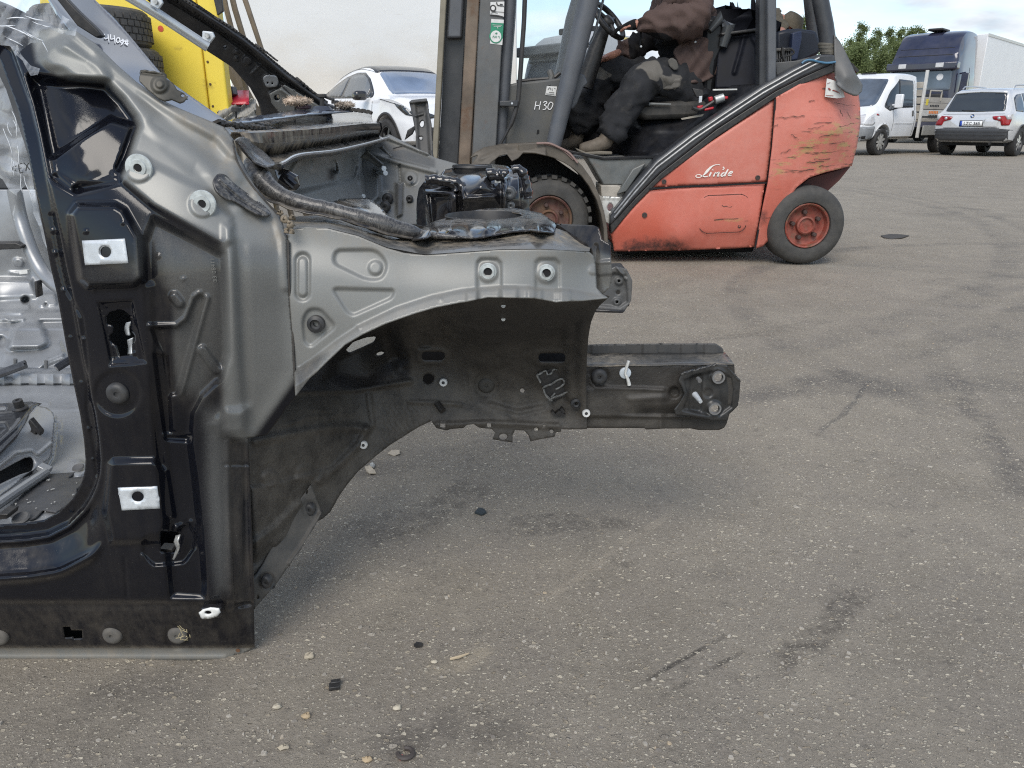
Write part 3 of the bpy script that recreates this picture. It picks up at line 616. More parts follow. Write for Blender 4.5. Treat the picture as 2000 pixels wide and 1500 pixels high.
fl = cr([(486, 345, 1.165), (512, 385, 1.14), (545, 402, 1.12), (575, 413, 1.115), (610, 420, 1.115), (650, 427, 1.115), (700, 441, 1.12), (745, 456, 1.125), (790, 466, 1.14), (830, 467, 1.155)], 6); fb = cr([(486, 345, 1.165), (514, 378, 1.16), (547, 394, 1.145), (577, 405, 1.14), (611, 412, 1.14), (651, 419, 1.14), (701, 433, 1.14), (746, 447, 1.15), (791, 460, 1.16), (830, 463, 1.17)], 6)
mb = MB(); mb.grid([[P(q[0], q[1] + .8 * math.sin(i * .9), q[2]) for i, q in enumerate(fl)], [P(*q) for q in fb]]); mb.build('ridge_flange', M_SHELL, shell, smooth=180, solid=.002, attrs={'g': [.12] * len(mb.v), 'dust': [.7] * len(mb.v)})
# sealer flaps
sheet('sealer_flap', rounded([(415, 352), (425, 338), (440, 340), (455, 356), (480, 375), (515, 400), (532, 417), (520, 422), (500, 418), (470, 398), (440, 388), (422, 372)], 8), rbf([(415, 350, 1.035), (440, 385, 1.03), (455, 350, 1.06), (530, 418, 1.06), (500, 418, 1.045), (490, 380, 1.07)]), M_SEALER, shell,
      [('line', [(430, 350), (470, 385), (520, 415)], .004, 5), ('line', [(440, 346), (490, 385), (526, 412)], -.003, 5), ('line', [(425, 360), (460, 392), (505, 418)], .003, 5)], [], 2.5, {'u': (0, [])}, .003)
sheet('sealer_flap', rounded([(460, 272), (470, 266), (490, 272), (520, 300), (540, 322), (520, 326), (500, 318), (478, 296)], 6), rbf([(460, 270, 1.09), (540, 322, 1.2), (490, 275, 1.25), (500, 318, 1.15)]), M_SEALER, shell, [('line', [(470, 275), (500, 300), (530, 322)], .005, 6)], [], 2.5, {'u': (0, [])}, .003)
mb = MB(); bl = bmesh.new()
for (x, y, Y, s) in ((556, 428, 1.05, 9), (567, 438, 1.045, 8), (560, 450, 1.045, 6), (572, 425, 1.06, 7), (548, 415, 1.07, 6), (570, 452, 1.04, 5)):
    c = P(x, y, Y); R = s * mpp(x, y, Y); mb.lathe([(0, R * .6), (R * .6, R * .45), (R, 0), (R * .6, -R)], c, (0, -1, .6), 9)
mb.v = [tuple(np.array(q) + RNG.normal(0, .0012, 3)) for q in mb.v]
setp(mb.build('mud_clod', pbr('dry_mud', (.20, .165, .12), .95, 0, .3, 80, bump=.6, bs=200), shell, smooth=180), label='clods of dry mud caught on the wing seam')

# ---- strut tower, wheel house and chassis leg of the near side
tower_Y = rbf([(842, 434, 1.40), (876, 424, 1.46), (950, 409, 1.55), (1057, 417, 1.47), (1088, 437, 1.24), (1082, 455, 1.165), (1035, 451, 1.155), (1000, 453, 1.15), (925, 466, 1.142), (880, 463, 1.145), (848, 461, 1.15), (800, 467, 1.145), (961, 461, 1.145), (950, 446, 1.158), (880, 448, 1.16), (1050, 442, 1.17), (950, 439, 1.20), (880, 442, 1.20), (1050, 436, 1.22), (840, 445, 1.20)])
TOW = [(837, 437), (860, 428), (880, 422), (905, 414), (950, 407), (1005, 406), (1057, 416), (1088, 437), (1083, 455), (1068, 453), (1035, 450), (1002, 452), (980, 456), (961, 461), (925, 466), (900, 464), (881, 463), (879, 457), (860, 460), (848, 461), (830, 465), (806, 468), (795, 463), (815, 452)]
sheet('strut_tower_top', TOW, tower_Y, M_SHELL, shell, [('line', [(806, 466), (848, 460), (879, 459), (925, 465), (961, 460), (1002, 451), (1068, 452), (1083, 454)], .0025, 5), ('line', [(850, 452), (900, 448), (1070, 440)], .003, 8)] + [('poly', [(x - 12, 444), (x + 12, 442), (x + 14, 456), (x - 14, 458)], .005, 7) for x in ()],
      [circ(948, 420, 72, 8, 40)], 2.2, {'g': (.05, [([(840, 430), (1080, 410), (1080, 440), (840, 440)], .25, 8)]), 'dust': (.25, [([(840, 405), (1090, 405), (1060, 437), (850, 440)], .7, 8)])}, .002, label='blue black strut tower top with a round opening')
c = P(948, 421, 1.42); mb = MB(); mb.lathe([(.0715, -.08), (.0715, .000), (.0725, .0015), (.074, .000)], c, (0, 0, 1), 40); mb.build('tower_collar', M_BLKP, shell)
wh_Y = rbf([(480, 850, 1.062), (488, 1000, 1.06), (495, 1190, 1.06), (608, 946, 1.20), (628, 1010, 1.21), (566, 1100, 1.13), (700, 830, 1.31), (700, 920, 1.29), (640, 1005, 1.22), (800, 760, 1.345), (950, 750, 1.355), (1145, 800, 1.33), (1100, 845, 1.335), (950, 840, 1.345), (840, 825, 1.335),
            (700, 680, 1.36), (780, 605, 1.22), (900, 590, 1.13), (1050, 580, 1.13), (1150, 585, 1.14), (980, 650, 1.25), (1000, 700, 1.32), (1165, 605, 1.15), (1150, 640, 1.18), (1145, 700, 1.26), (540, 770, 1.14), (600, 690, 1.28), (700, 610, 1.33), (800, 570, 1.23), (900, 560, 1.14), (1050, 560, 1.135),
            (600, 800, 1.19), (600, 900, 1.18), (520, 900, 1.09), (860, 660, 1.32), (1100, 680, 1.30)])
WH = [(478, 850), (520, 790), (560, 745), (600, 690), (700, 610), (800, 570), (900, 560), (1050, 560), (1150, 568), (1190, 580), (1172, 596), (1163, 608), (1154, 630), (1149, 660), (1146, 700), (1145, 740), (1146, 790), (1146, 838), (1110, 839), (1096, 838), (1096, 843), (1085, 845), (1083, 853), (1055, 858), (1036, 862), (1032, 850), (1024, 841),
      (1006, 840), (1001, 850), (1001, 864), (985, 862), (962, 858), (967, 845), (960, 838), (935, 835), (925, 828), (912, 830), (905, 836), (880, 838), (873, 841), (852, 836), (843, 822), (820, 833), (800, 845), (762, 869), (735, 890), (700, 920), (680, 944), (665, 965), (645, 1000), (632, 1012), (600, 1030), (560, 1090), (497, 1190), (490, 1000), (484, 900)]
wfe = [('line', [(850, 640), (888, 633), (940, 646), (1000, 645), (1030, 636)], .006, 8), ('poly', rounded([(1040, 690), (1050, 682), (1100, 682), (1112, 698), (1100, 716), (1050, 716), (1040, 708)], 10), .006, 8), ('poly', rounded([(812, 688), (822, 680), (868, 680), (878, 696), (868, 712), (822, 712), (812, 704)], 10), .006, 8),
       ('poly', [(925, 725), (990, 715), (1085, 770), (1080, 800), (1000, 812), (935, 780)], -.008, 22), ('line', [(800, 785), (850, 786), (900, 790)], .004, 6), ('line', [(960, 790), (1010, 805), (1060, 795)], .005, 9), ('line', [(1110, 640), (1112, 740), (1116, 775)], .008, 16), ('line', [(1136, 640), (1134, 740), (1140, 800)], .01, 16),
       ('disc', (950, 752, 24), -.004, 10), ('line', [(500, 862), (560, 850), (640, 836), (690, 834), (716, 838)], .009, 14), ('line', [(716, 838), (700, 870), (660, 910), (625, 940)], .010, 12), ('poly', [(490, 950), (520, 948), (600, 925), (640, 915), (560, 1050), (500, 1100)], .008, 10), ('line', [(500, 1060), (540, 1030), (585, 985)], .008, 14), ('line', [(495, 1100), (530, 1070)], -.008, 12), ('disc', (528, 935, 16), .007, 8), ('disc', (595, 925, 17), .006, 8),
       ('poly', [(650, 700), (760, 640), (790, 700), (720, 745), (640, 745)], -.03, 30), ('line', [(580, 765), (690, 762), (800, 745)], .010, 9), ('line', [(720, 770), (728, 830)], .006, 10), ('line', [(850, 830), (960, 826), (1090, 832)], .006, 10), ('disc', (1090, 655, 12), -.01, 14), ('disc', (828, 665, 14), -.01, 14), ('line', [(610, 800), (660, 805), (640, 820)], .004, 5), ('line', [(560, 830), (600, 815), (690, 808)], .003, 4), ('line', [(760, 650), (785, 720)], -.012, 22), ('disc', (710, 668, 60), .01, 60),
       ('fn', lambda V: .0012 * np.sin(V[:, 0] * .55 + 3 * np.sin(V[:, 1] * .2)) * sst((900 - V[:, 0]) / 60) * sst((V[:, 0] - 700) / 50) * sst((V[:, 1] - 770) / 30), 0, 0)]
SQ = lambda x, y, r: [(x - r, y - r), (x + r, y - r), (x + r, y + r), (x - r, y + r)]
sheet('wheel_house', WH, wh_Y, M_UNDER, shell, wfe, [circ(837, 740, 11, 10), SQ(865, 831, 5), SQ(955, 831, 4), circ(983, 853, 8, 6), circ(1047, 839, 4), circ(1063, 832, 4, 2.5), circ(1077, 843, 4), circ(1020, 763, 4.5), rounded([(1052, 690), (1104, 690), (1104, 708), (1052, 708)], 9), rounded([(824, 687), (868, 687), (868, 705), (824, 705)], 9),
      rounded([(675, 684), (690, 668), (715, 659), (735, 657), (730, 668), (705, 680), (683, 690)], 5), circ(742, 691, 8, 3.5, 14, -.3)], 3.8,
      {'dust': (.34, [([(760, 720), (1140, 760), (1140, 840), (800, 840), (700, 920), (600, 1030), (500, 1180), (480, 860), (700, 780)], .72, 60), ([(820, 590), (900, 590), (870, 640), (800, 640)], .5, 40), ([(900, 590), (1160, 590), (1140, 660), (900, 680)], .0, 40), ([(580, 760), (640, 690), (790, 620), (800, 740), (700, 770)], .0, 30)])}, .002, label='black undersealed inner wheel arch dusted with dirt')
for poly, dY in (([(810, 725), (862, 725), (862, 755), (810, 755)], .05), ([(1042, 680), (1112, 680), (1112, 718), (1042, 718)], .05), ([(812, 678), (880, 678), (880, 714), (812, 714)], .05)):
    mb = MB(); mb.ext(poly, 1.42, 1.425); mb.build('hole_shade', M_HOLE, shell, smooth=0)  # black sheets painted as the darkness behind these holes
mb = MB(); mb.ext([(660, 640), (760, 640), (760, 705), (660, 705)], 1.52, 1.53); setp(mb.build('pale_backing', pbr('pale_patch', (.62, .60, .54), .9, bump=.5, bs=120), shell, smooth=0), label='pale patch seen through a hole in the wheel arch')  # plain pale sheet behind the leaf-shaped hole
def ring_washer(x, y, r, Y):
    m = mpp(x, y, Y); R = r * m; mb = MB(); mb.lathe([(R * .35, .001), (R * .4, .003), (R * .9, .003), (R, .001), (R, -.003)], P(x, y, Y), (0, -1, .1), 20); o = mb.build('washer', M_WHITE, shell)
    mb = MB(); mb.lathe([(R * .42, .0025), (R * .2, .005), (0, .005)], P(x, y, Y), (0, -1, .1), 10); mb.build('push_pin', M_RUB, o)
wY = lambda x, y: float((wh_Y(np.array([[x, y]])) - bump_sum(np.array([[x, y]], float), wfe))[0])
for x, y in ((866, 747), (710, 869)): ring_washer(x, y, 8, wY(x, y) - .006)
for x, y, m in ((983, 623, M_WHITE), (983, 597, M_ZINC)):
    mb = MB(); mb.lathe([(.0034, -.002), (.0034, .0012), (0, .0016)], P(x, y, wY(x, y)), (0, -1, 0), 14); mb.build('rivet', m, shell)
plug(950, 752, 16, wY(950, 752) - .001, shell, pbr('dusty_plug', (.04, .038, .034), .7, dust=.4, ds=60), h=.005)
plug(1125, 787, 11, wY(1125, 787) - .002, shell, dome=False, h=.010)
# broken clip
mb = MB(); Yc = wY(1080, 750) - .002
mb.ext([(1048, 733), (1085, 716), (1111, 765), (1107, 773), (1078, 783), (1072, 780)], Yc - .006, Yc); cl = mb.build('cable_clip', M_BLKP, shell, bevel=.001)
mb = MB()
for seg in ([(1048, 733), (1058, 728), (1066, 724), (1070, 732), (1078, 728), (1080, 722), (1088, 722)], [(1060, 758), (1068, 753), (1078, 750), (1086, 744), (1098, 740), (1102, 748), (1094, 756), (1086, 760)], [(1072, 782), (1082, 776), (1094, 772), (1110, 765), (1112, 770)], [(1049, 734), (1056, 748), (1054, 741)], [(1062, 760), (1066, 772), (1078, 782)], [(1076, 776), (1084, 768)]):
    mb.tube([P(x, y, Yc - .011 - .003 * random.random()) for x, y in cr(seg, 3)], [.0012 + .0012 * random.random() for _ in range(3 * (len(seg) - 1) + 1)], 5)
mb.build('torn_edge', pbr('torn_grey', (.20, .20, .19), .5, .2, .6, 150), cl, label='torn bright edges of the broken clip')
mb = MB(); Yg = wY(1092, 808) - .006
for k in range(7): mb.box(P(1092 + random.gauss(0, 5), 808 + random.gauss(0, 5), Yg - .004 * random.random()), (.010, .012, .005), Matrix.Rotation(random.random() * 3, 3, 'Y'))
mb.build('clip_stub', M_BLKP, shell)
mb = MB(); mb.tube([P(854, 788, wY(854, 788)), P(865, 803, wY(865, 803) - .014)], .0065, 10); mb.build('bolt_stub', M_UNDER, shell, attrs=None)
# splash plate
spl_Y = rbf([(608, 946, 1.185), (628, 1002, 1.185), (566, 1100, 1.11), (496, 1187, 1.055), (494, 1136, 1.055), (530, 1072, 1.10)])
sheet('splash_plate', [(608, 946), (614, 962), (628, 1000), (614, 1030), (590, 1066), (568, 1100), (540, 1140), (497, 1189), (492, 1136), (515, 1100), (530, 1072), (556, 1030), (580, 985)], spl_Y, pbr('splash_grey', (.062, .060, .056), .6, dust=.4, ds=30, bump=.2), shell,
      [('line', [(628, 1002), (590, 1066), (566, 1100)], .006, 7), ('disc', (605, 994, 16), -.003, 6), ('disc', (521, 1135, 16), -.003, 6)], [circ(600, 961, 2.5, 4), circ(504, 1167, 2.5, 4)], 3.5, None, .003, label='grey plastic splash plate under the wheel arch')
plug(605, 994, 11, 1.176, shell, ry=14, h=.007); plug(521, 1135, 11, 1.066, shell, ry=15, h=.007)
# chassis leg
RY = 1.335
mb = MB(); a = resample([(1138, 692), (1416, 690)], 24); b = resample([(1138, 717), (1434, 713)], 24); rows = []
for k in range(6):
    f = k / 5; rows.append([P(*(a[i] * (1 - f) + b[i] * f + np.array((0, .5 * math.sin(i * .9 + k)))), 1.418 * (1 - f) + (RY - .002) * f) for i in range(24)])
mb.grid(rows); mb.build('rail_top', M_SHELL, shell, smooth=180, attrs={'g': [.35] * len(mb.v), 'dust': np.tile(np.interp(np.arange(24), [0, 6, 10, 16, 23], [1.3, 1.2, .5, .3, 1.1]), 6)}, solid=.002, label='dusty top face of the front chassis leg')
sheet('rail_flange', rounded([(1138, 674), (1190, 672), (1398, 671), (1412, 680), (1414, 693), (1138, 693)], 4), 1.419, pbr('rail_grey', (.055, .055, .055), .5, dust=.3, ds=30), shell, [('poly', [(x, 660), (x + 30, 660), (x + 30, 700), (x, 700)], .004, 6) for x in (1155, 1255, 1330, 1375)], [], 3, None, .002)
def rail_prof(V):
    y = V[:, 1]; e = sst((V[:, 0] - 1150) / 25.)
    return (.004 * sst((y - 754) / 8.) * sst((1305 - V[:, 0]) / 15) - .015 * sst((y - 788) / 22.) * sst((V[:, 0] - 1200) / 80.) * sst((814 - y) / 5) - .012 * sst((y - 812) / 6.))
rfe = [('fn', rail_prof, 0, 0), ('line', [(1152, 735), (1156, 750), (1165, 757), (1230, 758), (1296, 762)], .004, 5), ('disc', (1170, 735, 20), -.003, 8), ('disc', (1317, 766, 10), -.012, 6), ('line', [(1230, 780), (1300, 776)], .004, 10), ('line', [(1290, 815), (1290, 836)], .004, 6), ('line', [(1336, 815), (1336, 838)], .004, 6)]
HOLES = [circ(1403, 737, 9, 9, 18), circ(1396, 798, 9, 9, 18)]
sheet('rail_side', [(1136, 717), (1434, 712), (1436, 740), (1434, 800), (1421, 812), (1420, 826), (1414, 836), (1404, 840), (1364, 840), (1350, 837), (1300, 837), (1262, 839), (1258, 836), (1136, 836)], RY, M_UNDER, shell, rfe, [circ(1403, 737, 15, 15, 18), circ(1396, 798, 15, 13, 18)], 3.2, {'dust': (.16, [([(1150, 765), (1290, 765), (1290, 835), (1150, 835)], .5, 20), ([(1140, 718), (1320, 718), (1320, 755), (1140, 755)], .08, 10)])}, .003)
mb = MB(); mb.ext([(1140, 716), (1380, 714), (1380, 830), (1140, 832)], RY + .075, RY + .079); mb.build('rail_inner', M_UNDER, shell)
plug(1170, 735, 16, RY - .001, shell, h=.008); ring_washer(1145, 807, 8, RY - .014)
EP = [(1325, 744), (1331, 731), (1355, 724), (1398, 712), (1418, 713), (1432, 727), (1446, 742), (1444, 775), (1441, 793), (1425, 808), (1421, 822), (1386, 820), (1363, 815), (1342, 812), (1320, 811), (1317, 800), (1328, 786), (1337, 770), (1332, 756)]
ep_Y = rbf([(1325, 744, 1.315), (1440, 745, 1.335), (1330, 800, 1.315), (1440, 795, 1.335), (1390, 770, 1.317)])
epi = [(1336, 742), (1360, 732), (1402, 722), (1428, 738), (1432, 762), (1428, 795), (1405, 812), (1366, 808), (1334, 800), (1343, 772)]
sheet('crash_plate', EP, ep_Y, pbr('plate_black', (.020, .021, .022), .34, 0, .3, 50, dust=.3, ds=30), shell, [('poly', epi, -.007, 8), ('poly', rounded([(1348, 735), (1372, 730), (1370, 805), (1345, 802)], 8), -.005, 8), ('disc', (1403, 735, 15), .004, 5), ('disc', (1396, 798, 15), .004, 5), ('disc', (1383, 768, 9), -.003, 4)] +
      [('disc', (1331 + k * 5.2, 730 - k * 1.45, 1.6), .004, 3) for k in range(14)] + [('disc', (1420 + k * 3.2, 716 + k * 3.6, 1.6), .004, 3) for k in range(8)], HOLES, 2.4, None, .004, label='black bolted crash plate at the tip of the chassis leg')
mb = MB(); p0 = P(1357, 770, 1.312); mb.tube([p0, p0 + np.array((.004, -.02, -.004)), p0 + np.array((.005, -.026, -.005))], [.0055, .004, .0035], 12); mb.build('locating_pin', M_ZINC, shell)
mb = MB(); mb.tube([P(1363, 739, 1.314), P(1367, 744, 1.304)], .004, 8); mb.build('locating_pin', pbr('dull_steel', (.25, .25, .25), .4, .6), shell)
for q in HOLES:
    a = np.array(q).mean(0); mb = MB(); m = .001; mb.lathe([(.0085, -.004), (.0085, .003), (.0115, .003), (.0115, -.004)], P(a[0], a[1], 1.318), (0, -1, 0), 22); mb.build('bolt_bush', pbr('dull_steel', (.25, .25, .25), .4, .6), shell)
mb = MB(); mb.lathe([(.0105, -.001), (.0105, .0025), (.008, .004), (0, .004)], P(1221, 728, RY - .001), (0, -1, 0), 22); fs = mb.build('fastener', pbr('pale_nylon', (.55, .60, .64), .4), shell, label='pale plastic fastener with a white strap on the chassis leg')
mb = MB(); mb.tube([P(1228, 705, RY - .012), P(1224, 717, RY - .012), P(1221, 729, RY - .010), P(1226, 740, RY - .008), P(1229, 752, RY - .006)], [.0028, .0028, .0024, .0028, .0036], 6); mb.build('strap', M_WHITE, fs)
# shield plate in front of the apron
sheet('shield_plate', rounded([(1085, 437), (1160, 440), (1169, 444), (1176, 468), (1192, 477), (1195, 535), (1191, 562), (1178, 574), (1150, 575), (1145, 482), (1090, 470)], 4), rbf([(1085, 437, 1.24), (1160, 440, 1.17), (1190, 477, 1.15), (1192, 562, 1.14), (1150, 570, 1.15), (1150, 480, 1.16)]), M_SHELL, shell,
      [('line', [(1168, 512), (1192, 510)], .003, 5), ('poly', [(1166, 512), (1200, 510), (1200, 536), (1166, 538)], .003, 5), ('line', [(1164, 480), (1166, 560)], -.003, 7)], [], 3, {'g': (.10, [([(1160, 490), (1200, 500), (1200, 580), (1160, 580)], .5, 20)]), 'dust': (.25, [])}, .002, label='dark sheet shield at the front of the wing')
# ---------------------------------------------------------------- engine bay, cowl, far side and cabin of the same body
def YX(px, py, X): return float(PX(px, py, X)[1])
def rbX(pts): return rbf([(p[0], p[1], YX(*p)) for p in pts])
# firewall
fw_Y = rbX([(505, 330, -.42), (540, 324, -.44), (620, 300, -.44), (730, 280, -.44), (742, 300, -.43), (700, 370, -.42), (690, 400, -.40), (580, 385, -.42), (520, 350, -.43)])
sheet('firewall', [(500, 322), (540, 300), (585, 296), (620, 294), (654, 288), (700, 270), (742, 262), (746, 300), (735, 350), (715, 390), (690, 420), (600, 410), (540, 385), (510, 350)], fw_Y, M_SHELL, shell,
      [('poly', [(540, 385), (600, 372), (690, 350), (715, 340), (700, 420), (600, 420)], .03, 16), ('line', [(560, 350), (582, 316)], .012, 8), ('line', [(612, 305), (612, 330)], .010, 8), ('caps', [(652, 318), (654, 334)], -.03, 5, 5), ('caps', [(692, 324), (688, 342)], -.03, 5, 5), ('line', [(670, 310), (665, 350)], .01, 10), ('poly', [(610, 296), (720, 276), (715, 300), (640, 312)], .012, 12), ('line', [(706, 300), (702, 352), (712, 388)], .02, 5)],
      [], 3, {'g': (.80, [([(640, 330), (660, 330), (650, 352), (640, 350)], .2, 12), ([(500, 330), (545, 345), (560, 390), (500, 390)], .45, 30)]), 'dust': (.18, [([(540, 370), (700, 370), (700, 420), (540, 420)], .35, 20)])}, .002, label='satin grey firewall at the back of the engine bay')
mb = MB(); p = [P(543, 333, 1.29), P(556, 347, 1.28), P(572, 358, 1.28), P(582, 366, 1.28)]
mb.tube(p, [.006, .015, .015, .006], 12); mb.tube([P(548, 338, 1.275), P(578, 364, 1.262)], .006, 8); mb.build('wiring_grommet', M_GLOSS, shell)
# cowl: back edge, crest, front face and the lip under it, each a line along the car's width
def cline(pts, n=60): return resample(cr([PX(*q) for q in pts], 10), n)
c0 = cline([(432, 243, -.45), (470, 233, -.54), (520, 225, -.60), (574, 217, -.63), (640, 213, -.62), (700, 215, -.58), (724, 224, -.50)])
c1 = cline([(452, 258, -.43), (490, 256, -.41), (530, 253, -.40), (600, 249, -.40), (660, 243, -.40), (705, 239, -.40), (736, 239, -.40)])
c2 = cline([(470, 286, -.415), (500, 303, -.405), (545, 303, -.40), (580, 294, -.40), (660, 281, -.40), (715, 271, -.40), (739, 266, -.40)])
c3 = cline([(492, 304, -.40), (518, 317, -.37), (548, 321, -.355), (583, 304, -.36), (655, 295, -.365), (720, 280, -.365), (758, 269, -.36)])
rows = [c0, c0 * .7 + c1 * .3 + np.array((0, 0, -.010)), c0 * .4 + c1 * .6 + np.array((0, 0, -.014)), c0 * .12 + c1 * .88 + np.array((0, 0, -.004)), c1, c1 * .88 + c2 * .12 + np.array((.012, 0, .002)), c1 * .5 + c2 * .5 + np.array((.012, 0, 0)), c2]
ln = np.linspace(0, 1, 60); wob = np.array([mnoise.noise((f * 9, 0, 2)) for f in ln])
for k in (1, 2, 3): rows[k] = rows[k] + np.stack((0 * ln, 0 * ln, .012 * wob * sst((.5 - ln) / .3)), 1)
cap = [r[-1] + np.array((-.0, .0, 0)) for r in rows]
mb = MB(); mb.grid([list(r) for r in rows]); back = [c * .0 + np.array((c0[-1][0], c0[-1][1] + .02, min(c[2], c0[-1][2]))) for c in cap]
nr = len(rows); du = np.stack([np.interp(ln, [0, .25, .5, .75, 1], q) for q in ([1.1, 1.0, .5, .12, .1], [1.2, 1.1, .4, .06, .06], [1.3, 1.2, .5, .05, .05], [1.3, 1.2, .7, .12, .06], [1.3, 1.2, .7, .15, .08], [1.3, 1.3, .8, .1, .05], [1.3, 1.2, .7, .12, .08], [1.3, 1.2, .8, .4, .2])])
gg = np.stack([np.interp(ln, [0, .5, 1], q) for q in ([.1, .04, .03], [.1, .02, .02], [.1, .02, .02], [.1, .04, .10], [.1, .1, .35], [.1, .08, .20], [.1, .10, .28], [.2, .25, .4])])
mb.build('cowl_box', M_SHELL, shell, smooth=32, attrs={'g': gg.ravel(), 'dust': du.ravel()}, solid=.002, label='black cowl box under the missing windscreen, caked with dry dust')
mb = MB(); mb.grid([[q for q in cap[3:]], [b - np.array((0, 0, .0)) for b in back[3:]]]); mb.build('cowl_end', M_SHELL, shell, attrs={'g': [.15] * len(mb.v), 'dust': [.1] * len(mb.v)}, solid=.002)
mb = MB(); mb.grid([list(c2), list(c2 * .55 + c3 * .45 + np.array((0, 0, -.004))), list(c3), list(c3 + np.array((-.002, 0, -.007)))]); dl = np.stack([np.interp(ln, [0, .5, 1], q) for q in ([1.2, .9, .3], [1.3, 1.0, .45], [1.1, .8, .4], [.8, .6, .3])])
mb.build('cowl_lip', M_SHELL, shell, smooth=60, attrs={'g': [.28] * len(mb.v), 'dust': dl.ravel()}, solid=.002)
mb = MB(); mb.tube([q + np.array((.001, 0, .001)) for q in c3[4:]], .0028, 6); mb.build('lip_edge', M_SILVTUBE, shell)
mb = MB()
for k in range(30):
    f = k / 29; x = 424 + 108 * f; y = 238 + 14 * f + (3 if k % 2 else 0); Y = 1.18 + .25 * f
    mb.box(P(x, y, Y), (.006 + .006 * random.random(), .012, .004 + .003 * random.random()), Matrix.Rotation(random.uniform(-.6, .6), 3, 'Y'))
setp(mb.build('torn_sealant', M_SEAM, shell, label='ragged strip of torn windscreen adhesive'), kind='stuff')
mb = MB()
for k in range(16):
    f = k / 15; mb.box(P(660 + 62 * f, 213 + 6 * f * f, 2.55 - .1 * f), (.014, .03, .006 + .003 * (k % 2)), Matrix.Rotation(random.uniform(-.5, .5), 3, 'Y'))
setp(mb.build('torn_sealant', M_SEAM, shell), kind='stuff')
# far inner wing
fi_Y = rbf([(700, 290, 2.42), (740, 275, 2.45), (860, 330, 2.30), (860, 440, 2.15), (700, 440, 2.10), (780, 360, 2.3)])
sheet('far_inner_wing', [(712, 285), (738, 272), (760, 262), (800, 282), (850, 308), (900, 322), (1010, 332), (1010, 440), (760, 470), (690, 440), (700, 380)], fi_Y, M_SHELL, shell,
      [('line', [(722, 300), (780, 318), (850, 336)], .02, 8), ('disc', (801, 348, 14), .012, 6), ('disc', (757, 388, 14), -.01, 6), ('line', [(780, 322), (782, 356)], -.02, 3), ('poly', [(773, 357), (788, 357), (786, 420), (774, 424)], .02, 4), ('poly', [(700, 300), (740, 320), (742, 385), (725, 400), (700, 380)], .03, 10), ('line', [(760, 270), (835, 300)], .02, 6)],
      [], 3, {'g': (.78, [([(773, 357), (788, 357), (786, 424), (774, 424)], .45, 4), ([(735, 275), (850, 310), (850, 330), (760, 312)], .5, 10)]), 'dust': (.2, [])}, .003, label='grey inner wing on the far side of the engine bay')
for x, y, r, Y in ((757, 388, 11, 2.25), (752, 404, 11, 2.2), (800, 388, 7, 2.25)): plug(x, y, r, Y - .02, shell, h=.01)
plug(801, 348, 5, 2.27, shell, M_HOLE, 'stud_hole', dome=False)
for (x, y) in ((738, 328), (741, 337)): mb = MB(); mb.tube([P(x - 4, y, 2.32), P(x + 12, y + 1, 2.24)], .007, 8); mb.build('weld_bolt', M_ZINC, shell)
mb = MB(); mb.tube([P(697, 381, 2.2), P(710, 383, 2.14)], .006, 8); mb.build('weld_bolt', M_ZINC, shell)
for poly, Y in (([(703, 308), (716, 294), (728, 302), (748, 322), (740, 328), (722, 316)], 2.25), ([(738, 288), (746, 285), (769, 305), (764, 307)], 2.3)):
    sheet('wing_tab', poly, Y, M_SHELL, shell, [('line', [poly[1], poly[3]], .01, 6)], [], 3, {'g': (.5, []), 'dust': (.2, [])}, .004)
sheet('bay_liner', [(650, 394), (664, 388), (720, 387), (742, 402), (762, 426), (700, 424), (660, 402)], rbf([(650, 394, 1.5), (720, 387, 1.6), (762, 426, 1.4), (700, 424, 1.3)]), M_GLOSS, shell, [('line', [(664, 392), (720, 410)], .01, 6)], [], 3, None, .003)
# far strut tower
ft_Y = rbf([(862, 345, 2.02), (870, 333, 2.1), (960, 322, 2.2), (1022, 335, 2.08), (1028, 410, 2.0), (880, 440, 1.96), (815, 440, 2.0), (815, 380, 2.05), (940, 345, 1.97), (940, 400, 1.95), (920, 325, 2.2)])
sheet('far_strut_tower', [(812, 440), (814, 390), (818, 368), (828, 355), (846, 350), (860, 342), (868, 331), (900, 325), (924, 321), (960, 320), (990, 324), (1000, 331), (1018, 331), (1024, 345), (1028, 360), (1034, 400), (1036, 440), (900, 460)], ft_Y, M_GLOSS, shell,
      [('poly', [(862, 345), (890, 338), (985, 338), (995, 346), (985, 420), (905, 420), (900, 360), (868, 352)], .03, 8), ('line', [(905, 388), (965, 384)], .03, 6), ('poly', [(980, 345), (1014, 345), (1018, 405), (982, 408)], .035, 6), ('poly', [(828, 372), (884, 372), (893, 380), (892, 420), (840, 440)], .03, 6), ('poly', [(836, 380), (878, 382), (880, 430), (842, 440)], -.03, 8), ('line', [(846, 352), (870, 356), (900, 365), (906, 400)], .03, 9), ('line', [(1000, 333), (1022, 345), (1030, 380)], .02, 8), ('line', [(950, 345), (985, 350)], .02, 8)],
      [circ(922, 328, 38, 4.5, 30)], 2.4, None, .003, label='glossy black strut tower on the far side')
c = P(922, 328, 2.16); mb = MB(); R = 38 * mpp(922, 328, 2.16); mb.lathe([(R * .97, -.1), (R * .97, .004), (R * 1.0, .008), (R * 1.04, .002)], c, (0, 0, 1), 36); mb.build('tower_collar', M_BLKP, shell)
plug(995, 377, 14, 1.94, shell, pbr('grey_plug', (.08, .085, .09), .35), h=.012); plug(997, 402, 9, 1.94, shell, pbr('grey_plug', (.08, .085, .09), .35), h=.01)
mb = MB()
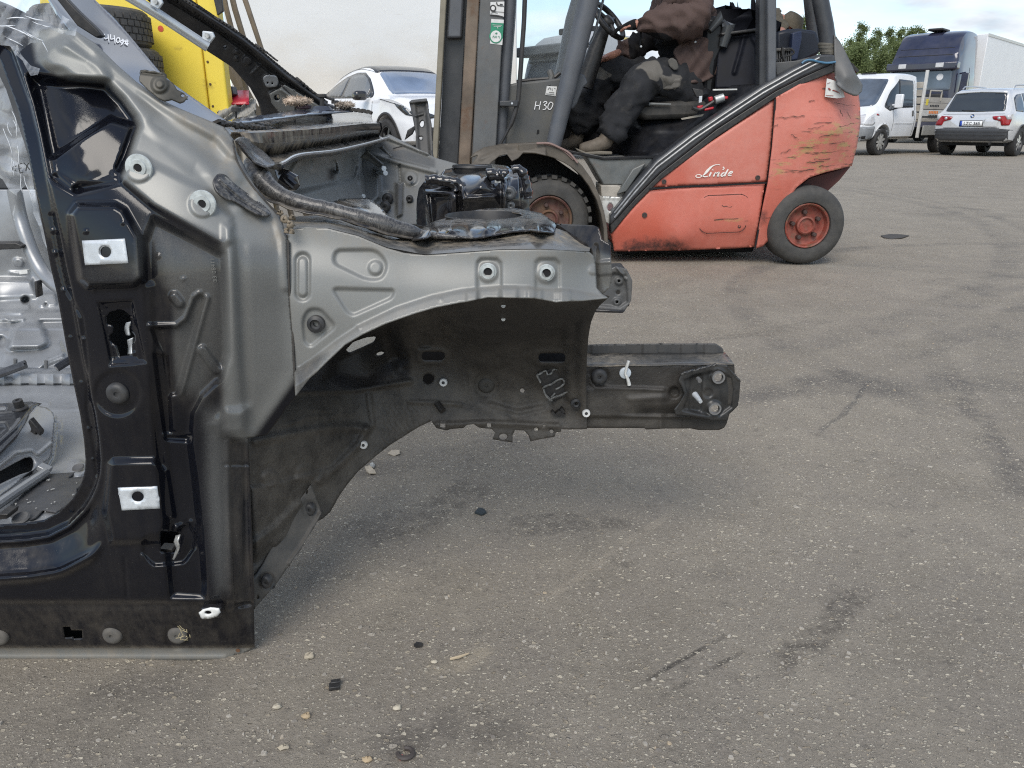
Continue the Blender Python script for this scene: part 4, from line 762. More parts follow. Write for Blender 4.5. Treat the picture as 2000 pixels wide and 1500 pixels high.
for pts in ([(950, 340), (962, 338), (972, 341), (984, 338), (990, 342)], [(955, 345), (968, 344), (985, 345)], [(1000, 332), (1012, 330), (1022, 340), (1026, 350), (1030, 372), (1032, 388)], [(832, 352), (848, 350), (866, 354), (890, 356), (902, 366), (906, 384), (907, 410)], [(866, 356), (884, 360), (890, 374)]):
    mb.tube([P(x, y, 1.93 + .0 * x) for x, y in cr(pts, 4)], [.009 + .005 * random.random() for _ in range(4 * (len(pts) - 1) + 1)], 7)
mb.build('sealer_bead', M_GLOSS, shell, smooth=180)
mb = MB(); mb.box(P(972, 350, 1.93), (.014, .01, .016)); mb.build('bare_chip', M_CLAMP, shell)
# upright bracket carrying the far lamp mount
up_Y = rbf([(802, 196, 2.62), (834, 193, 2.60), (812, 330, 2.45), (850, 335, 2.45)])
sheet('wing_bracket', [(799, 199), (804, 195), (833, 192), (834, 205), (842, 240), (846, 300), (852, 335), (836, 336), (820, 322), (812, 318), (812, 262), (806, 230)], up_Y, pbr('bracket_dark', (.045, .045, .043), .45, 0, .3, 30, dust=.35, ds=20), shell,
      [('poly', [(812, 204), (830, 200), (836, 250), (840, 310), (828, 320), (818, 290), (816, 240)], -.012, 6), ('line', [(800, 200), (833, 197)], .015, 4), ('line', [(812, 226), (826, 222)], .012, 4), ('line', [(842, 300), (852, 336)], .01, 6)], [circ(824, 241, 4, 7), circ(822, 269, 3, 4), circ(831, 305, 3, 6)], 2.4, None, .006, label='dark upright bracket of the far wing')
sheet('bracket_fin', [(790, 274), (796, 254), (809, 246), (812, 250), (806, 262)], 2.55, M_BLKP, shell, s=3, thick=.004)
for pts, r in (([(770, 297), (790, 293), (812, 300), (830, 312)], .012),):
    mb = MB(); mb.tube([P(x, y, 2.42) for x, y in cr(pts, 4)], r, 8); mb.build('cable_stub', M_BLKP, shell)
sheet('far_wing_top', [(766, 300), (800, 298), (850, 318), (880, 322), (900, 330), (862, 346), (820, 330), (780, 318)], rbf([(766, 300, 2.5), (850, 318, 2.45), (862, 346, 2.3), (780, 318, 2.45)]), pbr('bracket_dark', (.045, .045, .043), .45), shell, [], [], 3, None, .003)
# far chassis leg tip
fe = [(1166, 541), (1182, 530), (1204, 520), (1224, 526), (1229, 535), (1235, 548), (1233, 586), (1226, 598), (1221, 606), (1196, 610), (1166, 604)]
sheet('far_crash_plate', fe, 2.06, pbr('far_plate_grey', (.085, .088, .09), .42, 0, .2, 40, dust=.3, ds=20), shell, [('poly', [(1168, 545), (1200, 533), (1222, 538), (1226, 590), (1210, 600), (1168, 596)], -.012, 5), ('disc', (1209, 549, 8), .008, 4), ('disc', (1205, 590, 8), .008, 4), ('line', [(1206, 524), (1222, 545)], .012, 4), ('disc', (1207, 571, 4), -.006, 3)], [circ(1209, 549, 3, 3, 10), circ(1205, 590, 3, 3, 10)], 2.4, None, .006, label='grey bolted crash plate on the far chassis leg')
mb = MB(); mb.ext([(1090, 535), (1226, 528), (1230, 600), (1090, 604)], 2.075, 2.20); mb.build('far_rail', M_UNDER, shell, bevel=.006)
mb = MB(); mb.ext([(1150, 604), (1222, 607), (1216, 612), (1150, 610)], 2.05, 2.16); mb.build('far_rail_foot', M_GLOSS, shell, bevel=.002)
mb = MB(); mb.ext([(640, 440), (1090, 440), (1090, 540), (900, 560), (640, 560)], 2.12, 2.16); mb.build('far_wheel_house', M_UNDER, shell)
# far windscreen pillar with its silver air bag tube
pl_Y = rbf([(270, -10, 2.18), (345, -10, 2.22), (520, 210, 2.50), (655, 213, 2.56), (560, 144, 2.48)])
PIL = [(255, -30), (335, -30), (360, 0), (400, 24), (436, 48), (475, 73), (520, 110), (560, 144), (592, 165), (621, 187), (655, 213), (645, 228), (512, 230), (507, 205), (488, 171), (453, 131), (405, 100), (340, 48)]
sheet('far_pillar', PIL, pl_Y, pbr('pillar_dark', (.022, .023, .026), .38, 0, .3, 25, dust=.35, ds=14), shell, [('line', [(340, -10), (400, 30), (475, 80), (560, 150), (640, 208)], .022, 9), ('line', [(330, 0), (400, 42), (470, 92), (550, 160), (610, 205)], -.012, 6), ('poly', [(525, 183), (556, 162), (600, 190), (640, 216), (545, 218)], .012, 6), ('disc', (483, 118, 9), .014, 5), ('line', [(491, 144), (509, 126)], .012, 3), ('poly', rounded([(512, 148), (540, 146), (546, 172), (520, 172)], 8), .016, 5), ('line', [(548, 165), (590, 206)], .014, 4), ('disc', (461, 101, 4), .012, 3), ('disc', (461, 114, 3), .012, 3)],
      [circ(541, 191, 6, 6, 14), circ(440, 92, 4, 4, 10), circ(523, 162, 2, 2.5, 8), circ(532, 164, 2, 2.5, 8)], 2.8, None, .02, label='black cut windscreen pillar on the far side')
sheet('pillar_gusset', [(526, 184), (540, 176), (556, 166), (600, 192), (640, 218), (545, 219), (532, 204)], lambda V: pl_Y(V) - .02, M_SHELL, shell, [('line', [(548, 175), (600, 212)], .01, 5)], [circ(541, 191, 6, 6, 14)], 2.8, {'g': (.72, []), 'dust': (.2, [])}, .003)
sheet('gusset_plate', rounded([(513, 152), (520, 147), (540, 148), (545, 160), (540, 170), (520, 171)], 5), lambda V: pl_Y(V) - .022, M_SILV, shell, [], [circ(523, 162, 2, 2.5, 8), circ(532, 163, 2, 2.5, 8)], 2.4, None, .003)
mb = MB()
for f in np.linspace(0, 1, 44):
    if (int(f * 44) // 6) % 2: continue
    x, y = 345 + 285 * f, -12 + 205 * f - 16 * math.sin(PI * f); mb.box(P(x, y + 3, 2.18 + .36 * f), (.016, .012, .004), Matrix.Rotation(.62 + random.uniform(-.15, .15), 3, 'Y'))
setp(mb.build('torn_sealant', M_SEAM, shell), kind='stuff')
mb = MB(); pth = [P(240, -14, 2.10), P(300, 22, 2.13), P(350, 55, 2.16), P(406, 92, 2.19)]
mb.tube(cr(pth, 6), 10 * mpp(320, 40, 2.15), 16); sl = mb.build('airbag_tube', M_SILVTUBE, shell, label='straight silver tube along the far pillar')
for x, y in ((404, 68), (303, 2)):
    mb = MB(); mb.ext([(x - 9, y - 8), (x + 11, y - 6), (x + 15, y + 4), (x + 6, y + 16), (x - 10, y + 8)], 2.11, 2.118); b_ = mb.build('tube_clip', M_ZINC, sl, bevel=.002)
    mb = MB(); mb.lathe([(.006, 0), (.006, .008), (0, .008)], P(x + 2, y + 2, 2.11), (0, -1, 0), 10); mb.build('rivet', M_CLAMP, b_)
# hinge on the cowl side
sheet('bonnet_hinge', [(272, 150), (276, 140), (300, 138), (322, 146), (326, 155), (338, 162), (346, 175), (360, 182), (366, 190), (360, 198), (352, 201), (336, 194), (322, 197), (310, 192), (290, 176), (272, 158)], rbf([(272, 150, 1.09), (322, 146, 1.10), (366, 190, 1.10), (320, 195, 1.085)]),
      pbr('hinge_olive', (.055, .052, .042), .45, .2, .25, 40, dust=.4, ds=40), shell, [('disc', (312, 165, 16), .004, 8), ('disc', (312, 164, 8), .003, 4), ('line', [(276, 142), (320, 148)], -.003, 4)], [circ(357, 186, 3.5, 3.5, 12)], 2.2, None, .003, label='small olive black bonnet hinge bolted beside the pillar')
# ---- cabin seen through the door opening
fl_Y = rbf([(0, 760, 2.06), (170, 760, 2.06), (0, 1040, float(PZ(0, 1040, .085)[1])), (170, 1040, float(PZ(170, 1040, .085)[1])), (100, 860, float(PZ(100, 860, .085)[1])), (100, 940, float(PZ(100, 940, .085)[1])), (0, 860, float(PZ(0, 860, .085)[1]))])
sheet('floor_pan', [(-120, 752), (185, 752), (190, 900), (180, 1045), (-120, 1045)], fl_Y, M_SILV, shell, [('line', [(-20, 792), (60, 784), (95, 786), (95, 800), (200, 797)], .006, 5), ('line', [(106, 815), (106, 860), (100, 895), (88, 915)], .02, 4), ('disc', (153, 915, 16), .012, 8), ('disc', (41, 1012, 20), .008, 8), ('line', [(105, 820), (118, 822), (118, 838), (106, 842)], .006, 3), ('line', [(105, 850), (118, 852), (116, 866)], .006, 3)], [], 3.6, None, .002, label='bare silver floor of the cabin')
for x, y, r in ((153, 914, 12), (41, 1012, 15)):
    mb = MB(); mb.lathe([(.0, .002), (r * .0006, .002), (r * .0009, .004), (r * .0011, .001)], P(x, y, float(fl_Y(np.array([[x, y]]))[0]) - .02), (0, -.35, 1), 20); mb.build('floor_plug', pbr('floor_plug_grey', (.10, .10, .10), .6), shell)
sheet('floor_mat', [(6, 1000), (40, 968), (90, 926), (148, 922), (132, 934), (165, 930), (166, 944), (150, 955), (150, 968), (136, 984), (110, 1000), (84, 996), (70, 1010), (40, 1022), (10, 1000)], lambda V: fl_Y(V) - .012, pbr('bitumen_pad', (.050, .052, .056), .45, 0, .25, 18, dust=.35, ds=30, bump=.3, bs=90), shell, [('line', [(30, 990), (160, 940)], .004, 12)], [], 3, None, .003, label='dark bitumen pad stuck to the cabin floor')
mb = MB()
for i in range(22):
    x, y = random.uniform(30, 150), random.uniform(930, 1010); mb.box(P(x, y, float(fl_Y(np.array([[x, y]]))[0]) - .02), (.0015 + .008 * random.random() ** 4, .002, .001), Matrix.Rotation(random.random() * 3, 3, 'Z'))
setp(mb.build('floor_crumbs', pbr('crumb_grey', (.45, .45, .43), .7), shell), kind='stuff')
sm_Y = rbf([(-20, 900, 1.46), (35, 845, 1.58), (75, 790, 1.74), (104, 815, 1.70), (100, 895, 1.59), (60, 920, 1.52), (-20, 985, 1.34)])
sheet('seat_mount', [(-60, 930), (-20, 900), (35, 845), (55, 812), (72, 792), (92, 796), (104, 806), (107, 820), (104, 850), (102, 875), (97, 895), (60, 920), (30, 945), (-60, 1015)], sm_Y, M_SILV, shell, [('line', [(-20, 925), (30, 885), (62, 880), (74, 888), (100, 866)], .008, 4), ('poly', [(-60, 960), (30, 905), (60, 893), (70, 905), (60, 925), (-60, 1000)], -.006, 5)], [rounded([(-50, 950), (0, 920), (50, 893), (62, 893), (66, 905), (62, 920), (40, 926), (0, 945), (-50, 985)], 6)], 3.2, None, .003, label='silver seat mounting with an oblong hole')
sheet('hole_shade', [(-60, 940), (0, 912), (50, 886), (72, 886), (72, 910), (62, 926), (0, 955), (-60, 995)], lambda V: sm_Y(V) + .03, M_HOLE, shell, s=10)  # black sheet in place of the shade inside the seat mounting
st_Y = rbf([(-20, 790, 1.72), (75, 786, 1.78), (55, 812, 1.67), (35, 845, 1.57), (-20, 900, 1.45)])
sheet('seat_mount_top', [(-60, 790), (0, 788), (60, 784), (82, 788), (70, 797), (55, 815), (35, 848), (-20, 903), (-60, 935)], st_Y, pbr('mount_dark', (.05, .053, .06), .18, .4, .3, 30), shell, [('line', [(-30, 890), (30, 835), (60, 795), (75, 788)], .012, 7), ('line', [(-30, 810), (24, 808)], .004, 3), ('line', [(-10, 860), (15, 838), (10, 828), (-20, 828)], .006, 5)], [rounded([(-30, 793), (14, 793), (10, 801), (-30, 803)], 3)], 3, None, .003)
mb = MB(); c = P(39, 796, 1.70); mb.lathe([(.017, -.012), (.017, .0), (.011, .003), (.0105, .020), (.004, .021), (.003, .014), (0, .014)], c, (0, -.2, 1), 18); mb.build('seat_bolt', M_BLKP, shell)
mb = MB(); mb.tube([P(-30, 1003, 1.33), P(30, 962, 1.42), P(90, 922, 1.52)], .010, 10); mb.box(P(87, 915, 1.53), (.025, .02, .012), Matrix.Rotation(.5, 3, 'Y')); mb.build('seat_rail', M_SILV, shell, bevel=.002)
mb = MB(); mb.ext([(58, 818), (80, 844), (78, 852), (70, 845), (64, 858), (56, 852), (60, 838), (54, 824)], 1.61, 1.625); mb.build('trim_clip', M_BLKP, shell, bevel=.002)
mb = MB(); mb.ext([(-5, 1004), (16, 1004), (14, 1014), (-5, 1016)], 1.30, 1.335); mb.build('trim_clip', M_BLKP, shell, bevel=.002)
# cross member, tunnel and far side of the cabin
rows = []
for (y, Y) in ((718, 2.18), (724, 2.14), (730, 2.10), (738, 2.09), (748, 2.085), (757, 2.09)): rows.append([P(x, y + (x - 60) * .01, Y - .006 * math.sin(x * .2)) for x in range(-120, 190, 8)])
mb = MB(); mb.grid(rows); mb.build('cross_member', M_SILV, shell, solid=.003, label='silver cross member with threaded studs')
for x, y in ((30, 706), (90, 709), (46, 738)):
    mb = MB(); mb.tube([P(x, y + 10, 2.1), P(x, y - 5, 2.1)], .0055, 8); mb.build('stud', pbr('dull_steel', (.25, .25, .25), .4, .6), shell)
for a, b in (((-30, 742), (50, 712)), ((110, 720), (136, 704))):
    mb = MB(); mb.tube([P(a[0], a[1], 2.06), P(b[0], b[1], 2.09)], .011, 8); mb.tube([P(a[0], a[1] - 5, 2.06), P(b[0], b[1] - 5, 2.09)], .006, 8); mb.build('seat_runner', pbr('mount_dark', (.05, .053, .06), .18, .4), shell)
ff_Y = rbf([(0, 725, 2.2), (170, 725, 2.2), (0, 640, 2.42), (150, 640, 2.45), (0, 600, 2.60), (150, 600, 2.62), (0, 500, 2.68), (150, 500, 2.68), (0, 380, 2.70), (110, 380, 2.70), (-100, 380, 2.7), (-100, 725, 2.2)])
sheet('far_sill', [(-120, 370), (150, 370), (175, 730), (-120, 730)], ff_Y, M_SILV, shell,
      [('poly', [(-60, 608), (190, 606), (190, 625), (-60, 628)], .03, 6), ('line', [(-60, 640), (190, 640)], .012, 6), ('poly', rounded([(16, 682), (26, 640), (40, 630), (74, 628), (84, 640), (94, 672), (78, 680)], 6), .06, 12), ('poly', [(8, 690), (80, 684), (118, 664), (128, 700), (60, 726), (0, 726)], .02, 8), ('disc', (2, 668, 11), -.03, 8), ('line', [(8, 622), (20, 627), (46, 624)], .016, 4), ('poly', [(-60, 592), (56, 590), (60, 606), (40, 614), (-60, 610)], .012, 4), ('disc', (50, 586, 7), -.05, 5), ('poly', [(-60, 545), (60, 545), (72, 580), (-60, 588)], .02, 12), ('poly', rounded([(76, 575), (108, 572), (112, 596), (76, 600)], 5), .015, 8), ('disc', (90, 595, 3), -.02, 3), ('poly', [(-60, 476), (46, 478), (58, 546), (-60, 546)], -.02, 10), ('caps', [(34, 512), (38, 513)], .010, 4, 8), ('line', [(20, 532), (36, 534), (56, 532)], .01, 4), ('line', [(70, 728), (90, 705), (125, 690)], .012, 5)],
      [], 3.2, None, .003, label='silver far sill and tunnel inside the cabin')
mb = MB(); mb.ext([(-260, 40), (40, 40), (80, 200), (120, 372), (-260, 372)], 2.82, 2.86); mb.build('cabin_backdrop', pbr('backdrop_shade_grey', (.07, .073, .078), .5, 0, .3, 6), shell, bevel=.01)  # dark backdrop added so the cabin reads shaded through the opening
mb = MB(); pth = cr([(28, 370, 2.62), (38, 420, 2.62), (50, 460, 2.60), (68, 505, 2.58), (90, 540, 2.55), (120, 565, 2.5), (150, 580, 2.45)], 5); mb.tube([P(*q) for q in pth], 13 * mpp(60, 480, 2.6), 14); mb.build('far_pillar_foot', M_SILV, shell)
mb = MB(); mb.ext([(66, 550), (72, 549), (75, 580), (69, 582)], 2.5, 2.53); mb.build('dark_strip', M_BLKP, shell, bevel=.003); mb = MB(); mb.ext([(-40, 476), (30, 474), (44, 480), (40, 486), (-40, 490)], 2.55, 2.6); mb.build('dark_strip', M_BLKP, shell, bevel=.003)
mb = MB(); mb.ext([(37, 529), (53, 527), (54, 534), (38, 536)], 2.58, 2.6); mb.build('trim_clip', M_WHITE, shell)
# ---- clear film: crumpled over the pillar and hanging inside the door opening
def make_film():
    t = NT('clear_film'); v = t.pos('Position')
    tr = t.node('ShaderNodeBsdfTransparent'); tr.inputs[0].default_value = (.95, .97, .98, 1)
    lw = t.node('ShaderNodeLayerWeight'); lw.inputs['Blend'].default_value = .30
    mx = t.node('ShaderNodeMixShader'); f = t.math('ADD', t.math('MULTIPLY', lw.outputs['Facing'], .42), t.math('MULTIPLY', t.ramp(t.noise(t.map(v, scale=(1, 1, .45)), 28, 3, .5), .50, .70), .16), True)
    t.put(mx.inputs[0], t.math('ADD', f, .07, True)); t.l.new(tr.outputs[0], mx.inputs[1]); t.l.new(t.b.outputs[0], mx.inputs[2]); t.l.new(mx.outputs[0], t.n['Material Output'].inputs[0])
    return t.done(Base_Color=(.80, .83, .86), Roughness=.10, Specular_IOR_Level=1.0)
M_FILM = make_film()
def crumple(poly, ctrl, amp, sc, name, parent, s=3.0, creases=9, seed=1, label=None):
    f0 = rbf(ctrl); r = np.random.default_rng(seed); a = np.array(poly, float); lo, hi = a.min(0), a.max(0)
    ls = [(r.uniform(lo, hi), r.uniform(0, PI), r.uniform(.4, 1.0), r.uniform(30, 75)) for _ in range(creases)]
    ls = ls[:5]
    def f(V):
        d = np.zeros(len(V)); V = V + 9 * np.array([(mnoise.noise((x / 30, y / 30, seed + 2)), mnoise.noise((x / 30, y / 30, seed + 9))) for x, y in V])
        for p, th, k, w in ls:
            u = (V - p) @ np.array((math.cos(th), math.sin(th))) / w; d += k * np.abs(((u + .5) % 1) - .5) * 2
        n = .5 * np.array([abs(mnoise.noise((x / sc * .8, y / sc * .5, seed))) for x, y in V]); n += .12 * np.array([abs(mnoise.noise((x / sc * 1.7, y / sc * 1.2, seed + 5))) for x, y in V])
        return f0(V) - amp * (d / 5 * 2.6 + n)
    return sheet(name, poly, f, M_FILM, parent, s=s, thick=0, label=label, smooth=50)
film = thing('plastic_film', 'clear crumpled plastic film bunched over the top of the black door pillar', 'plastic film', tuple(P(60, 60, 1.07)))
crumple([(-40, -40), (60, -40), (90, 0), (110, 20), (128, 34), (146, 44), (150, 56), (147, 70), (120, 66), (100, 58), (88, 84), (60, 84), (44, 96), (30, 110), (20, 90), (-40, 84)], [(-40, -40, 1.10), (150, 56, 1.075), (60, 0, 1.08), (30, 100, 1.04), (-40, 80, 1.07)], .018, 40, 'film_sheet', film, 2.6, 12, 3)
mb = MB()
for k in range(9):
    x, y = random.uniform(-10, 96), random.uniform(-4, 72); th = random.uniform(-.6, .5) + (y / 90.); pts = [(x + u * 42 * math.cos(th), y + u * 42 * math.sin(th) + 2.5 * math.sin(u * 3 + k)) for u in np.linspace(0, 1, 7)]
    mb.tube([P(a, b, 1.02 + .01 * random.random()) for a, b in pts if a < 140], [.0002 + .0006 * math.sin(PI * u) for u in np.linspace(0.02, .98, len([1 for a, b in pts if a < 140]))], 5)
mb.build('film_fold', pbr('film_white', (.70, .73, .76), .2, spec=.9), film, smooth=180)
crumple([(22, 92), (34, 88), (42, 108), (60, 128), (78, 134), (74, 146), (60, 148), (52, 134), (44, 118), (30, 106)], [(22, 92, 1.03), (78, 134, 1.02), (50, 120, 1.02)], .014, 12, 'film_tail', film, 2.2, 6, 8)
film2 = thing('plastic_film', 'clear printed plastic film hanging torn inside the door opening', 'plastic film', tuple(P(40, 300, 1.14)))
FILM2 = [(-40, 110), (0, 150), (12, 175), (22, 205), (34, 240), (46, 275), (56, 310), (64, 350), (72, 400), (80, 432), (88, 462), (92, 486), (84, 470), (78, 445), (66, 420), (62, 395), (52, 360), (34, 376), (30, 400), (26, 428), (30, 432), (24, 418), (34, 384), (18, 372), (5, 350), (-40, 330)]
crumple(FILM2, [(-40, 110, 1.22), (30, 240, 1.14), (-40, 330, 1.22), (60, 360, 1.12), (90, 480, 1.10), (20, 420, 1.16)], .020, 34, 'film_sheet', film2, 2.8, 10, 11)

mb = MB()
for k in range(9):
    y0 = random.uniform(150, 400); x0 = np.interp(y0, [150, 240, 350, 450], [0, 20, 40, 72]) + random.uniform(-16, 14); ln_ = random.uniform(20, 60)
    mb.tube([P(x0 + u * ln_ * .25 + 3 * math.sin(u * 4 + k), min(y0 + u * ln_, 470), 1.085) for u in np.linspace(0, 1, 7)], [.0002 + .0005 * math.sin(PI * u) for u in np.linspace(.02, .98, 7)], 5)
mb.build('film_fold', MATS['film_white'], film2, smooth=180)
# the same body carried on past the left edge of the picture
edgeY = lambda V: side_disp(np.stack((np.full(len(V), -38.0), V[:, 1]), 1))
sheet('sill_panel', [(-640, 1026), (-39, 1026), (-39, 1293), (-640, 1293)], edgeY, M_SHELL, shell, [], [], 9, {'g': (.015, [([(-700, 1266), (0, 1266), (0, 1300), (-700, 1300)], .92, 8)]), 'dust': (.05, [([(-700, 1180), (0, 1170), (0, 1300), (-700, 1300)], .3, 30)])})
sheet('floor_rear', [(-640, 752), (-119, 752), (-119, 1045), (-640, 1045)], lambda V: fl_Y(np.stack((np.full(len(V), -119.0), V[:, 1]), 1)), M_SILV, shell, [], [], 14)
sheet('far_sill_rear', [(-640, 370), (-119, 370), (-119, 730), (-640, 730)], lambda V: ff_Y(np.stack((np.full(len(V), -100.0), V[:, 1]), 1)), M_SILV, shell, [('poly', [(-700, 608), (0, 606), (0, 625), (-700, 628)], .03, 10)], [], 12)
sheet('cross_member_rear', [(-640, 718), (-119, 716), (-119, 757), (-640, 757)], 2.10, M_SILV, shell, [], [], 14)
mb = MB(); mb.ext([(-660, 40), (-262, 40), (-262, 372), (-660, 372)], 2.82, 2.86); mb.build('cabin_backdrop', MATS['backdrop_shade_grey'], shell, bevel=.01)  # added dark backdrop extended to the left
sheet('pillar_upper', [(-29, -10), (-29, 94), (-120, 52), (-260, -20), (-430, -100), (-430, -190), (-260, -110), (-120, -45)], lambda V: 1.105 + (-29 - V[:, 0]) * .0004, M_SHELL, shell, [('line', [(-29, 20), (-120, -25), (-430, -165)], .008, 18)], [], 7, {'g': (.1, []), 'dust': (.05, [])})
# ---------------------------------------------------------------- writing helpers
def ribbon(strokes, Y, name, mat, parent, w=1.2, lift=.002, label=None):
    """painted pen strokes given in the side view: each stroke is (points, width)"""
    mb = MB()
    for st in strokes:
        pts, ww = (st, w) if not isinstance(st[1], (int, float)) else st
        q = cr([tuple(p)[:2] for p in pts], 5); n = len(q)
        t = np.gradient(q, axis=0); t /= np.linalg.norm(t, axis=1)[:, None] + 1e-9; nn = np.stack((-t[:, 1], t[:, 0]), 1)
        wl = np.array([p[2] if len(p) > 2 else ww for p in pts], float); wi = np.interp(np.linspace(0, len(pts) - 1, n), np.arange(len(pts)), wl)
        f = (lambda p: float(Y(np.array([p]))[0])) if callable(Y) else (lambda p: Y)
        a = q + nn * wi[:, None] / 2; b = q - nn * wi[:, None] / 2
        mb.grid([[P(p[0], p[1], f(p) - lift) for p in a], [P(p[0], p[1], f(p) - lift) for p in b]])
    return mb.build(name, mat, parent, smooth=0, recalc=False, solid=.0004, label=label)
def text_mesh(txt, size, M4, name, mat, parent, spacing=1.0, shear=0.0, thick=.0008, local=False, bold=0.0):
    cu = bpy.data.curves.new('lettering', 'FONT'); cu.body = txt; cu.size = size; cu.align_x = 'CENTER'; cu.align_y = 'CENTER'; cu.space_character = spacing; cu.shear = shear; cu.extrude = thick; cu.offset = bold; cu.resolution_u = 3
    to = bpy.data.objects.new('lettering', cu); COL.objects.link(to)
    dg = bpy.context.evaluated_depsgraph_get(); me = bpy.data.meshes.new_from_object(to.evaluated_get(dg))
    bpy.data.objects.remove(to); mb = MB(); M = Matrix(M4)
    mb.v = [tuple(M @ q.co) for q in me.vertices]; mb.f = [tuple(p.vertices) for p in me.polygons]
    return mb.build(name, mat, parent, smooth=0, recalc=False)
def facing(loc, rx=PI / 2, rz=0.0, sx=1.0): return Matrix.Translation(Vector(loc)) @ Matrix.Rotation(rz, 4, 'Z') @ Matrix.Rotation(rx, 4, 'X') @ Matrix.Diagonal((sx, 1, 1, 1))
M_INKW = pbr('white_marker', (.80, .80, .80), .6)
M_INKD = pbr('dark_print', (.03, .03, .03), .6)
f2 = rbf([(-40, 110, 1.22), (30, 240, 1.14), (-40, 330, 1.22), (60, 360, 1.12), (90, 480, 1.10), (20, 420, 1.16)])
ribbon([[(26, 342), (25, 334), (25, 326)], [(25, 326), (32, 324)], [(25, 333), (31, 332)], [(39, 338), (37, 330), (36, 321)], [(36, 321), (43, 319)], [(37, 329), (42, 328)], [(39, 338), (45, 336)], [(46, 318), (52, 324), (58, 332)], [(56, 318), (52, 325), (50, 334)]], f2, 'printed_letters', M_INKD, film2, 1.6, .036)
# blue grey panel standing behind the pillar, with a stock number on it
pnl = thing('scrap_panel', 'dark blue grey painted car panel with 4409 handwritten in white', 'car panel', tuple(P(250, 120, 1.45)))
pn_Y = rbf([(110, 0, 1.55), (185, 0, 1.60), (310, 140, 1.40), (227, 125, 1.33), (440, 232, 1.27), (345, 205, 1.22), (150, 60, 1.42)])
sheet('panel_skin', [(80, -40), (160, -40), (186, 0), (220, 32), (252, 68), (285, 108), (312, 140), (340, 165), (390, 200), (442, 236), (430, 246), (373, 226), (320, 205), (267, 170), (227, 135), (187, 95), (149, 70), (110, 20)], pn_Y, pbr('panel_blue_grey', (.055, .064, .092), .16, .2, .15, 10, dust=.2, ds=8, coat=.5), pnl,
      [('line', [(160, -40), (186, 0), (252, 68), (312, 140), (390, 200), (442, 236)], .006, 5), ('line', [(90, -30), (150, 34), (200, 66)], -.008, 14)], [], 3, None, .01)
mb = MB(); mb.ext([(96, -20), (112, -20), (150, 20), (190, 58), (199, 70), (188, 74), (150, 50)], 1.395, 1.41); mb.build('panel_strip', M_BLKP, pnl, bevel=.002)  # plain black strip along the left of the panel
ribbon([[(204, 66), (204.5, 75), (212, 73.5)], [(211, 67), (212, 76), (213, 83)], [(216, 67), (216.5, 76), (224, 74.5)], [(223, 69), (224, 77), (225, 85)], [(229, 74), (227, 79), (230, 83), (234, 80), (233, 74), (229, 74)], [(240, 78), (236, 80), (237, 84), (241, 82), (240, 76), (240, 84), (236, 88)],
        [(244, 78), (247, 88)], [(248, 77), (249, 89)], [(243, 81), (251, 80)], [(243, 85), (251, 85)]], pn_Y, 'handwritten_number', M_INKW, pnl, 1.9, .005)
# fluffy pads and studs on the cowl
def fluffy(name, label, cx, cy, Y, rx, ry, seed, col=(.52, .42, .33)):
    r = np.random.default_rng(seed); c = P(cx, cy, Y); k = mpp(cx, cy, Y); mb = MB()
    prof = [(0, -1)] + [(math.cos(a), math.sin(a)) for a in np.linspace(-1.3, 1.3, 9)] + [(0, 1)]
    mb.lathe([(max(0, a) * rx * k, b * ry * k) for a, b in prof], c, (0, 0, 1), 20)
    for i in range(900):
        a, b = r.uniform(0, 2 * PI), r.uniform(-1, 1); q = math.sqrt(max(0, 1 - b * b)); d = np.array((q * math.cos(a) * rx, q * math.sin(a) * rx, b * ry)) * k
        p = c + d; e = d / np.linalg.norm(d) * k * 4 + r.normal(0, k * 2.2, 3); w = r.normal(0, k * .5, 3); mb.add([p - w, p + w, p + e], [(0, 1, 2)])
    o = mb.build(name, pbr('fleece_' + str(seed), col, .95, 0, .25, 60, bump=.5, bs=200), None, smooth=180, recalc=False); setp(o, label, 'fleece pad'); return o
fluffy('fleece_pad', 'large fluffy beige fleece pad lying on the black cowl', 581, 198, 2.20, 25, 8, 21); fluffy('fleece_pad', 'small flat beige fleece pad at the far end of the cowl', 674, 205, 2.5, 16, 5, 22, (.42, .36, .30))
def pegs(lst, name, mat):
    for (x, y0, y1, Y, r, cap) in lst:
        mb = MB(); k = mpp(x, y0, Y); a = P(x, y1, Y); b = P(x, y0, Y); mb.tube([a, b], r * k, 10)
        if cap: mb.lathe([(cap * k, -.004), (cap * k, .003), (cap * k * .7, .006), (0, .006)], b, (0, 0, 1), 16)
        mb.build(name, mat, shell)
pegs([(461, 214, 234, 1.75, 2.4, 9), (577, 202, 222, 2.2, 2.2, 0), (598, 202, 222, 2.2, 2.6, 0), (629, 188, 216, 2.35, 4.5, 0), (655, 200, 214, 2.5, 2, 8)], 'cowl_stud', M_BLKP)
mb = MB(); mb.lathe([(24 * mpp(629, 214, 2.35), 0), (15 * mpp(629, 214, 2.35), 8 * mpp(629, 214, 2.35)), (0, 9 * mpp(629, 214, 2.35))], P(629, 216, 2.35), (0, 0, 1), 18); mb.build('stud_base', pbr('stud_blue', (.04, .045, .06), .3), shell)
mb = MB(); mb.box(P(629, 187, 2.35), (.022, .022, .010)); mb.box(P(643, 192, 2.36), (.03, .012, .008), Matrix.Rotation(.35, 3, 'Y')); mb.build('stud_head', M_BLKP, shell, bevel=.002)
mb = MB(); mb.ext([(578, 205), (602, 205), (600, 212), (580, 214)], 2.19, 2.23); mb.build('pad_bracket', pbr('bracket_maroon', (.06, .03, .04), .5), shell, bevel=.002)
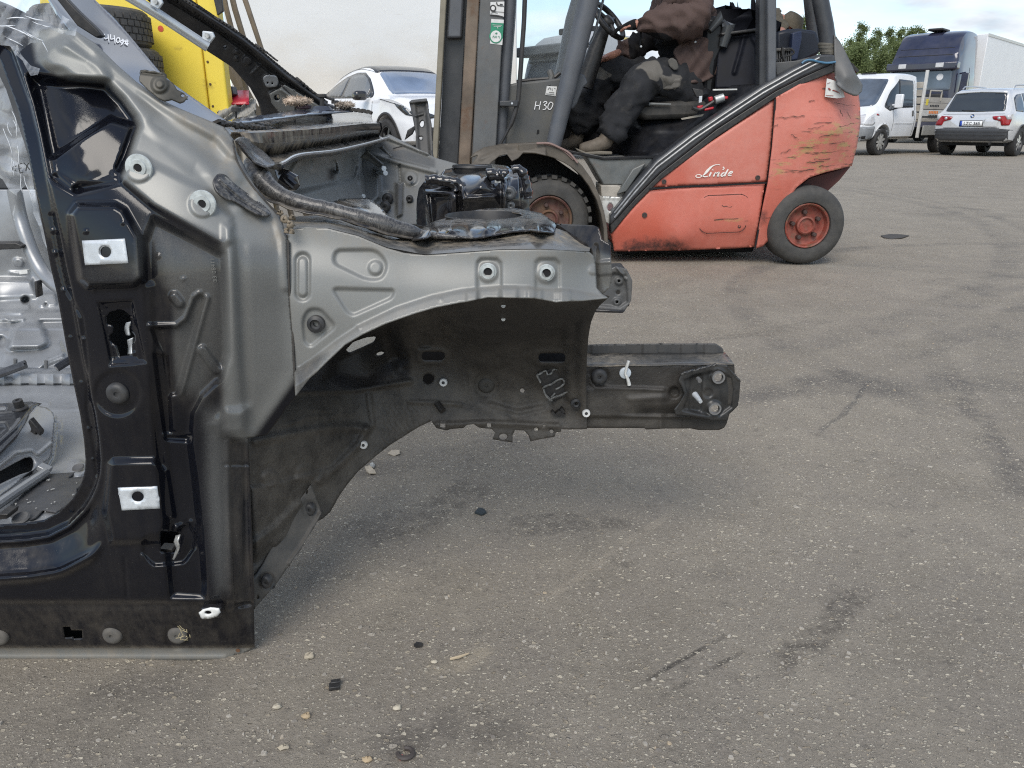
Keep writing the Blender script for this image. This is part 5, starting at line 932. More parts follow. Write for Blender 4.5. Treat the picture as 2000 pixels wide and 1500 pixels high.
sheet('cowl_sheet', [(444, 236), (470, 228), (520, 224), (560, 218), (574, 216), (600, 214), (680, 212), (690, 217), (600, 224), (520, 234), (470, 240)], rbf([(444, 236, 1.5), (690, 214, 2.55), (574, 216, 2.1), (520, 230, 1.7)]), pbr('panel_blue_grey', (.055, .064, .092), .16, .2), shell, [('line', [(455, 232), (520, 226)], .02, 5)], [], 3, None, .003)
text_mesh('33 08411', .0078, Matrix.Translation(Vector(side_pt(418, 527, .0012))) @ Matrix.Rotation(PI / 2, 4, 'X') @ Matrix.Rotation(PI / 2, 4, 'Z'), 'stamped_number', pbr('stamp_grey', (.14, .14, .13), .5), shell, 1.1, thick=.0004)
# ---------------------------------------------------------------- red forklift truck standing side on behind the car body
def make_truck_red():
    t = NT('faded_red_paint'); v = t.pos('Position'); st = t.attr('stain'); sc = t.attr('scrape'); fd = t.attr('fade')
    n = t.noise(v, 3.5, 6, .65); n2 = t.noise(v, 26, 7, .7); nf = t.noise(v, 160, 4, .7)
    c = t.mix(t.ramp(n, .25, .75), (.47, .072, .038), (.53, .115, .068))
    c = t.mix(t.math('MULTIPLY', fd, t.ramp(n2, .2, .8, .6, 1)), c, (.58, .235, .185))
    c = t.mix(t.ramp(n2, .60, .72, 0, .35), c, (.30, .085, .06)); c = t.mix(t.ramp(nf, .66, .75, 0, .5), c, (.16, .07, .05))
    streak = t.noise(t.map(v, scale=(5, 1, 42), rot=(0, -.12, 0)), 1.0, 7, .72); st2 = t.noise(t.map(v, scale=(9, 1, 30), rot=(0, .5, 0), loc=(2, 0, 1)), 1.0, 6, .7)
    c = t.mix(t.math('MULTIPLY', t.ramp(sc, .35, 1.0), t.math('MULTIPLY', t.ramp(st2, .50, .62), .8)), c, (.40, .29, .12))
    c = t.mix(t.math('MULTIPLY', t.ramp(sc, .0, .7), t.ramp(streak, .57, .64)), c, (.12, .06, .04))
    c = t.mix(t.math('MULTIPLY', t.ramp(sc, .05, .6), t.ramp(streak, .36, .30)), c, (.62, .34, .24))
    sf = t.math('MULTIPLY', t.ramp(t.math('ADD', st, t.math('MULTIPLY', t.math('SUBTRACT', n2, .5), t.math('MULTIPLY', t.ramp(st, 0, .3), 1.3))), .12, .90), .93)
    c = t.mix(sf, c, (.025, .022, .022))
    t.bump(t.math('ADD', nf, t.math('MULTIPLY', streak, t.math('MULTIPLY', sc, 2))), .12, .002)
    return t.done(Base_Color=c, Roughness=t.mixf(n2, .38, .62), Specular_IOR_Level=.45)
M_RED = make_truck_red()
M_RIMR = pbr('rim_red', (.24, .045, .028), .6, 0, .3, 30, dust=.5, ds=25, rust=.45)
M_DKG = pbr('frame_charcoal', (.035, .037, .042), .34, 0, .2, 12, dust=.4, ds=12, dcol=(.2, .2, .19))
M_GREYP = pbr('mast_grey', (.105, .110, .112), .45, 0, .2, 6, dust=.5, ds=7, dcol=(.20, .165, .125), rust=.12)
M_RUST = pbr('rail_rubbed', (.155, .115, .085), .5, .2, .35, 7, rust=.3, rs=6, dust=.6, ds=9, dcol=(.22, .19, .14))
M_TAN = pbr('rail_edge_tan', (.20, .18, .135), .55, 0, .2, 9, dust=.4, ds=8)
M_TYRE = pbr('tyre_rubber', (.045, .044, .042), .75, 0, .25, 18, dust=.75, ds=14, dcol=(.17, .155, .13), bump=.3, bs=140)
M_VINYL = pbr('cab_vinyl', (.010, .011, .014), .26, 0, .3, 14, dust=.15, ds=10, spec=.28)
M_FLAP = pbr('rubber_flap', (.095, .098, .10), .5, 0, .15, 10, dust=.4, ds=9)
M_STEP = pbr('step_steel', (.13, .14, .14), .4, .3, .2, 10, dust=.5, ds=9, up=.35, rust=.15)
M_ALU = pbr('bright_step', (.62, .62, .59), .4, .3, .15, 20, dust=.3, ds=14)
M_DASH = pbr('dash_grey', (.075, .078, .080), .5, 0, .15, 6, dust=.6, ds=6, dcol=(.19, .17, .12))
FN, FF = 4.68, 5.74
fk = thing('forklift', 'faded red forklift with grey mast and a driver on its seat', 'forklift', tuple(PZ(1330, 505, 0)))
def fe_(name, poly, Y0, Y1, mat, bevel=.006, parent=None, label=None, smooth=35):
    mb = MB(); mb.ext(poly, Y0, Y1); return mb.build(name, mat, parent or fk, bevel=bevel, label=label, smooth=smooth)
# counterweight, engine cover and skirt: faces with relief over solid cores
CW = [(1516, 190), (1560, 165), (1610, 146), (1640, 139), (1662, 150), (1675, 172), (1680, 205), (1681, 240), (1674, 286), (1664, 324), (1640, 330), (1610, 337), (1580, 347), (1556, 366), (1536, 394), (1522, 422), (1510, 452), (1501, 470), (1490, 481), (1477, 485), (1483, 440), (1491, 400), (1500, 357), (1508, 290), (1513, 230)]
cw_f = rbf([(1513, 200, 4.672), (1560, 300, 4.655), (1600, 200, 4.672), (1640, 140, 4.76), (1640, 250, 4.69), (1680, 205, 4.90), (1681, 240, 4.90), (1664, 324, 4.86), (1490, 470, 4.69), (1520, 400, 4.665), (1610, 337, 4.70)])
SCR = [(1505, 345), (1512, 300), (1560, 268), (1620, 240), (1690, 215), (1690, 330), (1600, 345), (1540, 330), (1515, 360)]
sheet('counterweight', CW, cw_f, M_RED, fk, [('line', [(1640, 330), (1610, 337), (1580, 347), (1556, 366), (1536, 394), (1522, 422), (1501, 470)], .006, 5)], [], 4, {'stain': (0, [([(1485, 410), (1500, 410), (1498, 440), (1480, 445)], .5, 10)]), 'scrape': (.12, [(SCR, 1.0, 40)]), 'fade': (.75, [([(1490, 350), (1560, 350), (1520, 420), (1480, 490)], .45, 30)])}, .006, label='scraped and gouged red counterweight at the rear')
fe_('counterweight_core', [(1516, 196), (1610, 150), (1640, 145), (1668, 180), (1672, 240), (1662, 318), (1610, 333), (1580, 342), (1552, 364), (1530, 396), (1504, 462), (1480, 480), (1500, 357)], 4.92, FF, M_RED, .03)
fe_('wheel_arch', [(1540, 385), (1580, 348), (1662, 325), (1640, 352), (1612, 378), (1570, 372)], 4.86, 5.5, pbr('arch_maroon', (.085, .022, .018), .6, 0, .3, 12), .004)
EC = [(1270, 366), (1290, 347), (1350, 303), (1420, 256), (1470, 222), (1512, 194), (1510, 240), (1504, 300), (1497, 355), (1400, 360)]
sheet('engine_cover', EC, rbf([(1270, 366, 4.70), (1512, 194, 4.70), (1497, 355, 4.69), (1420, 300, 4.682), (1400, 360, 4.688)]), M_RED, fk, [('poly', EC, .012, 10)], [], 4, {'stain': (0, [([(1272, 362), (1300, 342), (1310, 350), (1290, 368)], .3, 20)]), 'scrape': (.04, []), 'fade': (.85, [([(1270, 340), (1340, 300), (1350, 370), (1260, 372)], .35, 40)])}, .006, label='red triangular engine cover panel')
SK = [(1193, 457), (1230, 414), (1268, 372), (1330, 367), (1400, 364), (1494, 359), (1486, 410), (1478, 455), (1474, 482), (1440, 485), (1330, 489), (1200, 491)]
HAT = rounded([(1372, 388), (1382, 382), (1450, 379), (1461, 386), (1462, 396), (1456, 445), (1446, 453), (1378, 456), (1366, 448), (1366, 430)], 10)
sheet('side_skirt', SK, rbf([(1193, 457, 4.70), (1268, 372, 4.69), (1494, 359, 4.69), (1330, 430, 4.672), (1480, 440, 4.675), (1330, 470, 4.685), (1330, 490, 4.74), (1200, 491, 4.74), (1474, 482, 4.73), (1420, 380, 4.682)]), M_RED, fk, [('poly', SK, .01, 8), ('poly', HAT, .003, 3)], [], 3.6,
      {'stain': (0, [([(1225, 474), (1262, 466), (1320, 468), (1340, 480), (1330, 495), (1200, 495)], .80, 40), ([(1195, 488), (1480, 482), (1480, 496), (1195, 498)], .5, 8)]), 'scrape': (.05, [([(1390, 428), (1460, 424), (1460, 436), (1400, 436)], .8, 6)]), 'fade': (.55, [([(1190, 440), (1300, 380), (1300, 470), (1200, 480)], .15, 60)])}, .006, label='red lower side panel with a rounded hatch')
fe_('chassis_core', [(1200, 455), (1270, 376), (1512, 202), (1496, 357), (1474, 478), (1202, 486)], 4.76, FF, M_RED, .02)
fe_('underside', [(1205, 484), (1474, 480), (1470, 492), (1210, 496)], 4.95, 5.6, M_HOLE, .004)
for seam in ([(1268, 369), (1330, 364.5), (1400, 362), (1497, 357)], [(1514, 194), (1512, 235), (1506, 300), (1499, 357), (1491, 400), (1483, 440), (1475, 484)]):
    ribbon([seam], 4.668, 'panel_gap', M_HOLE, fk, 3.4, 0)
ribbon([HAT + [HAT[0]]], 4.668, 'hatch_gap', pbr('gap_brown', (.06, .025, .02), .7), fk, 1.3, .001)
for x, y, r in ((1297, 355, 4.5), (1480, 347, 4.5), (1259, 420, 5), (1381, 394, 3.2), (1453, 391, 3.2), (1373, 443, 3.2), (1444, 442, 3.2), (1500, 402, 3)):
    mb = MB(); R = r * .00315; mb.lathe([(R, -.004), (R, .003), (R * .6, .004), (R * .5, .001), (0, .001)], P(x, y, 4.672), (0, -1, 0), 12); mb.build('screw', pbr('screw_dark', (.05, .035, .03), .6), fk)
S = lambda pts: [(1340 + x / 16.667, 300 + y / 16.667, *([w / 16.667] if w else [])) for x, y, w in pts]
ribbon([S([(1110, 368, 26), (1010, 358, 20), (900, 385, 28), (800, 450, 60), (700, 555, 85), (640, 625, 70), (590, 680, 40), (520, 735, 22), (430, 775, 24), (340, 765, 30), (318, 725, 26), (360, 690, 20), (430, 682, 22), (500, 710, 28), (590, 748, 36), (660, 748, 30), (720, 735, 18)]), S([(820, 610, 50), (770, 700, 52), (765, 745, 40)]), S([(880, 520, 40), (860, 540, 44)]), S([(970, 615, 48), (920, 690, 52), (890, 745, 48)]), S([(940, 680, 22), (1010, 625, 34), (1070, 612, 46), (1050, 680, 50), (1020, 735, 44), (1090, 720, 18)]),
        S([(1250, 610, 34), (1180, 650, 44), (1140, 710, 46), (1180, 738, 36), (1240, 690, 26)]), S([(1370, 510, 44), (1310, 610, 52), (1260, 700, 54), (1270, 735, 36)]), S([(1200, 430, 40), (1240, 480, 30), (1190, 530, 30)]), S([(1380, 680, 30), (1470, 640, 30), (1515, 590, 34), (1460, 580, 34), (1400, 640, 48), (1380, 700, 46), (1440, 710, 26), (1490, 700, 14)])], 4.6715, 'script_logo', pbr('logo_white', (.80, .76, .70), .5), fk, 2, .003)
ribbon([[(1353, 414), (1358, 413)], [(1355, 413, 2), (1356, 420, 1.6)]], 4.672, 'paint_chip', M_INKW, fk, 1.6, .004)
rs = random.Random(4)
scr = []
for x0, y0, x1, y1 in ((1515, 231, 1545, 228), (1545, 228, 1572, 226), (1590, 240, 1625, 238), (1580, 196, 1592, 197), (1630, 202, 1670, 206), (1655, 220, 1662, 232), (1640, 215, 1646, 226), (1512, 246, 1520, 244), (1578, 252, 1610, 246), (1600, 268, 1640, 262), (1560, 290, 1600, 286), (1590, 312, 1622, 309), (1575, 318, 1610, 314), (1600, 325, 1630, 322), (1545, 262, 1560, 272), (1620, 280, 1650, 276), (1525, 300, 1545, 292), (1640, 248, 1668, 240), (1410, 402, 1430, 404), (1395, 430, 1455, 426), (1560, 336, 1590, 330), (1606, 172, 1622, 176), (1470, 425, 1510, 424)):
    n = 5; scr.append(([(x0 + (x1 - x0) * k / n, y0 + (y1 - y0) * k / n + rs.uniform(-1.6, 1.6), rs.uniform(.4, 1.8)) for k in range(n + 1)], 1.0))
ribbon(scr, lambda V: np.minimum(cw_f(V), 4.70) if V[0][0] > 1500 else np.full(len(V), 4.670), 'scratch_marks', pbr('scratch_brown', (.085, .045, .035), .8), fk, 1, .007)['kind'] = 'stuff'
# diagonal frame rail
UP = [(1192, 421), (1240, 360), (1283, 311), (1355, 256), (1420, 212), (1490, 166), (1550, 133), (1602, 106), (1630, 106), (1634, 121), (1570, 150), (1515, 178), (1400, 252), (1290, 338), (1240, 388), (1192, 441)]
LOW = [(1192, 440), (1240, 388), (1290, 337.5), (1400, 252), (1515, 177.5), (1570, 150), (1634, 120.5), (1636, 138), (1560, 168), (1516, 191), (1400, 268), (1290, 352), (1240, 402), (1194, 457)]
fe_('frame_rail', UP, 4.665, 4.80, M_DKG, .012); fe_('frame_seal', LOW, 4.672, 4.78, M_BLKP, .006)
for off, r in ((3.0, .006), (12, .007)):
    pts = [(1200, 413 + off), (1240, 364 + off), (1283, 315 + off), (1355, 260 + off), (1420, 216 + off), (1490, 170 + off), (1550, 136 + off), (1600, 110 + off)]
    mb = MB(); mb.tube([P(x, y, 4.664) for x, y in pts], r, 8); mb.build('highlight_rib', pbr('bead_highlight', (.22, .225, .23), .3, .3, .3, 30), fk)  # pale ribs paint highlight lines along the dark rail
# pillars and guard roof
def mastx(x0, y): return x0 - .052 * y + (x0 - 900) * .00018 * y * -1
mb = MB(); mb.tube([P(1212, -255, 4.76), P(1150, 0, 4.76), P(1115, 142, 4.76), P(1081, 284, 4.76)], [19 * .0032, 18.5 * .0032, 17 * .0032, 14 * .0032], 18); fp = mb.build('front_pillar', M_GREYP if False else pbr('pillar_slate', (.085, .092, .105), .4, 0, .15, 7, dust=.35, ds=8, dcol=(.22, .21, .19)), fk, label='slate grey front pillar of the cab')
mb = MB(); mb.tube([P(1192, -200, 5.66), P(1120, 40, 5.66), P(1080, 240, 5.66)], 17 * .0032, 14); mb.build('front_pillar', MATS['pillar_slate'], fk)
fe_('middle_pillar', [(1484, -260), (1499, -260), (1499, 178), (1490, 186), (1483, 178)], 4.74, 4.82, M_DKG, .006); fe_('middle_pillar_face', [(1499.5, -260), (1517, -260), (1517, 170), (1499.5, 184)], 4.70, 4.78, MATS['pillar_slate'], .008)
mb = MB(); mb.tube([P(1560, -260, 4.78), P(1592, -50, 4.77), P(1602, 0, 4.76), P(1612, 50, 4.75), P(1619, 98, 4.74)], 14 * .0032, 16); mb.build('rear_pillar', M_DKG, fk, label='dark tubular rear pillar of the cab')
mb = MB(); mb.tube([P(1560, -220, 5.66), P(1590, 80, 5.66)], 13 * .0032, 12); mb.build('rear_pillar', M_DKG, fk)
a, b = P(1205, -262, 4.74), P(1570, -262, 4.74)
mb = MB(); zt = a[2]
for k in range(8): mb.box((a[0] + (b[0] - a[0]) * k / 7, 5.2, zt), (.05, 1.0, .05))
for Y in (4.74, 5.66): mb.box(((a[0] + b[0]) / 2, Y, zt + .03), (b[0] - a[0] + .1, .06, .07))
mb.build('guard_roof', M_DKG, fk, bevel=.006)
mb = MB()
for k in range(5): mb.lathe([(15.2 * .0032 + .002 * (k % 2), -.008), (15.8 * .0032, 0), (15.2 * .0032, .008)], P(1615 + k, 88 + k * 4, 4.745), (.1, -.05, 1), 18)
mb.build('tape_wrap', pbr('tape_brown', (.10, .092, .075), .6, 0, .3, 60), fk, smooth=60)
# mast
def strip(xa, xb, y0=-260, y1=496): return [(xa - .053 * y0, y0), (xb - .053 * y0 + .002 * y0, y0), (xb - .053 * y1 - .006 * y1, y1), (xa - .053 * y1, y1)]
mast = []
mast.append(fe_('mast_edge', strip(860, 873), 4.76, 4.83, M_TAN, .006)); mast.append(fe_('mast_web', strip(873, 913), 4.85, 4.88, M_DKG, .003))
mast.append(fe_('mast_edge', strip(912, 938), 4.75, 4.86, M_RUST, .008, label='rust streaked edge of the mast channel')); mast.append(fe_('mast_plate', strip(938, 986, -260, 340), 4.745, 4.80, M_GREYP, .006, label='grey side plate of the mast'))
mast.append(fe_('inner_mast', strip(876, 906, -260, 74), 4.79, 4.845, MATS['pillar_slate'], .012))
mb = MB(); mb.tube([P(1008, -255, 4.83), P(996, 0, 4.83), P(985, 150, 4.83), P(976, 285, 4.83)], 11 * .0033, 16); mast.append(mb.build('lift_cylinder', MATS['pillar_slate'], fk))
for o in mast:
    c = o.copy(); COL.objects.link(c); c.location = o.location + Vector((0, .78, 0))
mb = MB()
for y in (-200, 140, 420): a = P(925 - .05 * y, y, 4.9); mb.box(a + np.array((0, .32, 0)), (.06, .66, .09))
mb.build('mast_crossbeam', M_DKG, fk, bevel=.006)
for Y in (5.0, 5.38):
    a = PZ(842, 500, .06); x = P(838, 480, Y)[0]; mb = MB(); mb.box((x - .03, Y, .30), (.04, .11, .48)); mb.box((x - .52, Y, .075), (.98, .11, .035)); mb.build('fork', M_DKG, fk, bevel=.004)
mb = MB(); mb.box((P(846, 400, 5.2)[0], 5.2, .42), (.05, .8, .1)); mb.box((P(844, 400, 5.2)[0], 5.2, .2), (.05, .8, .08)); mb.build('fork_carriage', M_DKG, fk, bevel=.004)
mb = MB(); mb.tube([P(x, y, 4.76) for x, y in cr([(1030, -250), (1025, 0), (1020, 90), (1013, 185), (1009, 208), (1000, 238), (988, 262), (976, 284)], 4)], [.0135] * 22 + [.0085] * 7, 10); mb.build('hydraulic_hose', pbr('hose_black', (.022, .022, .024), .4, 0, .2, 20, dust=.3), fk)
fe_('hose_clamp', [(976, 197), (1012, 196), (1011, 208), (976, 207)], 4.735, 4.79, M_DKG, .004)
mb = MB(); mb.lathe([(.006, 0), (.006, .006), (0, .006)], P(1000, 202, 4.735), (0, -1, 0), 8); mb.build('bolt', M_ZINC, fk)
# cab front, glass and writing
fe_('front_panel', [(982, 168), (1006, 162), (1115, 150), (1108, 180), (1082, 286), (972, 288), (978, 220)], 4.84, 5.6, M_DASH, .012, label='dusty grey front panel with H30 in white')
fe_('panel_slot', [(1049, 254), (1053, 253), (1053, 260), (1048, 262)], 4.836, 4.842, M_HOLE, 0)
ribbon([[(1047, 198), (1044, 214)], [(1056, 198), (1053, 214)], [(1046, 206), (1055, 206)], [(1061, 200), (1066, 198), (1068, 201), (1063, 205), (1067, 208), (1065, 213), (1060, 214)], [(1076, 199), (1072, 203), (1070, 210), (1073, 214), (1077, 211), (1080, 203), (1076, 199)]], 4.836, 'model_number', M_INKW, fk, 1.5, .002)
gl = fe_('windscreen', [(1036, -250), (1200, -250), (1135, 0), (1097, 150), (1069, 153), (1010, 158), (1020, 60)], 5.0, 5.005, glass_mat('cab_glass', (.94, .96, .96), .04, .02, .05), 0, label='smeared clear windscreen of the cab')
mb = MB(); mb.tube([P(x, y, 4.985) for x, y in [(1009, 160), (1040, 156), (1069, 154), (1085, 150), (1094, 142)]], .012, 8); mb.build('screen_seal', M_BLKP, fk)
mb = MB(); mb.tube([P(1074, 140, 4.93), P(1078, 152, 4.9), (P(1073, 168, 4.84))], [.02, .018, .008], 8); mb.build('wiper_motor', M_DASH, fk)
def sticker(poly, Y, mat, name, strokes=(), ink=None, discs=(), lift=.0015):
    o = fe_(name, poly, Y - lift, Y, mat, 0)
    for x, y, r, m in discs:
        mb = MB(); mb.lathe([(r * .0032, -.001), (r * .0032, .001), (0, .001)], P(x, y, Y - lift - .001 - .0004 * (10 - r)), (0, -1, 0), 22); mb.build('sticker_print', m, o)
    if strokes: ribbon(strokes, Y - lift - .002, 'sticker_print', ink or M_INKD, o, .9, .0015)
    return o
M_STK, M_GRN = pbr('sticker_white', (.68, .68, .66), .5, 0, .1, 30, dust=.3, ds=30), pbr('sticker_green', (.02, .23, .125), .5, 0, .15, 30)
sticker([(958, 4), (985, 3), (984, 33), (957, 29)], 4.744, M_STK, 'pictogram_sticker', [[(960, 22), (985, 24)], [(957, 29, 2), (970, 30, 2), (983, 33, 2)], [(970, 4, 2), (972, 10, 2), (984, 12, 1.5)], [(958, 26), (964, 24), (972, 26)], [(976, 8, 2), (982, 9, 2)]], None, [(963, 16, 5.5, M_INKD), (963, 16, 3.2, M_STK)])
gs = sticker([(959.5, 37), (984, 38.5), (981, 88), (957, 85)], 4.744, M_STK, 'inspection_sticker', [[(962, 48.5, .8), (980, 49.5, .8)], [(964, 51, .8), (978, 52, .8)], [(971, 54, 1.2), (973, 55, 1.2)]], M_STK)
fe_('sticker_print', [(959.3, 44), (983.5, 45.5), (982, 74), (979, 78), (960, 77), (957.5, 72)], 4.7415, 4.7425, M_GRN, 0, gs)
for r, m in ((11.5, M_GRN), (9.5, M_STK)):
    mb = MB(); mb.lathe([(r * .0032, -.0005), (r * .0032, .0006), (0, .0006)], P(968.5, 71, 4.7412 - (.0012 if r < 11 else 0)), (0, -1, 0), 26); mb.build('sticker_print', m, gs)
ribbon([[(962, 73), (964, 70), (966, 74)], [(967, 73), (969, 70), (970, 74)], [(972, 71), (975, 71), (975, 75)], [(967, 65, 1.4), (971, 64, 1.4), (969, 67)]], 4.738, 'sticker_print', M_GRN, gs, .9, .002)
sticker([(1068, 168), (1088, 169), (1085, 188), (1065, 185)], 4.838, M_STK, 'data_sticker', [[(1070, 175), (1074, 171), (1076, 176)], [(1078, 172), (1079, 177)], [(1082, 172), (1085, 173)], [(1067, 183), (1075, 184), (1083, 185)], [(1072, 180), (1082, 181)]])
sticker([(1615, 153), (1632, 158), (1646, 172), (1650, 190), (1635, 192), (1611, 189)], 4.672, M_STK, 'torn_sticker', [[(1616, 163), (1622, 161)], [(1618, 172, 3), (1622, 176, 3)], [(1626, 176, 2), (1632, 178, 2), (1640, 182, 1)], [(1613, 186), (1628, 187)]], pbr('sticker_red', (.25, .04, .03), .6))
# steps, wheel arch, wheels
fe_('step_side', [(1140, 298), (1180, 307), (1240, 305), (1284, 303), (1262, 330), (1232, 362), (1178, 362), (1160, 330)], 4.80, 5.2, M_STEP, .01, label='worn steel step side under the cab floor')
fe_('step_brace', [(1236, 330), (1262, 318), (1224, 374), (1205, 380)], 4.75, 4.81, M_STEP, .006)
fe_('toe_step', [(1174, 362), (1208, 362), (1225, 378), (1222, 388), (1174, 384)], 4.78, 5.1, pbr('step_dusty', (.40, .37, .32), .6, .1, .2, 14, dust=.5), .006)
sheet('perforated_step', [(1174, 383), (1225, 386), (1222, 392), (1190, 438), (1176, 430)], 4.74, M_ALU, fk, [('disc', (1180 + 9 * k, 386, 3), .008, 3) for k in range(5)], [circ(1192, 405, 6, 8, 16)], 3, None, .004)
ARO = [(1012, 281), (1045, 279), (1068, 282), (1092, 290), (1115, 303), (1136, 322), (1155, 348), (1170, 380), (1180, 412), (1186, 445), (1188, 478)]
ARI = [(1180, 478), (1179, 447), (1174, 418), (1165, 390), (1151, 364), (1136, 344), (1118, 328), (1100, 317), (1080, 308), (1062, 303), (1040, 300), (1014, 300)]
fe_('mudguard', ARO + ARI, 4.645, 5.02, pbr('mudguard_tan', (.085, .074, .060), .6, 0, .25, 12, dust=.4, ds=9, dcol=(.24, .2, .15)), .004, label='dusty mudguard over the front wheel')
sheet('torn_guard', [(918, 308), (925, 299), (945, 288), (978, 281), (1010, 279), (1045, 278), (1066, 283), (1066, 303), (1045, 298), (1022, 297), (1012, 308), (1000, 314), (990, 300), (976, 303), (960, 316), (946, 334), (905, 340), (926, 314), (934, 302)], rbf([(918, 308, 4.62), (1066, 290, 4.63), (990, 280, 4.72), (990, 310, 4.58), (905, 340, 4.66)]), MATS['mudguard_tan'], fk, [('line', [(940, 310), (980, 292), (1010, 290)], .01, 6), ('line', [(960, 330), (975, 310)], .008, 6)], [], 3, None, .006, label='torn rubber front of the mudguard')
mb = MB(); mb.tube([P(x, y, 4.63) for x, y in cr([(1048, 280), (1072, 280), (1092, 288), (1112, 299), (1128, 318)], 4)], .006, 6); mb.tube([P(x, y, 4.64) for x, y in cr([(1062, 281), (1082, 285), (1100, 294), (1120, 312)], 4)], .005, 6); mb.build('cable_run', pbr('cable_pink', (.25, .17, .15), .6), fk)
fe_('wheel_well_shade', [(920, 320), (1000, 300), (1070, 300), (1135, 345), (1172, 410), (1180, 486), (920, 486)], 5.03, 5.06, M_HOLE, 0)  # near-black sheet painted as the shade inside the wheel arch
def fk_wheel(px, py, r, Y, w, tread, name):
    k = mpp(px, py, Y); R = r * k; c = P(px, py, Y)
    pr = [(R * .56, .01), (R * .60, -.012), (R * .78, -.020), (R * .93, -.004), (R * .985, .02), (R, .05), (R, w - .05), (R * .98, w - .02), (R * .9, w), (R * .56, w)]
    mb = MB(); mb.lathe(pr, c, (0, 1, 0), 56); ty = mb.build('wheel', M_TYRE, fk, smooth=40)
    if tread:
        mb = MB(); n = 26
        for i in range(n):
            for side in (0, 1):
                a = 2 * PI * (i + side * .5) / n; d = np.array((math.cos(a), 0, math.sin(a))); tg = np.array((-math.sin(a), 0, math.cos(a)))
                R3 = np.stack((d, np.array((0, 1, 0)), tg), 1); mb.box(c + d * (R + .002) + np.array((0, .045 if side == 0 else w - .06, 0)), (.022, .10, .034), R3)
        setp(mb.build('tread_block', M_TYRE, ty, bevel=.003), kind='stuff')
    mb = MB(); mb.lathe([(R * .57, -.004), (R * .55, -.010), (R * .52, -.004), (R * .49, .035), (R * .40, .042), (R * .24, .040), (R * .23, .014), (R * .19, .008), (R * .17, .016), (R * .16, .022), (0, .022)], c, (0, 1, 0), 40); rim = mb.build('rim', M_RIMR if not tread else pbr('rim_dirty', (.085, .028, .022), .7, 0, .4, 20, dust=.6, ds=20, rust=.5), ty)
    for i in range(5):
        a = 2 * PI * i / 5 + .5; mb = MB(); mb.lathe([(.014, .045), (.014, .012), (.009, .006), (0, .006)], c + np.array((math.cos(a), 0, math.sin(a))) * R * .34, (0, 1, 0), 8); mb.build('wheel_nut', pbr('nut_dark', (.06, .035, .03), .6), ty)
fk_wheel(1576, 441, 76, 4.66, .20, False, 'wheel'); fk_wheel(1072, 429, 80, 4.72, .23, True, 'wheel')
mb = MB()
for x, Y in ((P(1576, 441, 5.5)[0] * 4.68 / 5.5, 5.48), (P(1072, 429, 5.5)[0] * 4.72 / 5.5, 5.46)):
    mb = MB(); mb.lathe([(.12, 0), (.235, .0), (.245, .05), (.245, .15), (.235, .2), (.12, .2)], (x, Y, .245), (0, 1, 0), 40); mb.build('wheel', M_TYRE, fk)
# inside of the cab
floor_f = rbf([(1100, 292, 5.45), (1180, 300, 5.30), (1285, 308, 4.80), (1240, 238, 5.12), (1330, 236, 5.0), (1400, 180, 4.95), (1485, 172, 4.80), (1400, 240, 4.80), (1250, 280, 4.98)])
sheet('cab_floor', [(1100, 288), (1150, 250), (1240, 232), (1330, 225), (1400, 168), (1486, 163), (1486, 176), (1400, 234), (1290, 314), (1284, 305), (1240, 306), (1180, 309), (1140, 298)], floor_f, M_VINYL, fk, [('line', [(1250, 250), (1330, 250), (1400, 200)], .02, 16), ('line', [(1200, 296), (1290, 300)], .01, 6), ('fn', lambda V: .012 * np.sin(V[:, 0] * .13) * sst((V[:, 1] - 290) / 15), 0, 0)], [], 4, None, .004, label='black moulded cab floor and engine lid')
fe_('floor_edge', [(1100, 291), (1140, 299), (1180, 307.5), (1240, 305), (1284, 303), (1286, 309), (1240, 311), (1180, 313), (1140, 305), (1100, 297)], 4.79, 5.5, M_VINYL, .003)
fe_('dark_cab_backing', [(1090, 170), (1130, 148), (1330, 146), (1400, 165), (1400, 296), (1090, 292)], 5.62, 5.66, M_HOLE, 0)  # near-black backing added to make the cab interior look dark
fe_('lid_strip', [(1393, 174), (1440, 173), (1440, 176), (1393, 177)], 4.83, 4.85, M_ALU, .001)
seat_p = [(1238, 208), (1262, 200), (1330, 196), (1388, 198), (1396, 214), (1384, 230), (1262, 234), (1244, 226)]
fe_('seat_base', seat_p, 4.95, 5.48, pbr('seat_cloth', (.030, .029, .027), .7, 0, .2, 20, dust=.4, ds=20), .03); fe_('seat_cushion', [(1262, 178), (1390, 168), (1402, 196), (1270, 205)], 4.97, 5.46, M_VINYL, .04)
fe_('seat_back', [(1372, 40), (1384, 30), (1398, 30), (1424, 46), (1430, 60), (1418, 90), (1404, 120), (1396, 190), (1372, 195)], 4.99, 5.45, M_VINYL, .03, label='black vinyl seat back')
mb = MB(); mb.tube([P(1386, 60, 4.97), P(1408, 34, 4.97), P(1424, 50, 4.97), P(1412, 92, 4.97)], [.02, .035, .04, .025], 12); mb.build('seat_wing', pbr('seat_shine', (.05, .055, .06), .18), fk)
sheet('bonnet_rear', rounded([(1398, 172), (1402, 110), (1408, 72), (1416, 65), (1450, 60), (1484, 55), (1486, 168)], 6), rbf([(1398, 172, 4.93), (1408, 70, 5.02), (1484, 55, 4.98), (1486, 168, 4.90)]), pbr('lid_black', (.013, .014, .019), .5, 0, .3, 14, spec=.10), fk, [('line', [(1454, 66), (1446, 100), (1434, 142)], .02, 6), ('line', [(1412, 74), (1450, 70), (1484, 64)], .018, 5), ('line', [(1472, 76), (1480, 90), (1482, 150)], .02, 8)], [], 3, None, .3)
fe_('lid_top', [(1408, 64), (1484, 54), (1484, 60), (1410, 70)], 4.94, 5.5, M_BLKP, .006)
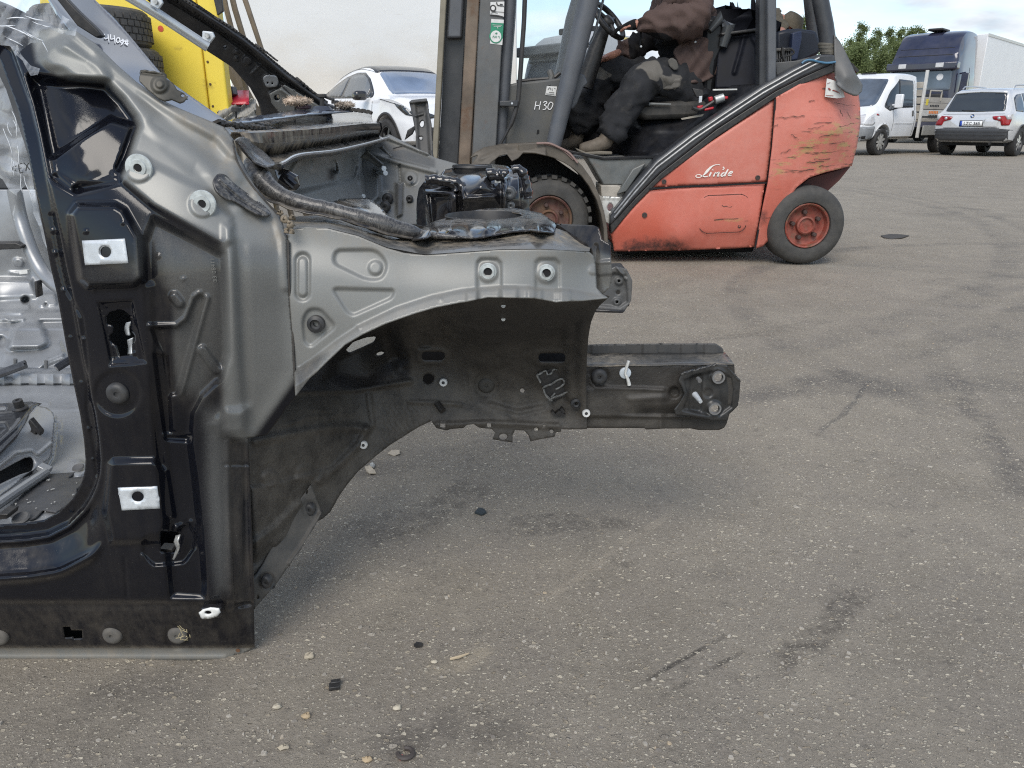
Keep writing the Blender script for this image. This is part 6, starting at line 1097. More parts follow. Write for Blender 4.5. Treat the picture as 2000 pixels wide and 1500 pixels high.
fe_('battery_box', [(1516, 62), (1535, 57), (1560, 55), (1596, 60), (1606, 90), (1600, 106), (1540, 135), (1516, 140)], 5.05, 5.6, pbr('box_navy', (.012, .016, .028), .5), .02)
fe_('rear_deck', [(1516, 122), (1560, 118), (1600, 107), (1560, 128), (1517, 152)], 4.82, 5.3, pbr('deck_grey', (.085, .088, .09), .55, 0, .2, 9, dust=.5), .004)
cr_ = fe_('crate_wall', [(1548, 64), (1566, 60), (1566, 78), (1558, 116), (1545, 118)], 4.98, 5.03, pbr('crate_blue', (.028, .040, .085), .5), .006, label='blue plastic crate wall behind the seat')
for k in range(7): fe_('grille_bar', [(1517 + 4.4 * k, 98), (1519.4 + 4.4 * k, 98), (1519 + 4.4 * k, 122), (1516.6 + 4.4 * k, 122)], 4.96, 4.98, pbr('grille_grey', (.10, .10, .10), .5), 0)
fe_('grille_top', [(1516, 94), (1548, 93), (1548, 99), (1516, 100)], 4.94, 5.0, pbr('deck_grey', (.085, .088, .09), .55), .004)
mb = MB(); mb.tube([P(x, y, 4.90) for x, y in cr([(1517, 120), (1528, 112), (1545, 107), (1551, 102), (1544, 95), (1532, 98), (1530, 112), (1534, 128), (1520, 146)], 4)], .006, 6); mb.tube([P(x, y, 4.88) for x, y in cr([(1528, 92), (1529, 110), (1540, 132)], 4)], .008, 6); mb.build('loose_cable', M_BLKP, fk)
mb = MB(); mb.tube([P(x, y, 4.655) for x, y in cr([(1566, 124), (1572, 119), (1584, 117), (1600, 121), (1616, 123), (1632, 121)], 5)], .006, 8); mb.build('blue_wire', pbr('wire_blue', (.06, .16, .26), .45), fk)
sheet('rear_flap', [(1630, 68), (1640, 80), (1651, 100), (1662, 122), (1671, 143), (1679, 155), (1685, 166), (1684, 178), (1676, 186), (1668, 187), (1654, 180), (1642, 172), (1634, 164), (1630, 148)], rbf([(1630, 68, 4.70), (1630, 150, 4.66), (1655, 150, 4.62), (1684, 170, 4.74), (1660, 115, 4.68), (1670, 186, 4.66)]), M_FLAP, fk, [('line', [(1634, 164), (1654, 180), (1676, 186)], .006, 4)], [], 3, None, .008, label='grey rubber flap curling over the rear corner')
fe_('flap_end', [(1664, 122), (1679, 138), (1674, 143), (1665, 132)], 4.72, 4.76, M_BLKP, .002)
# controls
def torus(c, ax, R, r, n=36, m=10):
    ax = np.array(ax, float); ax /= np.linalg.norm(ax); a = np.cross(ax, (0, 1, 0)); a /= np.linalg.norm(a); b = np.cross(ax, a); mb = MB()
    mb.grid([[c + (R + r * math.cos(2 * PI * j / m)) * (math.cos(2 * PI * i / n) * a + math.sin(2 * PI * i / n) * b) + r * math.sin(2 * PI * j / m) * ax for j in range(m)] for i in range(n + 1)], True); return mb, a, b
c = P(1189, 41, 5.2); mb, a, b = torus(c, (.62, -.42, .60), .125, .017)
for k in range(3): th = k * 2.1 + .4; mb.tube([c, c + .125 * (math.cos(th) * a + math.sin(th) * b)], .013, 8)
mb.lathe([(.04, -.03), (.045, 0), (.03, .02), (0, .022)], c, (.62, -.42, .6), 16); mb.build('steering_wheel', M_BLKP, fk, smooth=60)
mb = MB(); mb.tube([P(1182, 52, 5.2), P(1165, 95, 5.2), P(1140, 170, 5.2)], [.035, .05, .06], 12); mb.build('steering_column', M_BLKP, fk)
mb = MB(); mb.tube([P(1186, -60, 4.86), P(1178, 0, 4.86), P(1168, 40, 4.86), P(1160, 70, 4.86), (P(1153, 84, 4.86)), P(1147, 88, 4.84)], .0075, 8); mb.build('grab_bar', pbr('bar_grey', (.16, .17, .18), .3, .3), fk)
fe_('bar_bracket', [(1143, 74), (1150, 72), (1150, 92), (1142, 94)], 4.80, 4.85, M_DASH, .003)
fe_('side_shroud', [(1118, 138), (1142, 146), (1148, 162), (1140, 170), (1128, 200), (1120, 212), (1096, 215)], 4.84, 4.9, pbr('pillar_slate', (.085, .092, .105)), .008)
mb = MB(); mb.tube([P(1243, 206, 4.93), P(1262, 203, 4.93), P(1280, 203, 4.93), P(1310, 204, 4.93)], [.012, .012, .007, .006], 8); mb.build('brake_lever', pbr('lever_grey', (.16, .165, .16), .5), fk)
mb = MB(); mb.ext([(1352, 172), (1372, 175), (1376, 184), (1370, 192), (1360, 190)], 4.86, 4.88); mb.build('belt_strap', M_BLKP, fk, bevel=.004)
fe_('belt_buckle', [(1366, 188), (1372, 187), (1371, 200), (1365, 201)], 4.85, 4.865, M_ZINC, .002)
# clutter on the lid
tl = thing('hand_tool', 'red and silver hand tool lying on the black lid beside the seat', 'tool', tuple(P(1400, 205, 4.9)))
mb = MB(); mb.tube([P(1396, 196, 4.84), P(1414, 190, 4.84)], .024, 12); mb.build('tool_body', pbr('tool_silver', (.42, .44, .43), .3, .4), tl, bevel=.003)
mb = MB(); mb.tube([P(x, y, 4.83) for x, y in cr([(1352, 210), (1366, 214), (1382, 206), (1394, 198)], 4)], .012, 8); mb.build('tool_lever', M_BLKP, tl)
for p in ([(1362, 207), (1374, 205), (1372, 212), (1363, 213)], [(1376, 212), (1395, 208), (1394, 214), (1376, 217)], [(1384, 190), (1392, 188), (1394, 196), (1386, 199)], [(1414, 188), (1423, 188), (1422, 194), (1414, 194)]): fe_('red_grip', p, 4.82, 4.85, pbr('grip_red', (.42, .02, .03), .45), .006, tl)
fe_('paper_strip', [(1330, 231), (1376, 222), (1372, 227), (1332, 234)], 4.86, 4.865, pbr('card_tan', (.30, .27, .22), .7), 0)
# ---------------------------------------------------------------- people
def px_of(w):
    w = np.asarray(w, float); y = w[:, 1]; z = w[:, 2] - CAMH; d = y * CP - z * SP
    return np.stack((1000 + FPX * w[:, 0] / d, 750 - FPX * (y * SP + z * CP) / d), 1)
def skinned(name, pts, edges, mat, parent, sub=2, wrinkle=0.0, wsc=14.0, root=0, paint=None, label=None, smooth=180, ridge=True, yscale=1.0):
    """one continuous surface grown over a skeleton: pts = (world xyz, radius)"""
    me = bpy.data.meshes.new(name); me.from_pydata([tuple(p) for p, r in pts], edges, []); o = bpy.data.objects.new(name, me); COL.objects.link(o)
    m = o.modifiers.new('skin', 'SKIN'); m.use_smooth_shade = True
    for i, (p, r) in enumerate(pts):
        s = me.skin_vertices[0].data[i]; s.radius = (r, r) if np.isscalar(r) else r; s.use_root = (i == root)
    s = o.modifiers.new('sub', 'SUBSURF'); s.levels = sub; s.render_levels = sub
    dg = bpy.context.evaluated_depsgraph_get(); dg.update(); em = bpy.data.meshes.new_from_object(o.evaluated_get(dg)); bpy.data.objects.remove(o)
    v = np.array([q.co for q in em.vertices]); nn = np.array([q.normal for q in em.vertices])
    if wrinkle:
        if ridge: d = np.array([.5 * abs(mnoise.noise((q[0] * wsc, q[1] * wsc, q[2] * wsc * 1.5))) - .1 - .55 * max(0, 1 - 3.2 * abs(mnoise.noise((q[0] * wsc * 1.5 + q[2] * 3, q[1] * wsc + 7, q[2] * wsc * 1.9)))) ** 2 for q in v])
        else: d = np.array([mnoise.noise(tuple(q * wsc)) for q in v])
        v = v - nn * (wrinkle * d)[:, None]
    mb = MB(); mb.v = v.tolist(); mb.f = [tuple(p.vertices) for p in em.polygons]
    at = {k: paint_sum(px_of(v), b, lay) for k, (b, lay) in (paint or {}).items()}
    return mb.build(name, mat, parent, smooth=smooth, recalc=True, label=label, attrs=at)
def cloth(name, col, patch=None, rough=.85, dust=.25):
    t = NT(name); v = t.pos('Position'); n = t.noise(v, 9, 5, .6); c = t.mix(n, tuple(q * .8 for q in col), tuple(q * 1.25 for q in col))
    if patch: c = t.mix(t.ramp(t.attr('g'), .3, .7), c, t.mix(n, tuple(q * .8 for q in patch), patch))
    c = t.mix(t.math('MULTIPLY', t.ramp(t.noise(v, 16, 6, .7), .5, .75), dust), c, (.20, .18, .15))
    t.bump(t.math('ADD', t.noise(v, 40, 5, .6), t.math('MULTIPLY', t.noise(v, 900, 2), .3)), .35, .004)
    return t.done(Base_Color=c, Roughness=rough, Specular_IOR_Level=.2)
M_SKIN = pbr('skin_tone', (.42, .20, .14), .55, 0, .12, 30)
M_JACK = cloth('brown_canvas', (.088, .060, .053), (.011, .011, .013), dust=.12); M_TROU = cloth('work_trousers', (.026, .027, .030), (.15, .14, .125), dust=.12)
M_SHIRT = cloth('dark_shirt', (.008, .009, .011), dust=.05); M_GLOVE = cloth('black_glove', (.012, .012, .013), dust=.1)
M_SHOE = pbr('worn_leather', (.125, .102, .078), .7, 0, .2, 25, dust=.5, ds=16); M_HAIR = pbr('dark_hair', (.03, .022, .016), .6, 0, .3, 80)
dr = thing('person', 'driver in a brown jacket and dark work trousers, gloved hand on the forklift steering wheel', 'person', tuple(P(1345, 180, 5.2)))
J = lambda x, y, Y: P(x, y, Y)
def fingers(pts, edges, wrist_i, palm, dirn, spread, curl, side, ln=.075, r=.0085, thumb=None):
    """five separate fingers with bent knuckles rooted inside the palm"""
    dirn = dirn / np.linalg.norm(dirn); spread = spread / np.linalg.norm(spread); curl = curl / np.linalg.norm(curl)
    pi = len(pts); pts.append((palm, .026)); edges.append((wrist_i, pi))
    for k, (s, l) in enumerate(((-1.5, .86), (-.5, 1.0), (.5, .96), (1.5, .78))):
        b = palm + dirn * .032 + spread * s * .0185; a0 = len(pts)
        pts.append((b, r * 1.1)); q = b
        for j, (u, bend) in enumerate(((.42, .35), (.32, .95), (.26, 1.35))):
            d = dirn * math.cos(bend) + curl * math.sin(bend); q = q + d * ln * l * u; pts.append((q, r * (1 - .1 * j)))
        edges += [(pi, a0), (a0, a0 + 1), (a0 + 1, a0 + 2), (a0 + 2, a0 + 3)]
    t0 = len(pts); b = palm + spread * side * .034 - dirn * .01
    pts += [(b, .0105), (b + spread * side * .022 + dirn * .026, .010), (b + spread * side * .016 + dirn * .046 + curl * .018, .0085)]; edges += [(pi, t0), (t0, t0 + 1), (t0 + 1, t0 + 2)]
# body
bp = [(J(1352, 165, 5.2), .11), (J(1347, 95, 5.2), .105), (J(1332, 15, 5.2), .13), (J(1318, -62, 5.2), .055), (J(1312, -84, 5.2), .055), (J(1304, -106, 5.2), .082), (J(1302, -130, 5.2), .082),
      (J(1342, -12, 5.02), .055), (J(1352, 46, 4.97), .045), (J(1262, 48, 5.02), .036), (J(1242, 47, 5.04), .030), (J(1312, -10, 5.38), .05), (J(1264, 80, 5.44), .038), (J(1210, 104, 5.40), .030), (J(1196, 109, 5.38), .028),
      (J(1345, 168, 5.08), .08), (J(1266, 142, 4.98), .055), (J(1190, 256, 4.96), .036), (J(1186, 274, 4.95), .028), (J(1338, 162, 5.32), .08), (J(1190, 138, 5.40), .055), (J(1132, 250, 5.40), .036), (J(1126, 270, 5.4), .028)]
be = [(0, 1), (1, 2), (2, 3), (3, 4), (4, 5), (5, 6), (2, 7), (7, 8), (8, 9), (9, 10), (2, 11), (11, 12), (12, 13), (13, 14), (0, 15), (15, 16), (16, 17), (17, 18), (0, 19), (19, 20), (20, 21), (21, 22)]
fingers(bp, be, 10, J(1226, 52, 5.05), J(1200, 52, 5.08) - J(1242, 48, 5.04), np.array((.2, 1, .25)), np.array((-.3, 0, -1.0)), -1)
fingers(bp, be, 14, J(1182, 114, 5.36), J(1160, 122, 5.35) - J(1196, 108, 5.38), np.array((.1, 1, 0)), np.array((-.2, 0, -1.0)), -1)
skinned('body', bp, be, M_SKIN, dr, 2)
# face: nose, eyes, mouth, ears, hair
hc = J(1302, -122, 5.2); fd = np.array((-1, 0, -.1))
mb = MB(); mb.lathe([(0, .03), (.008, .02), (.014, 0)], hc + fd * .078 + np.array((0, 0, -.01)), fd, 10); mb.build('nose', M_SKIN, dr)
for s in (-1, 1):
    mb = MB(); mb.lathe([(0, .012), (.008, .008), (.011, 0)], hc + fd * .070 + np.array((0, s * .032, .02)), fd, 12); mb.build('eye', M_WHITE, dr)
    mb = MB(); mb.lathe([(.012, -.01), (.026, 0), (.012, .01)], hc + np.array((.01, s * .082, 0)), (0, 1, 0), 14); mb.build('ear', M_SKIN, dr)
mb = MB(); mb.tube([hc + fd * .078 + np.array((0, -.022, -.05)), hc + fd * .084 + np.array((0, 0, -.05)), hc + fd * .078 + np.array((0, .022, -.05))], .005, 6); mb.build('mouth', pbr('lip_tone', (.30, .10, .08), .5), dr)
mb = MB(); mb.lathe([(0, .115), (.06, .10), (.092, .05), (.096, .0), (.088, -.03)], hc + np.array((.02, 0, .0)), (.25, 0, 1), 20); mb.build('hair', M_HAIR, dr, smooth=180)
# clothes
jk = [(J(1358, 150, 5.2), .175), (J(1350, 112, 5.2), .195), (J(1338, 60, 5.2), .205), (J(1328, 5, 5.2), .20), (J(1318, -44, 5.2), .085), (J(1345, -18, 5.0), .105), (J(1372, 22, 4.92), .095), (J(1356, 46, 4.88), .092), (J(1302, 43, 4.92), .085), (J(1252, 46, 5.0), .062),
      (J(1310, -10, 5.40), .10), (J(1282, 58, 5.45), .09), (J(1258, 84, 5.44), .075), (J(1203, 106, 5.40), .056)]
skinned('jacket', jk, [(0, 1), (1, 2), (2, 3), (3, 4), (3, 5), (5, 6), (6, 7), (7, 8), (8, 9), (3, 10), (10, 11), (11, 12), (12, 13)], M_JACK, dr, 3, .055, 6.5, paint={'g': (0, [([(1225, 62), (1296, 64), (1322, 80), (1332, 112), (1230, 116)], 1, 6)])}, label='brown canvas work jacket')
tr_ = [(J(1354, 172, 5.2), .145), (J(1338, 172, 5.08), .125), (J(1300, 152, 5.0), .118), (J(1262, 146, 4.96), .108), (J(1236, 188, 4.95), .100), (J(1206, 234, 4.95), .100), (J(1180, 274, 4.95), .104), (J(1330, 160, 5.32), .12), (J(1250, 146, 5.38), .11), (J(1182, 144, 5.42), .108), (J(1156, 192, 5.42), .112), (J(1124, 264, 5.42), .112)]
skinned('trousers', tr_, [(0, 1), (1, 2), (2, 3), (3, 4), (4, 5), (5, 6), (0, 7), (7, 8), (8, 9), (9, 10), (10, 11)], M_TROU, dr, 3, .045, 7, paint={'g': (0, [([(1238, 138), (1258, 120), (1284, 118), (1296, 140), (1284, 160), (1268, 154), (1256, 134)], 1, 6), ([(1292, 148), (1330, 146), (1330, 172), (1296, 176)], 1, 4), ([(1140, 142), (1160, 124), (1196, 146), (1182, 156), (1150, 150)], 1, 6)])}, label='black work trousers with grey knee patches')
sheet('jacket_skirt', rounded([(1312, 102), (1330, 84), (1384, 70), (1398, 84), (1404, 112), (1404, 138), (1392, 154), (1362, 164), (1342, 162), (1334, 146), (1324, 120)], 10), rbf([(1312, 102, 5.0), (1404, 138, 5.02), (1342, 162, 4.965), (1384, 70, 5.0), (1360, 120, 4.955)]), M_JACK, dr, [('line', [(1336, 150), (1346, 160), (1370, 160), (1396, 148), (1402, 132)], .010, 6), ('line', [(1334, 62), (1346, 92), (1350, 100)], -.012, 6), ('line', [(1356, 92), (1376, 130), (1384, 150)], .012, 12), ('line', [(1320, 104), (1334, 140), (1342, 158)], .008, 6), ('fn', lambda V: .006 * np.sin(V[:, 0] * .22 + V[:, 1] * .15), 0, 0)], [], 3, {'g': (0, [])}, .012)
sheet('pocket_flap', rounded([(1304, 118), (1312, 112), (1322, 118), (1326, 134), (1318, 138), (1308, 130)], 4), 4.90, cloth('pocket_grey', (.10, .096, .088)), dr, [], [], 3, None, .006)
sheet('thigh_pocket', rounded([(1288, 150), (1308, 154), (1330, 152), (1328, 170), (1312, 174), (1290, 174)], 3), 4.905, MATS.get('x') or M_TROU, dr, [('line', [(1290, 158), (1328, 157)], .006, 4)], [], 3, {'g': (1, [])}, .008)
gp, ge = [(J(1247, 47, 5.04), .036), (J(1238, 48, 5.04), .034)], [(0, 1)]
fingers(gp, ge, 1, J(1226, 52, 5.05), J(1200, 52, 5.08) - J(1242, 48, 5.04), np.array((.2, 1, .25)), np.array((-.3, 0, -1.0)), -1, .078, .0105)
gp[2] = (gp[2][0], .036); skinned('glove', gp, ge, M_GLOVE, dr, 2)
for (ax, ay, tx, ty, Y) in ((1186, 268, 1130, 290, 4.94), (1126, 268, 1080, 286, 5.4)):
    sp = [(J(ax + 8, ay - 40, Y), .045), (J(ax + 3, ay - 14, Y), .050), (J(ax, ay + 8, Y), .056), (J(ax - 14, ay + 14, Y), .046), (J((ax + tx) / 2 - 6, (ay + ty) / 2 + 9, Y), .042), (J(tx + 8, ty - 1, Y), .034), (J(tx, ty + 1, Y), .024)]
    b_ = skinned('boot', sp, [(i, i + 1) for i in range(6)], M_SHOE, dr, 2, .006, 18); mb = MB()
    mb.ext([(tx - 5, ty - 1), (tx + 14, ty + 7), (ax - 14, ay + 27), (ax + 10, ay + 28), (ax + 10, ay + 34), (ax - 16, ay + 34), (tx + 12, ty + 12), (tx - 4, ty + 4)], Y - .045, Y + .045); mb.build('boot_sole', pbr('sole_tan', (.16, .14, .11), .7), b_, bevel=.006)
for x, y, Y in ((1258, 56, 4.92), (1358, 82, 4.94), (1252, 91, 4.96)):
    mb = MB(); mb.lathe([(.006, -.006), (.006, .006), (.003, .008), (0, .008)], J(x, y, Y), (0, -1, 0), 10); mb.build('press_stud', M_ZINC, dr)
mb = MB(); mb.tube([J(1254, 40, 4.96), J(1252, 60, 4.97), J(1250, 90, 4.98)], .006, 6); mb.build('draw_cord', M_SHIRT, dr)
# a second man bending behind the truck
M_CAMO = cloth('camo_cloth', (.105, .092, .070), dust=.5)
p2 = thing('person', 'man in a mottled khaki jacket bending over behind the forklift, partly hidden', 'person', tuple(PZ(1470, 470, 0)))
q2 = [(J(1420, 150, 6.0), .13), (J(1440, 72, 6.0), .16), (J(1480, 50, 5.95), .16), (J(1505, 45, 5.9), .08), (J(1528, 50, 5.85), .075), (J(1545, 58, 5.85), .08), (J(1500, 50, 5.72), .075), (J(1515, 62, 5.6), .06), (J(1526, 70, 5.45), .045), (J(1534, 72, 5.40), .036), (J(1470, 60, 6.2), .07), (J(1500, 110, 6.2), .05), (J(1520, 140, 6.1), .04),
      (J(1415, 165, 5.9), .09), (J(1425, 300, 5.9), .06), (J(1410, 425, 5.9), .045), (J(1395, 438, 5.88), .03), (J(1425, 165, 6.12), .09), (J(1440, 300, 6.12), .06), (J(1425, 420, 6.12), .045), (J(1410, 432, 6.1), .03)]
e2 = [(0, 1), (1, 2), (2, 3), (3, 4), (4, 5), (2, 6), (6, 7), (7, 8), (8, 9), (2, 10), (10, 11), (11, 12), (0, 13), (13, 14), (14, 15), (15, 16), (0, 17), (17, 18), (18, 19), (19, 20)]
fingers(q2, e2, 9, J(1540, 74, 5.36), np.array((1., -.2, -.3)), np.array((0., 1, .3)), np.array((.2, 0, -1.)), -1)
skinned('body', q2, e2, M_SKIN, p2, 2)
skinned('jacket', [(J(1420, 130, 6.0), .17), (J(1436, 78, 6.0), .185), (J(1482, 52, 5.93), .18), (J(1505, 46, 5.86), .10), (J(1505, 50, 5.70), .085), (J(1516, 60, 5.58), .07), (J(1524, 66, 5.48), .055), (J(1472, 62, 6.22), .085), (J(1500, 110, 6.2), .065)], [(0, 1), (1, 2), (2, 3), (2, 4), (4, 5), (5, 6), (2, 7), (7, 8)], M_CAMO, p2, 3, .03, 8, label='mottled khaki jacket')
skinned('trousers', [(J(1418, 150, 6.0), .16), (J(1415, 170, 5.9), .10), (J(1425, 300, 5.9), .08), (J(1412, 410, 5.9), .07), (J(1425, 170, 6.12), .10), (J(1440, 300, 6.12), .08), (J(1427, 405, 6.12), .07)], [(0, 1), (1, 2), (2, 3), (0, 4), (4, 5), (5, 6)], M_TROU, p2, 2, .02, 9, paint={'g': (0, [])})
mb = MB(); mb.lathe([(0, .10), (.06, .09), (.088, .03), (.09, -.01)], J(1540, 55, 5.85), (.5, 0, .8), 18); mb.build('cap', M_CAMO, p2, smooth=180)
sheet('glove_cuff', [(1516, 56), (1526, 60), (1532, 66), (1528, 76), (1518, 80), (1514, 74)], 5.38, pbr('cuff_yellow', (.42, .37, .22), .8), p2, [], [], 3, None, .05)
# ---------------------------------------------------------------- parked vehicles, built in their own axes (x forward, y left, z up)
def tri2d(loops, s):
    """triangles filling an outline (with holes), points about s apart"""
    dl = []
    for lp in loops:
        lp = np.array([tuple(q)[:2] for q in lp], float); o = []
        for i in range(len(lp)):
            a, b = lp[i], lp[(i + 1) % len(lp)]; n = max(1, int(round(np.linalg.norm(b - a) / s))); o += [a + (b - a) * k / n for k in range(n)]
        dl.append(np.array(o))
    lo, hi = dl[0].min(0), dl[0].max(0); X, Y = np.meshgrid(np.arange(lo[0], hi[0], s), np.arange(lo[1], hi[1], s)); pts = np.stack((X.ravel(), Y.ravel()), 1)
    keep = np.ones(len(pts), bool)
    for i, lp in enumerate(dl): d = sdpoly(pts, lp); keep &= (d < -.5 * s) if i == 0 else (d > .5 * s)
    V = np.concatenate(dl + [pts[keep]]); E = []; o = 0
    for lp in dl: E += [(o + k, o + (k + 1) % len(lp)) for k in range(len(lp))]; o += len(lp)
    r = geometry.delaunay_2d_cdt([Vector(q) for q in V], E, [], 0, 1e-6); V = np.array([tuple(q) for q in r[0]]); T = np.array([tuple(t) for t in r[2]]); c = V[T].mean(1)
    ok = sdpoly(c, dl[0]) < 0
    for lp in dl[1:]: ok &= sdpoly(c, lp) > 0
    return V, T[ok]
AX = {'left': (0, 2, (0, -1, 0), 1), 'right': (0, 2, (0, 1, 0), 1), 'rear': (1, 2, (1, 0, 0), 0), 'front': (1, 2, (-1, 0, 0), 0), 'top': (0, 1, (0, 0, -1), 2)}
class Hull:
    """a body shell lofted through cross-sections; panels, glass and lamps are laid on its surface"""
    def __init__(s, name, secs, mat, parent, n=13, fine=3, label=None, cut=()):
        rows = []
        for x, zb, yw, zbelt, zt, yt in secs:
            zbelt = min(zbelt, zt - .02); h = zbelt - zb; rb = np.clip((zt - zbelt) / .25, 0, 1); ysh = yw * (1 - .045 * rb)
            half = [(0, zb), (yw * .80, zb), (yw * .95, zb + h * .10), (yw * .985, zb + h * .35), (yw, zb + h * .62), (yw * .975, zb + h * .92), (ysh, zbelt)]
            half += [(yt * (1 - f) + ysh * f, zt - .07 * rb + (zbelt + .0 - zt + .07 * rb) * f) for f in (.75, .5, .25)][0:3]
            half += [(yt * .97, zt - .055 * rb), (yt * .86, zt - .018), (yt * .5, zt - .004), (0, zt)]
            half = [(max(0, a), b) for a, b in half]
            rows.append([(x, a, b) for a, b in half] + [(x, -a, b) for a, b in half[-2:0:-1]])
        R = np.array(rows); m = R.shape[1]; cols = [cr(R[:, k], fine) for k in range(m)]; R = np.stack(cols, 1)
        mb = MB(); mb.grid(R.tolist(), True); nn = len(R)
        mb.f += [tuple(range(m)), tuple((nn - 1) * m + k for k in range(m))[::-1]]
        s.bvh = BVHTree.FromPolygons([Vector(v) for v in mb.v], mb.f)
        s.parent = parent
        s.o = mb.build(name, mat, parent, smooth=50, label=label)
        for (x, z, r, sd) in cut:
            c = MB(); c.lathe([(0, -.02), (r, -.02), (r, .40), (0, .40)], (x, sd * (secs[len(secs) // 2][2] + .02), z), (0, -sd, 0), 32)
            co = c.build('cutter', M_HOLE, None); co.location = Vector(FRAME[co.name]) ; co.parent = parent
            md = s.o.modifiers.new('arch', 'BOOLEAN'); md.object = co; md.operation = 'DIFFERENCE'; md.solver = 'EXACT'
            dg = bpy.context.evaluated_depsgraph_get(); dg.update(); me = bpy.data.meshes.new_from_object(s.o.evaluated_get(dg)); s.o.modifiers.clear(); s.o.data = me; bpy.data.objects.remove(co)
            me.polygons.foreach_set('use_smooth', [True] * len(me.polygons)); me.set_sharp_from_angle(angle=rad(50))
    def lay(s, name, side, poly, mat, off=.004, holes=(), st=.05, parent=None, label=None, thick=.006):
        i, j, d, k = AX[side]; V, T = tri2d([poly] + list(holes), st); d = Vector(d); out = []
        last = None
        for u, w in V:
            o = Vector((0, 0, 0)); o[i] = u; o[j] = w; o[k] = -d[k] * 5; h = s.bvh.ray_cast(o, d)
            if h[0] is None: h = (s.bvh.find_nearest(Vector([(u if q == i else w if q == j else -d[k] * 1.2) for q in range(3)]))[0],)
            p = h[0].copy(); p[k] -= d[k] * off; out.append(tuple(p))
        mb = MB(); mb.v = out; mb.f = [tuple(int(q) for q in t) for t in T]
        bm_flip = np.cross(np.array(out[T[0][1]]) - np.array(out[T[0][0]]), np.array(out[T[0][2]]) - np.array(out[T[0][0]])) @ np.array(d) > 0
        if bm_flip: mb.f = [t[::-1] for t in mb.f]
        return mb.build(name, mat, parent or s.parent, smooth=60, recalc=False, solid=thick, label=label)
def road_wheel(parent, x, y, R, w, rim_mat, style=5, side=1, tyre=None):
    """side = +1 when the visible face looks to +y"""
    mb = MB(); a = (0, -side, 0); mb.lathe([(R * .66, .012), (R * .70, -.006), (R * .88, -.012), (R * .97, .006), (R, .03), (R, w - .03), (R * .96, w), (R * .66, w)], (x, y, R), a, 40); ty = mb.build('wheel', tyre or pbr('car_tyre', (.020, .020, .021), .75, 0, .2, 20, dust=.3), parent)
    mb = MB(); mb.lathe([(R * .665, .002), (R * .64, .002), (R * .61, .03), (R * .60, .10), (0, .11)], (x, y, R), a, 36); mb.build('rim_barrel', pbr('rim_shadow', (.05, .05, .052), .4, .4), ty)
    mb = MB(); mb.lathe([(R * .13, .03), (R * .12, .008), (0, .006)], (x, y, R), a, 18)
    for k in range(style):
        th = 2 * PI * k / style; d = np.array((math.cos(th), 0, math.sin(th))); t = np.array((-math.sin(th), 0, math.cos(th))); n = np.array((0, side, 0)); c = np.array((x, y, R))
        A = [c + d * R * .1 - t * R * .09 - n * .012, c + d * R * .64 - t * R * .075 - n * .02, c + d * R * .64 + t * R * .075 - n * .02, c + d * R * .1 + t * R * .09 - n * .012]; mb.prism(A, [q - n * .03 for q in A])
    mb.build('rim', rim_mat, ty); return ty
M_CGLASS = pbr('car_glass', (.020, .026, .032), .04, 0, .2, 2, spec=1.0)
M_CGLASS2 = pbr('windscreen_glass', (.075, .095, .125), .05, 0, .3, 2, spec=1.0)
M_CHROME = pbr('bright_alloy', (.55, .56, .57), .25, .8, .05, 10)
M_TRIM = pbr('trim_black', (.014, .014, .015), .5, 0, .2, 10, dust=.2)
def place(px, py, z=0.0): p = PZ(px, py, z); return (float(p[0]), float(p[1]), float(z))
# ---- silver SUV at the right edge, seen from behind
YAW = lambda h: math.atan2(h[1], h[0])
sv = thing('parked_car', 'white SUV with grey lower bumper and number plate LZC 365, seen from behind', 'car', (13.45, 22.3, 0), None, YAW((math.sin(rad(48)), math.cos(rad(48)))))
M_SUV = pbr('suv_silver', (.62, .63, .64), .22, .25, .06, 3, coat=.4)
bx = [(-2.30, .52, .66, .98, 1.00, .62), (-2.27, .40, .84, 1.0, 1.03, .68), (-2.20, .36, .90, 1.03, 1.14, .70), (-2.02, .34, .925, 1.05, 1.46, .655), (-1.90, .33, .925, 1.05, 1.62, .63), (-1.4, .30, .925, 1.04, 1.67, .63), (-.5, .28, .925, 1.02, 1.69, .63), (.3, .28, .925, 1.0, 1.67, .61), (.75, .28, .925, .99, 1.50, .60), (1.25, .28, .92, .98, 1.14, .66), (1.5, .28, .91, .97, 1.04, .70), (2.0, .30, .88, .90, .98, .68), (2.22, .36, .80, .78, .84, .6), (2.28, .45, .68, .70, .74, .5)]
hv = Hull('body', bx, M_SUV, sv, cut=((-1.40, .36, .40, -1), (1.40, .36, .40, -1), (-1.40, .36, .40, 1)))
hv.lay('rear_window', 'rear', rounded([(-.70, 1.10), (-.60, 1.545), (0, 1.575), (.60, 1.545), (.70, 1.10), (0, 1.085)], .06), M_CGLASS, .006, label='dark rear window')
hv.lay('tail_panel', 'rear', [(-.60, .70), (-.62, .90), (-.3, .92), (-.27, .72)], M_SUV, .008); 
hv.lay('bumper', 'rear', rounded([(-.915, .36), (-.915, .66), (-.60, .69), (.60, .69), (.915, .66), (.915, .36), (.6, .33), (-.6, .33)], .05), pbr('bumper_grey', (.052, .054, .058), .5, 0, .12, 4), .02, thick=.03, label='dark grey lower bumper')
hv.lay('bumper_groove', 'rear', [(-.82, .525), (.82, .525), (.82, .535), (-.82, .535)], M_TRIM, .045)
hv.lay('bumper_groove', 'rear', [(-.86, .60), (.86, .60), (.86, .607), (-.86, .607)], M_TRIM, .045)
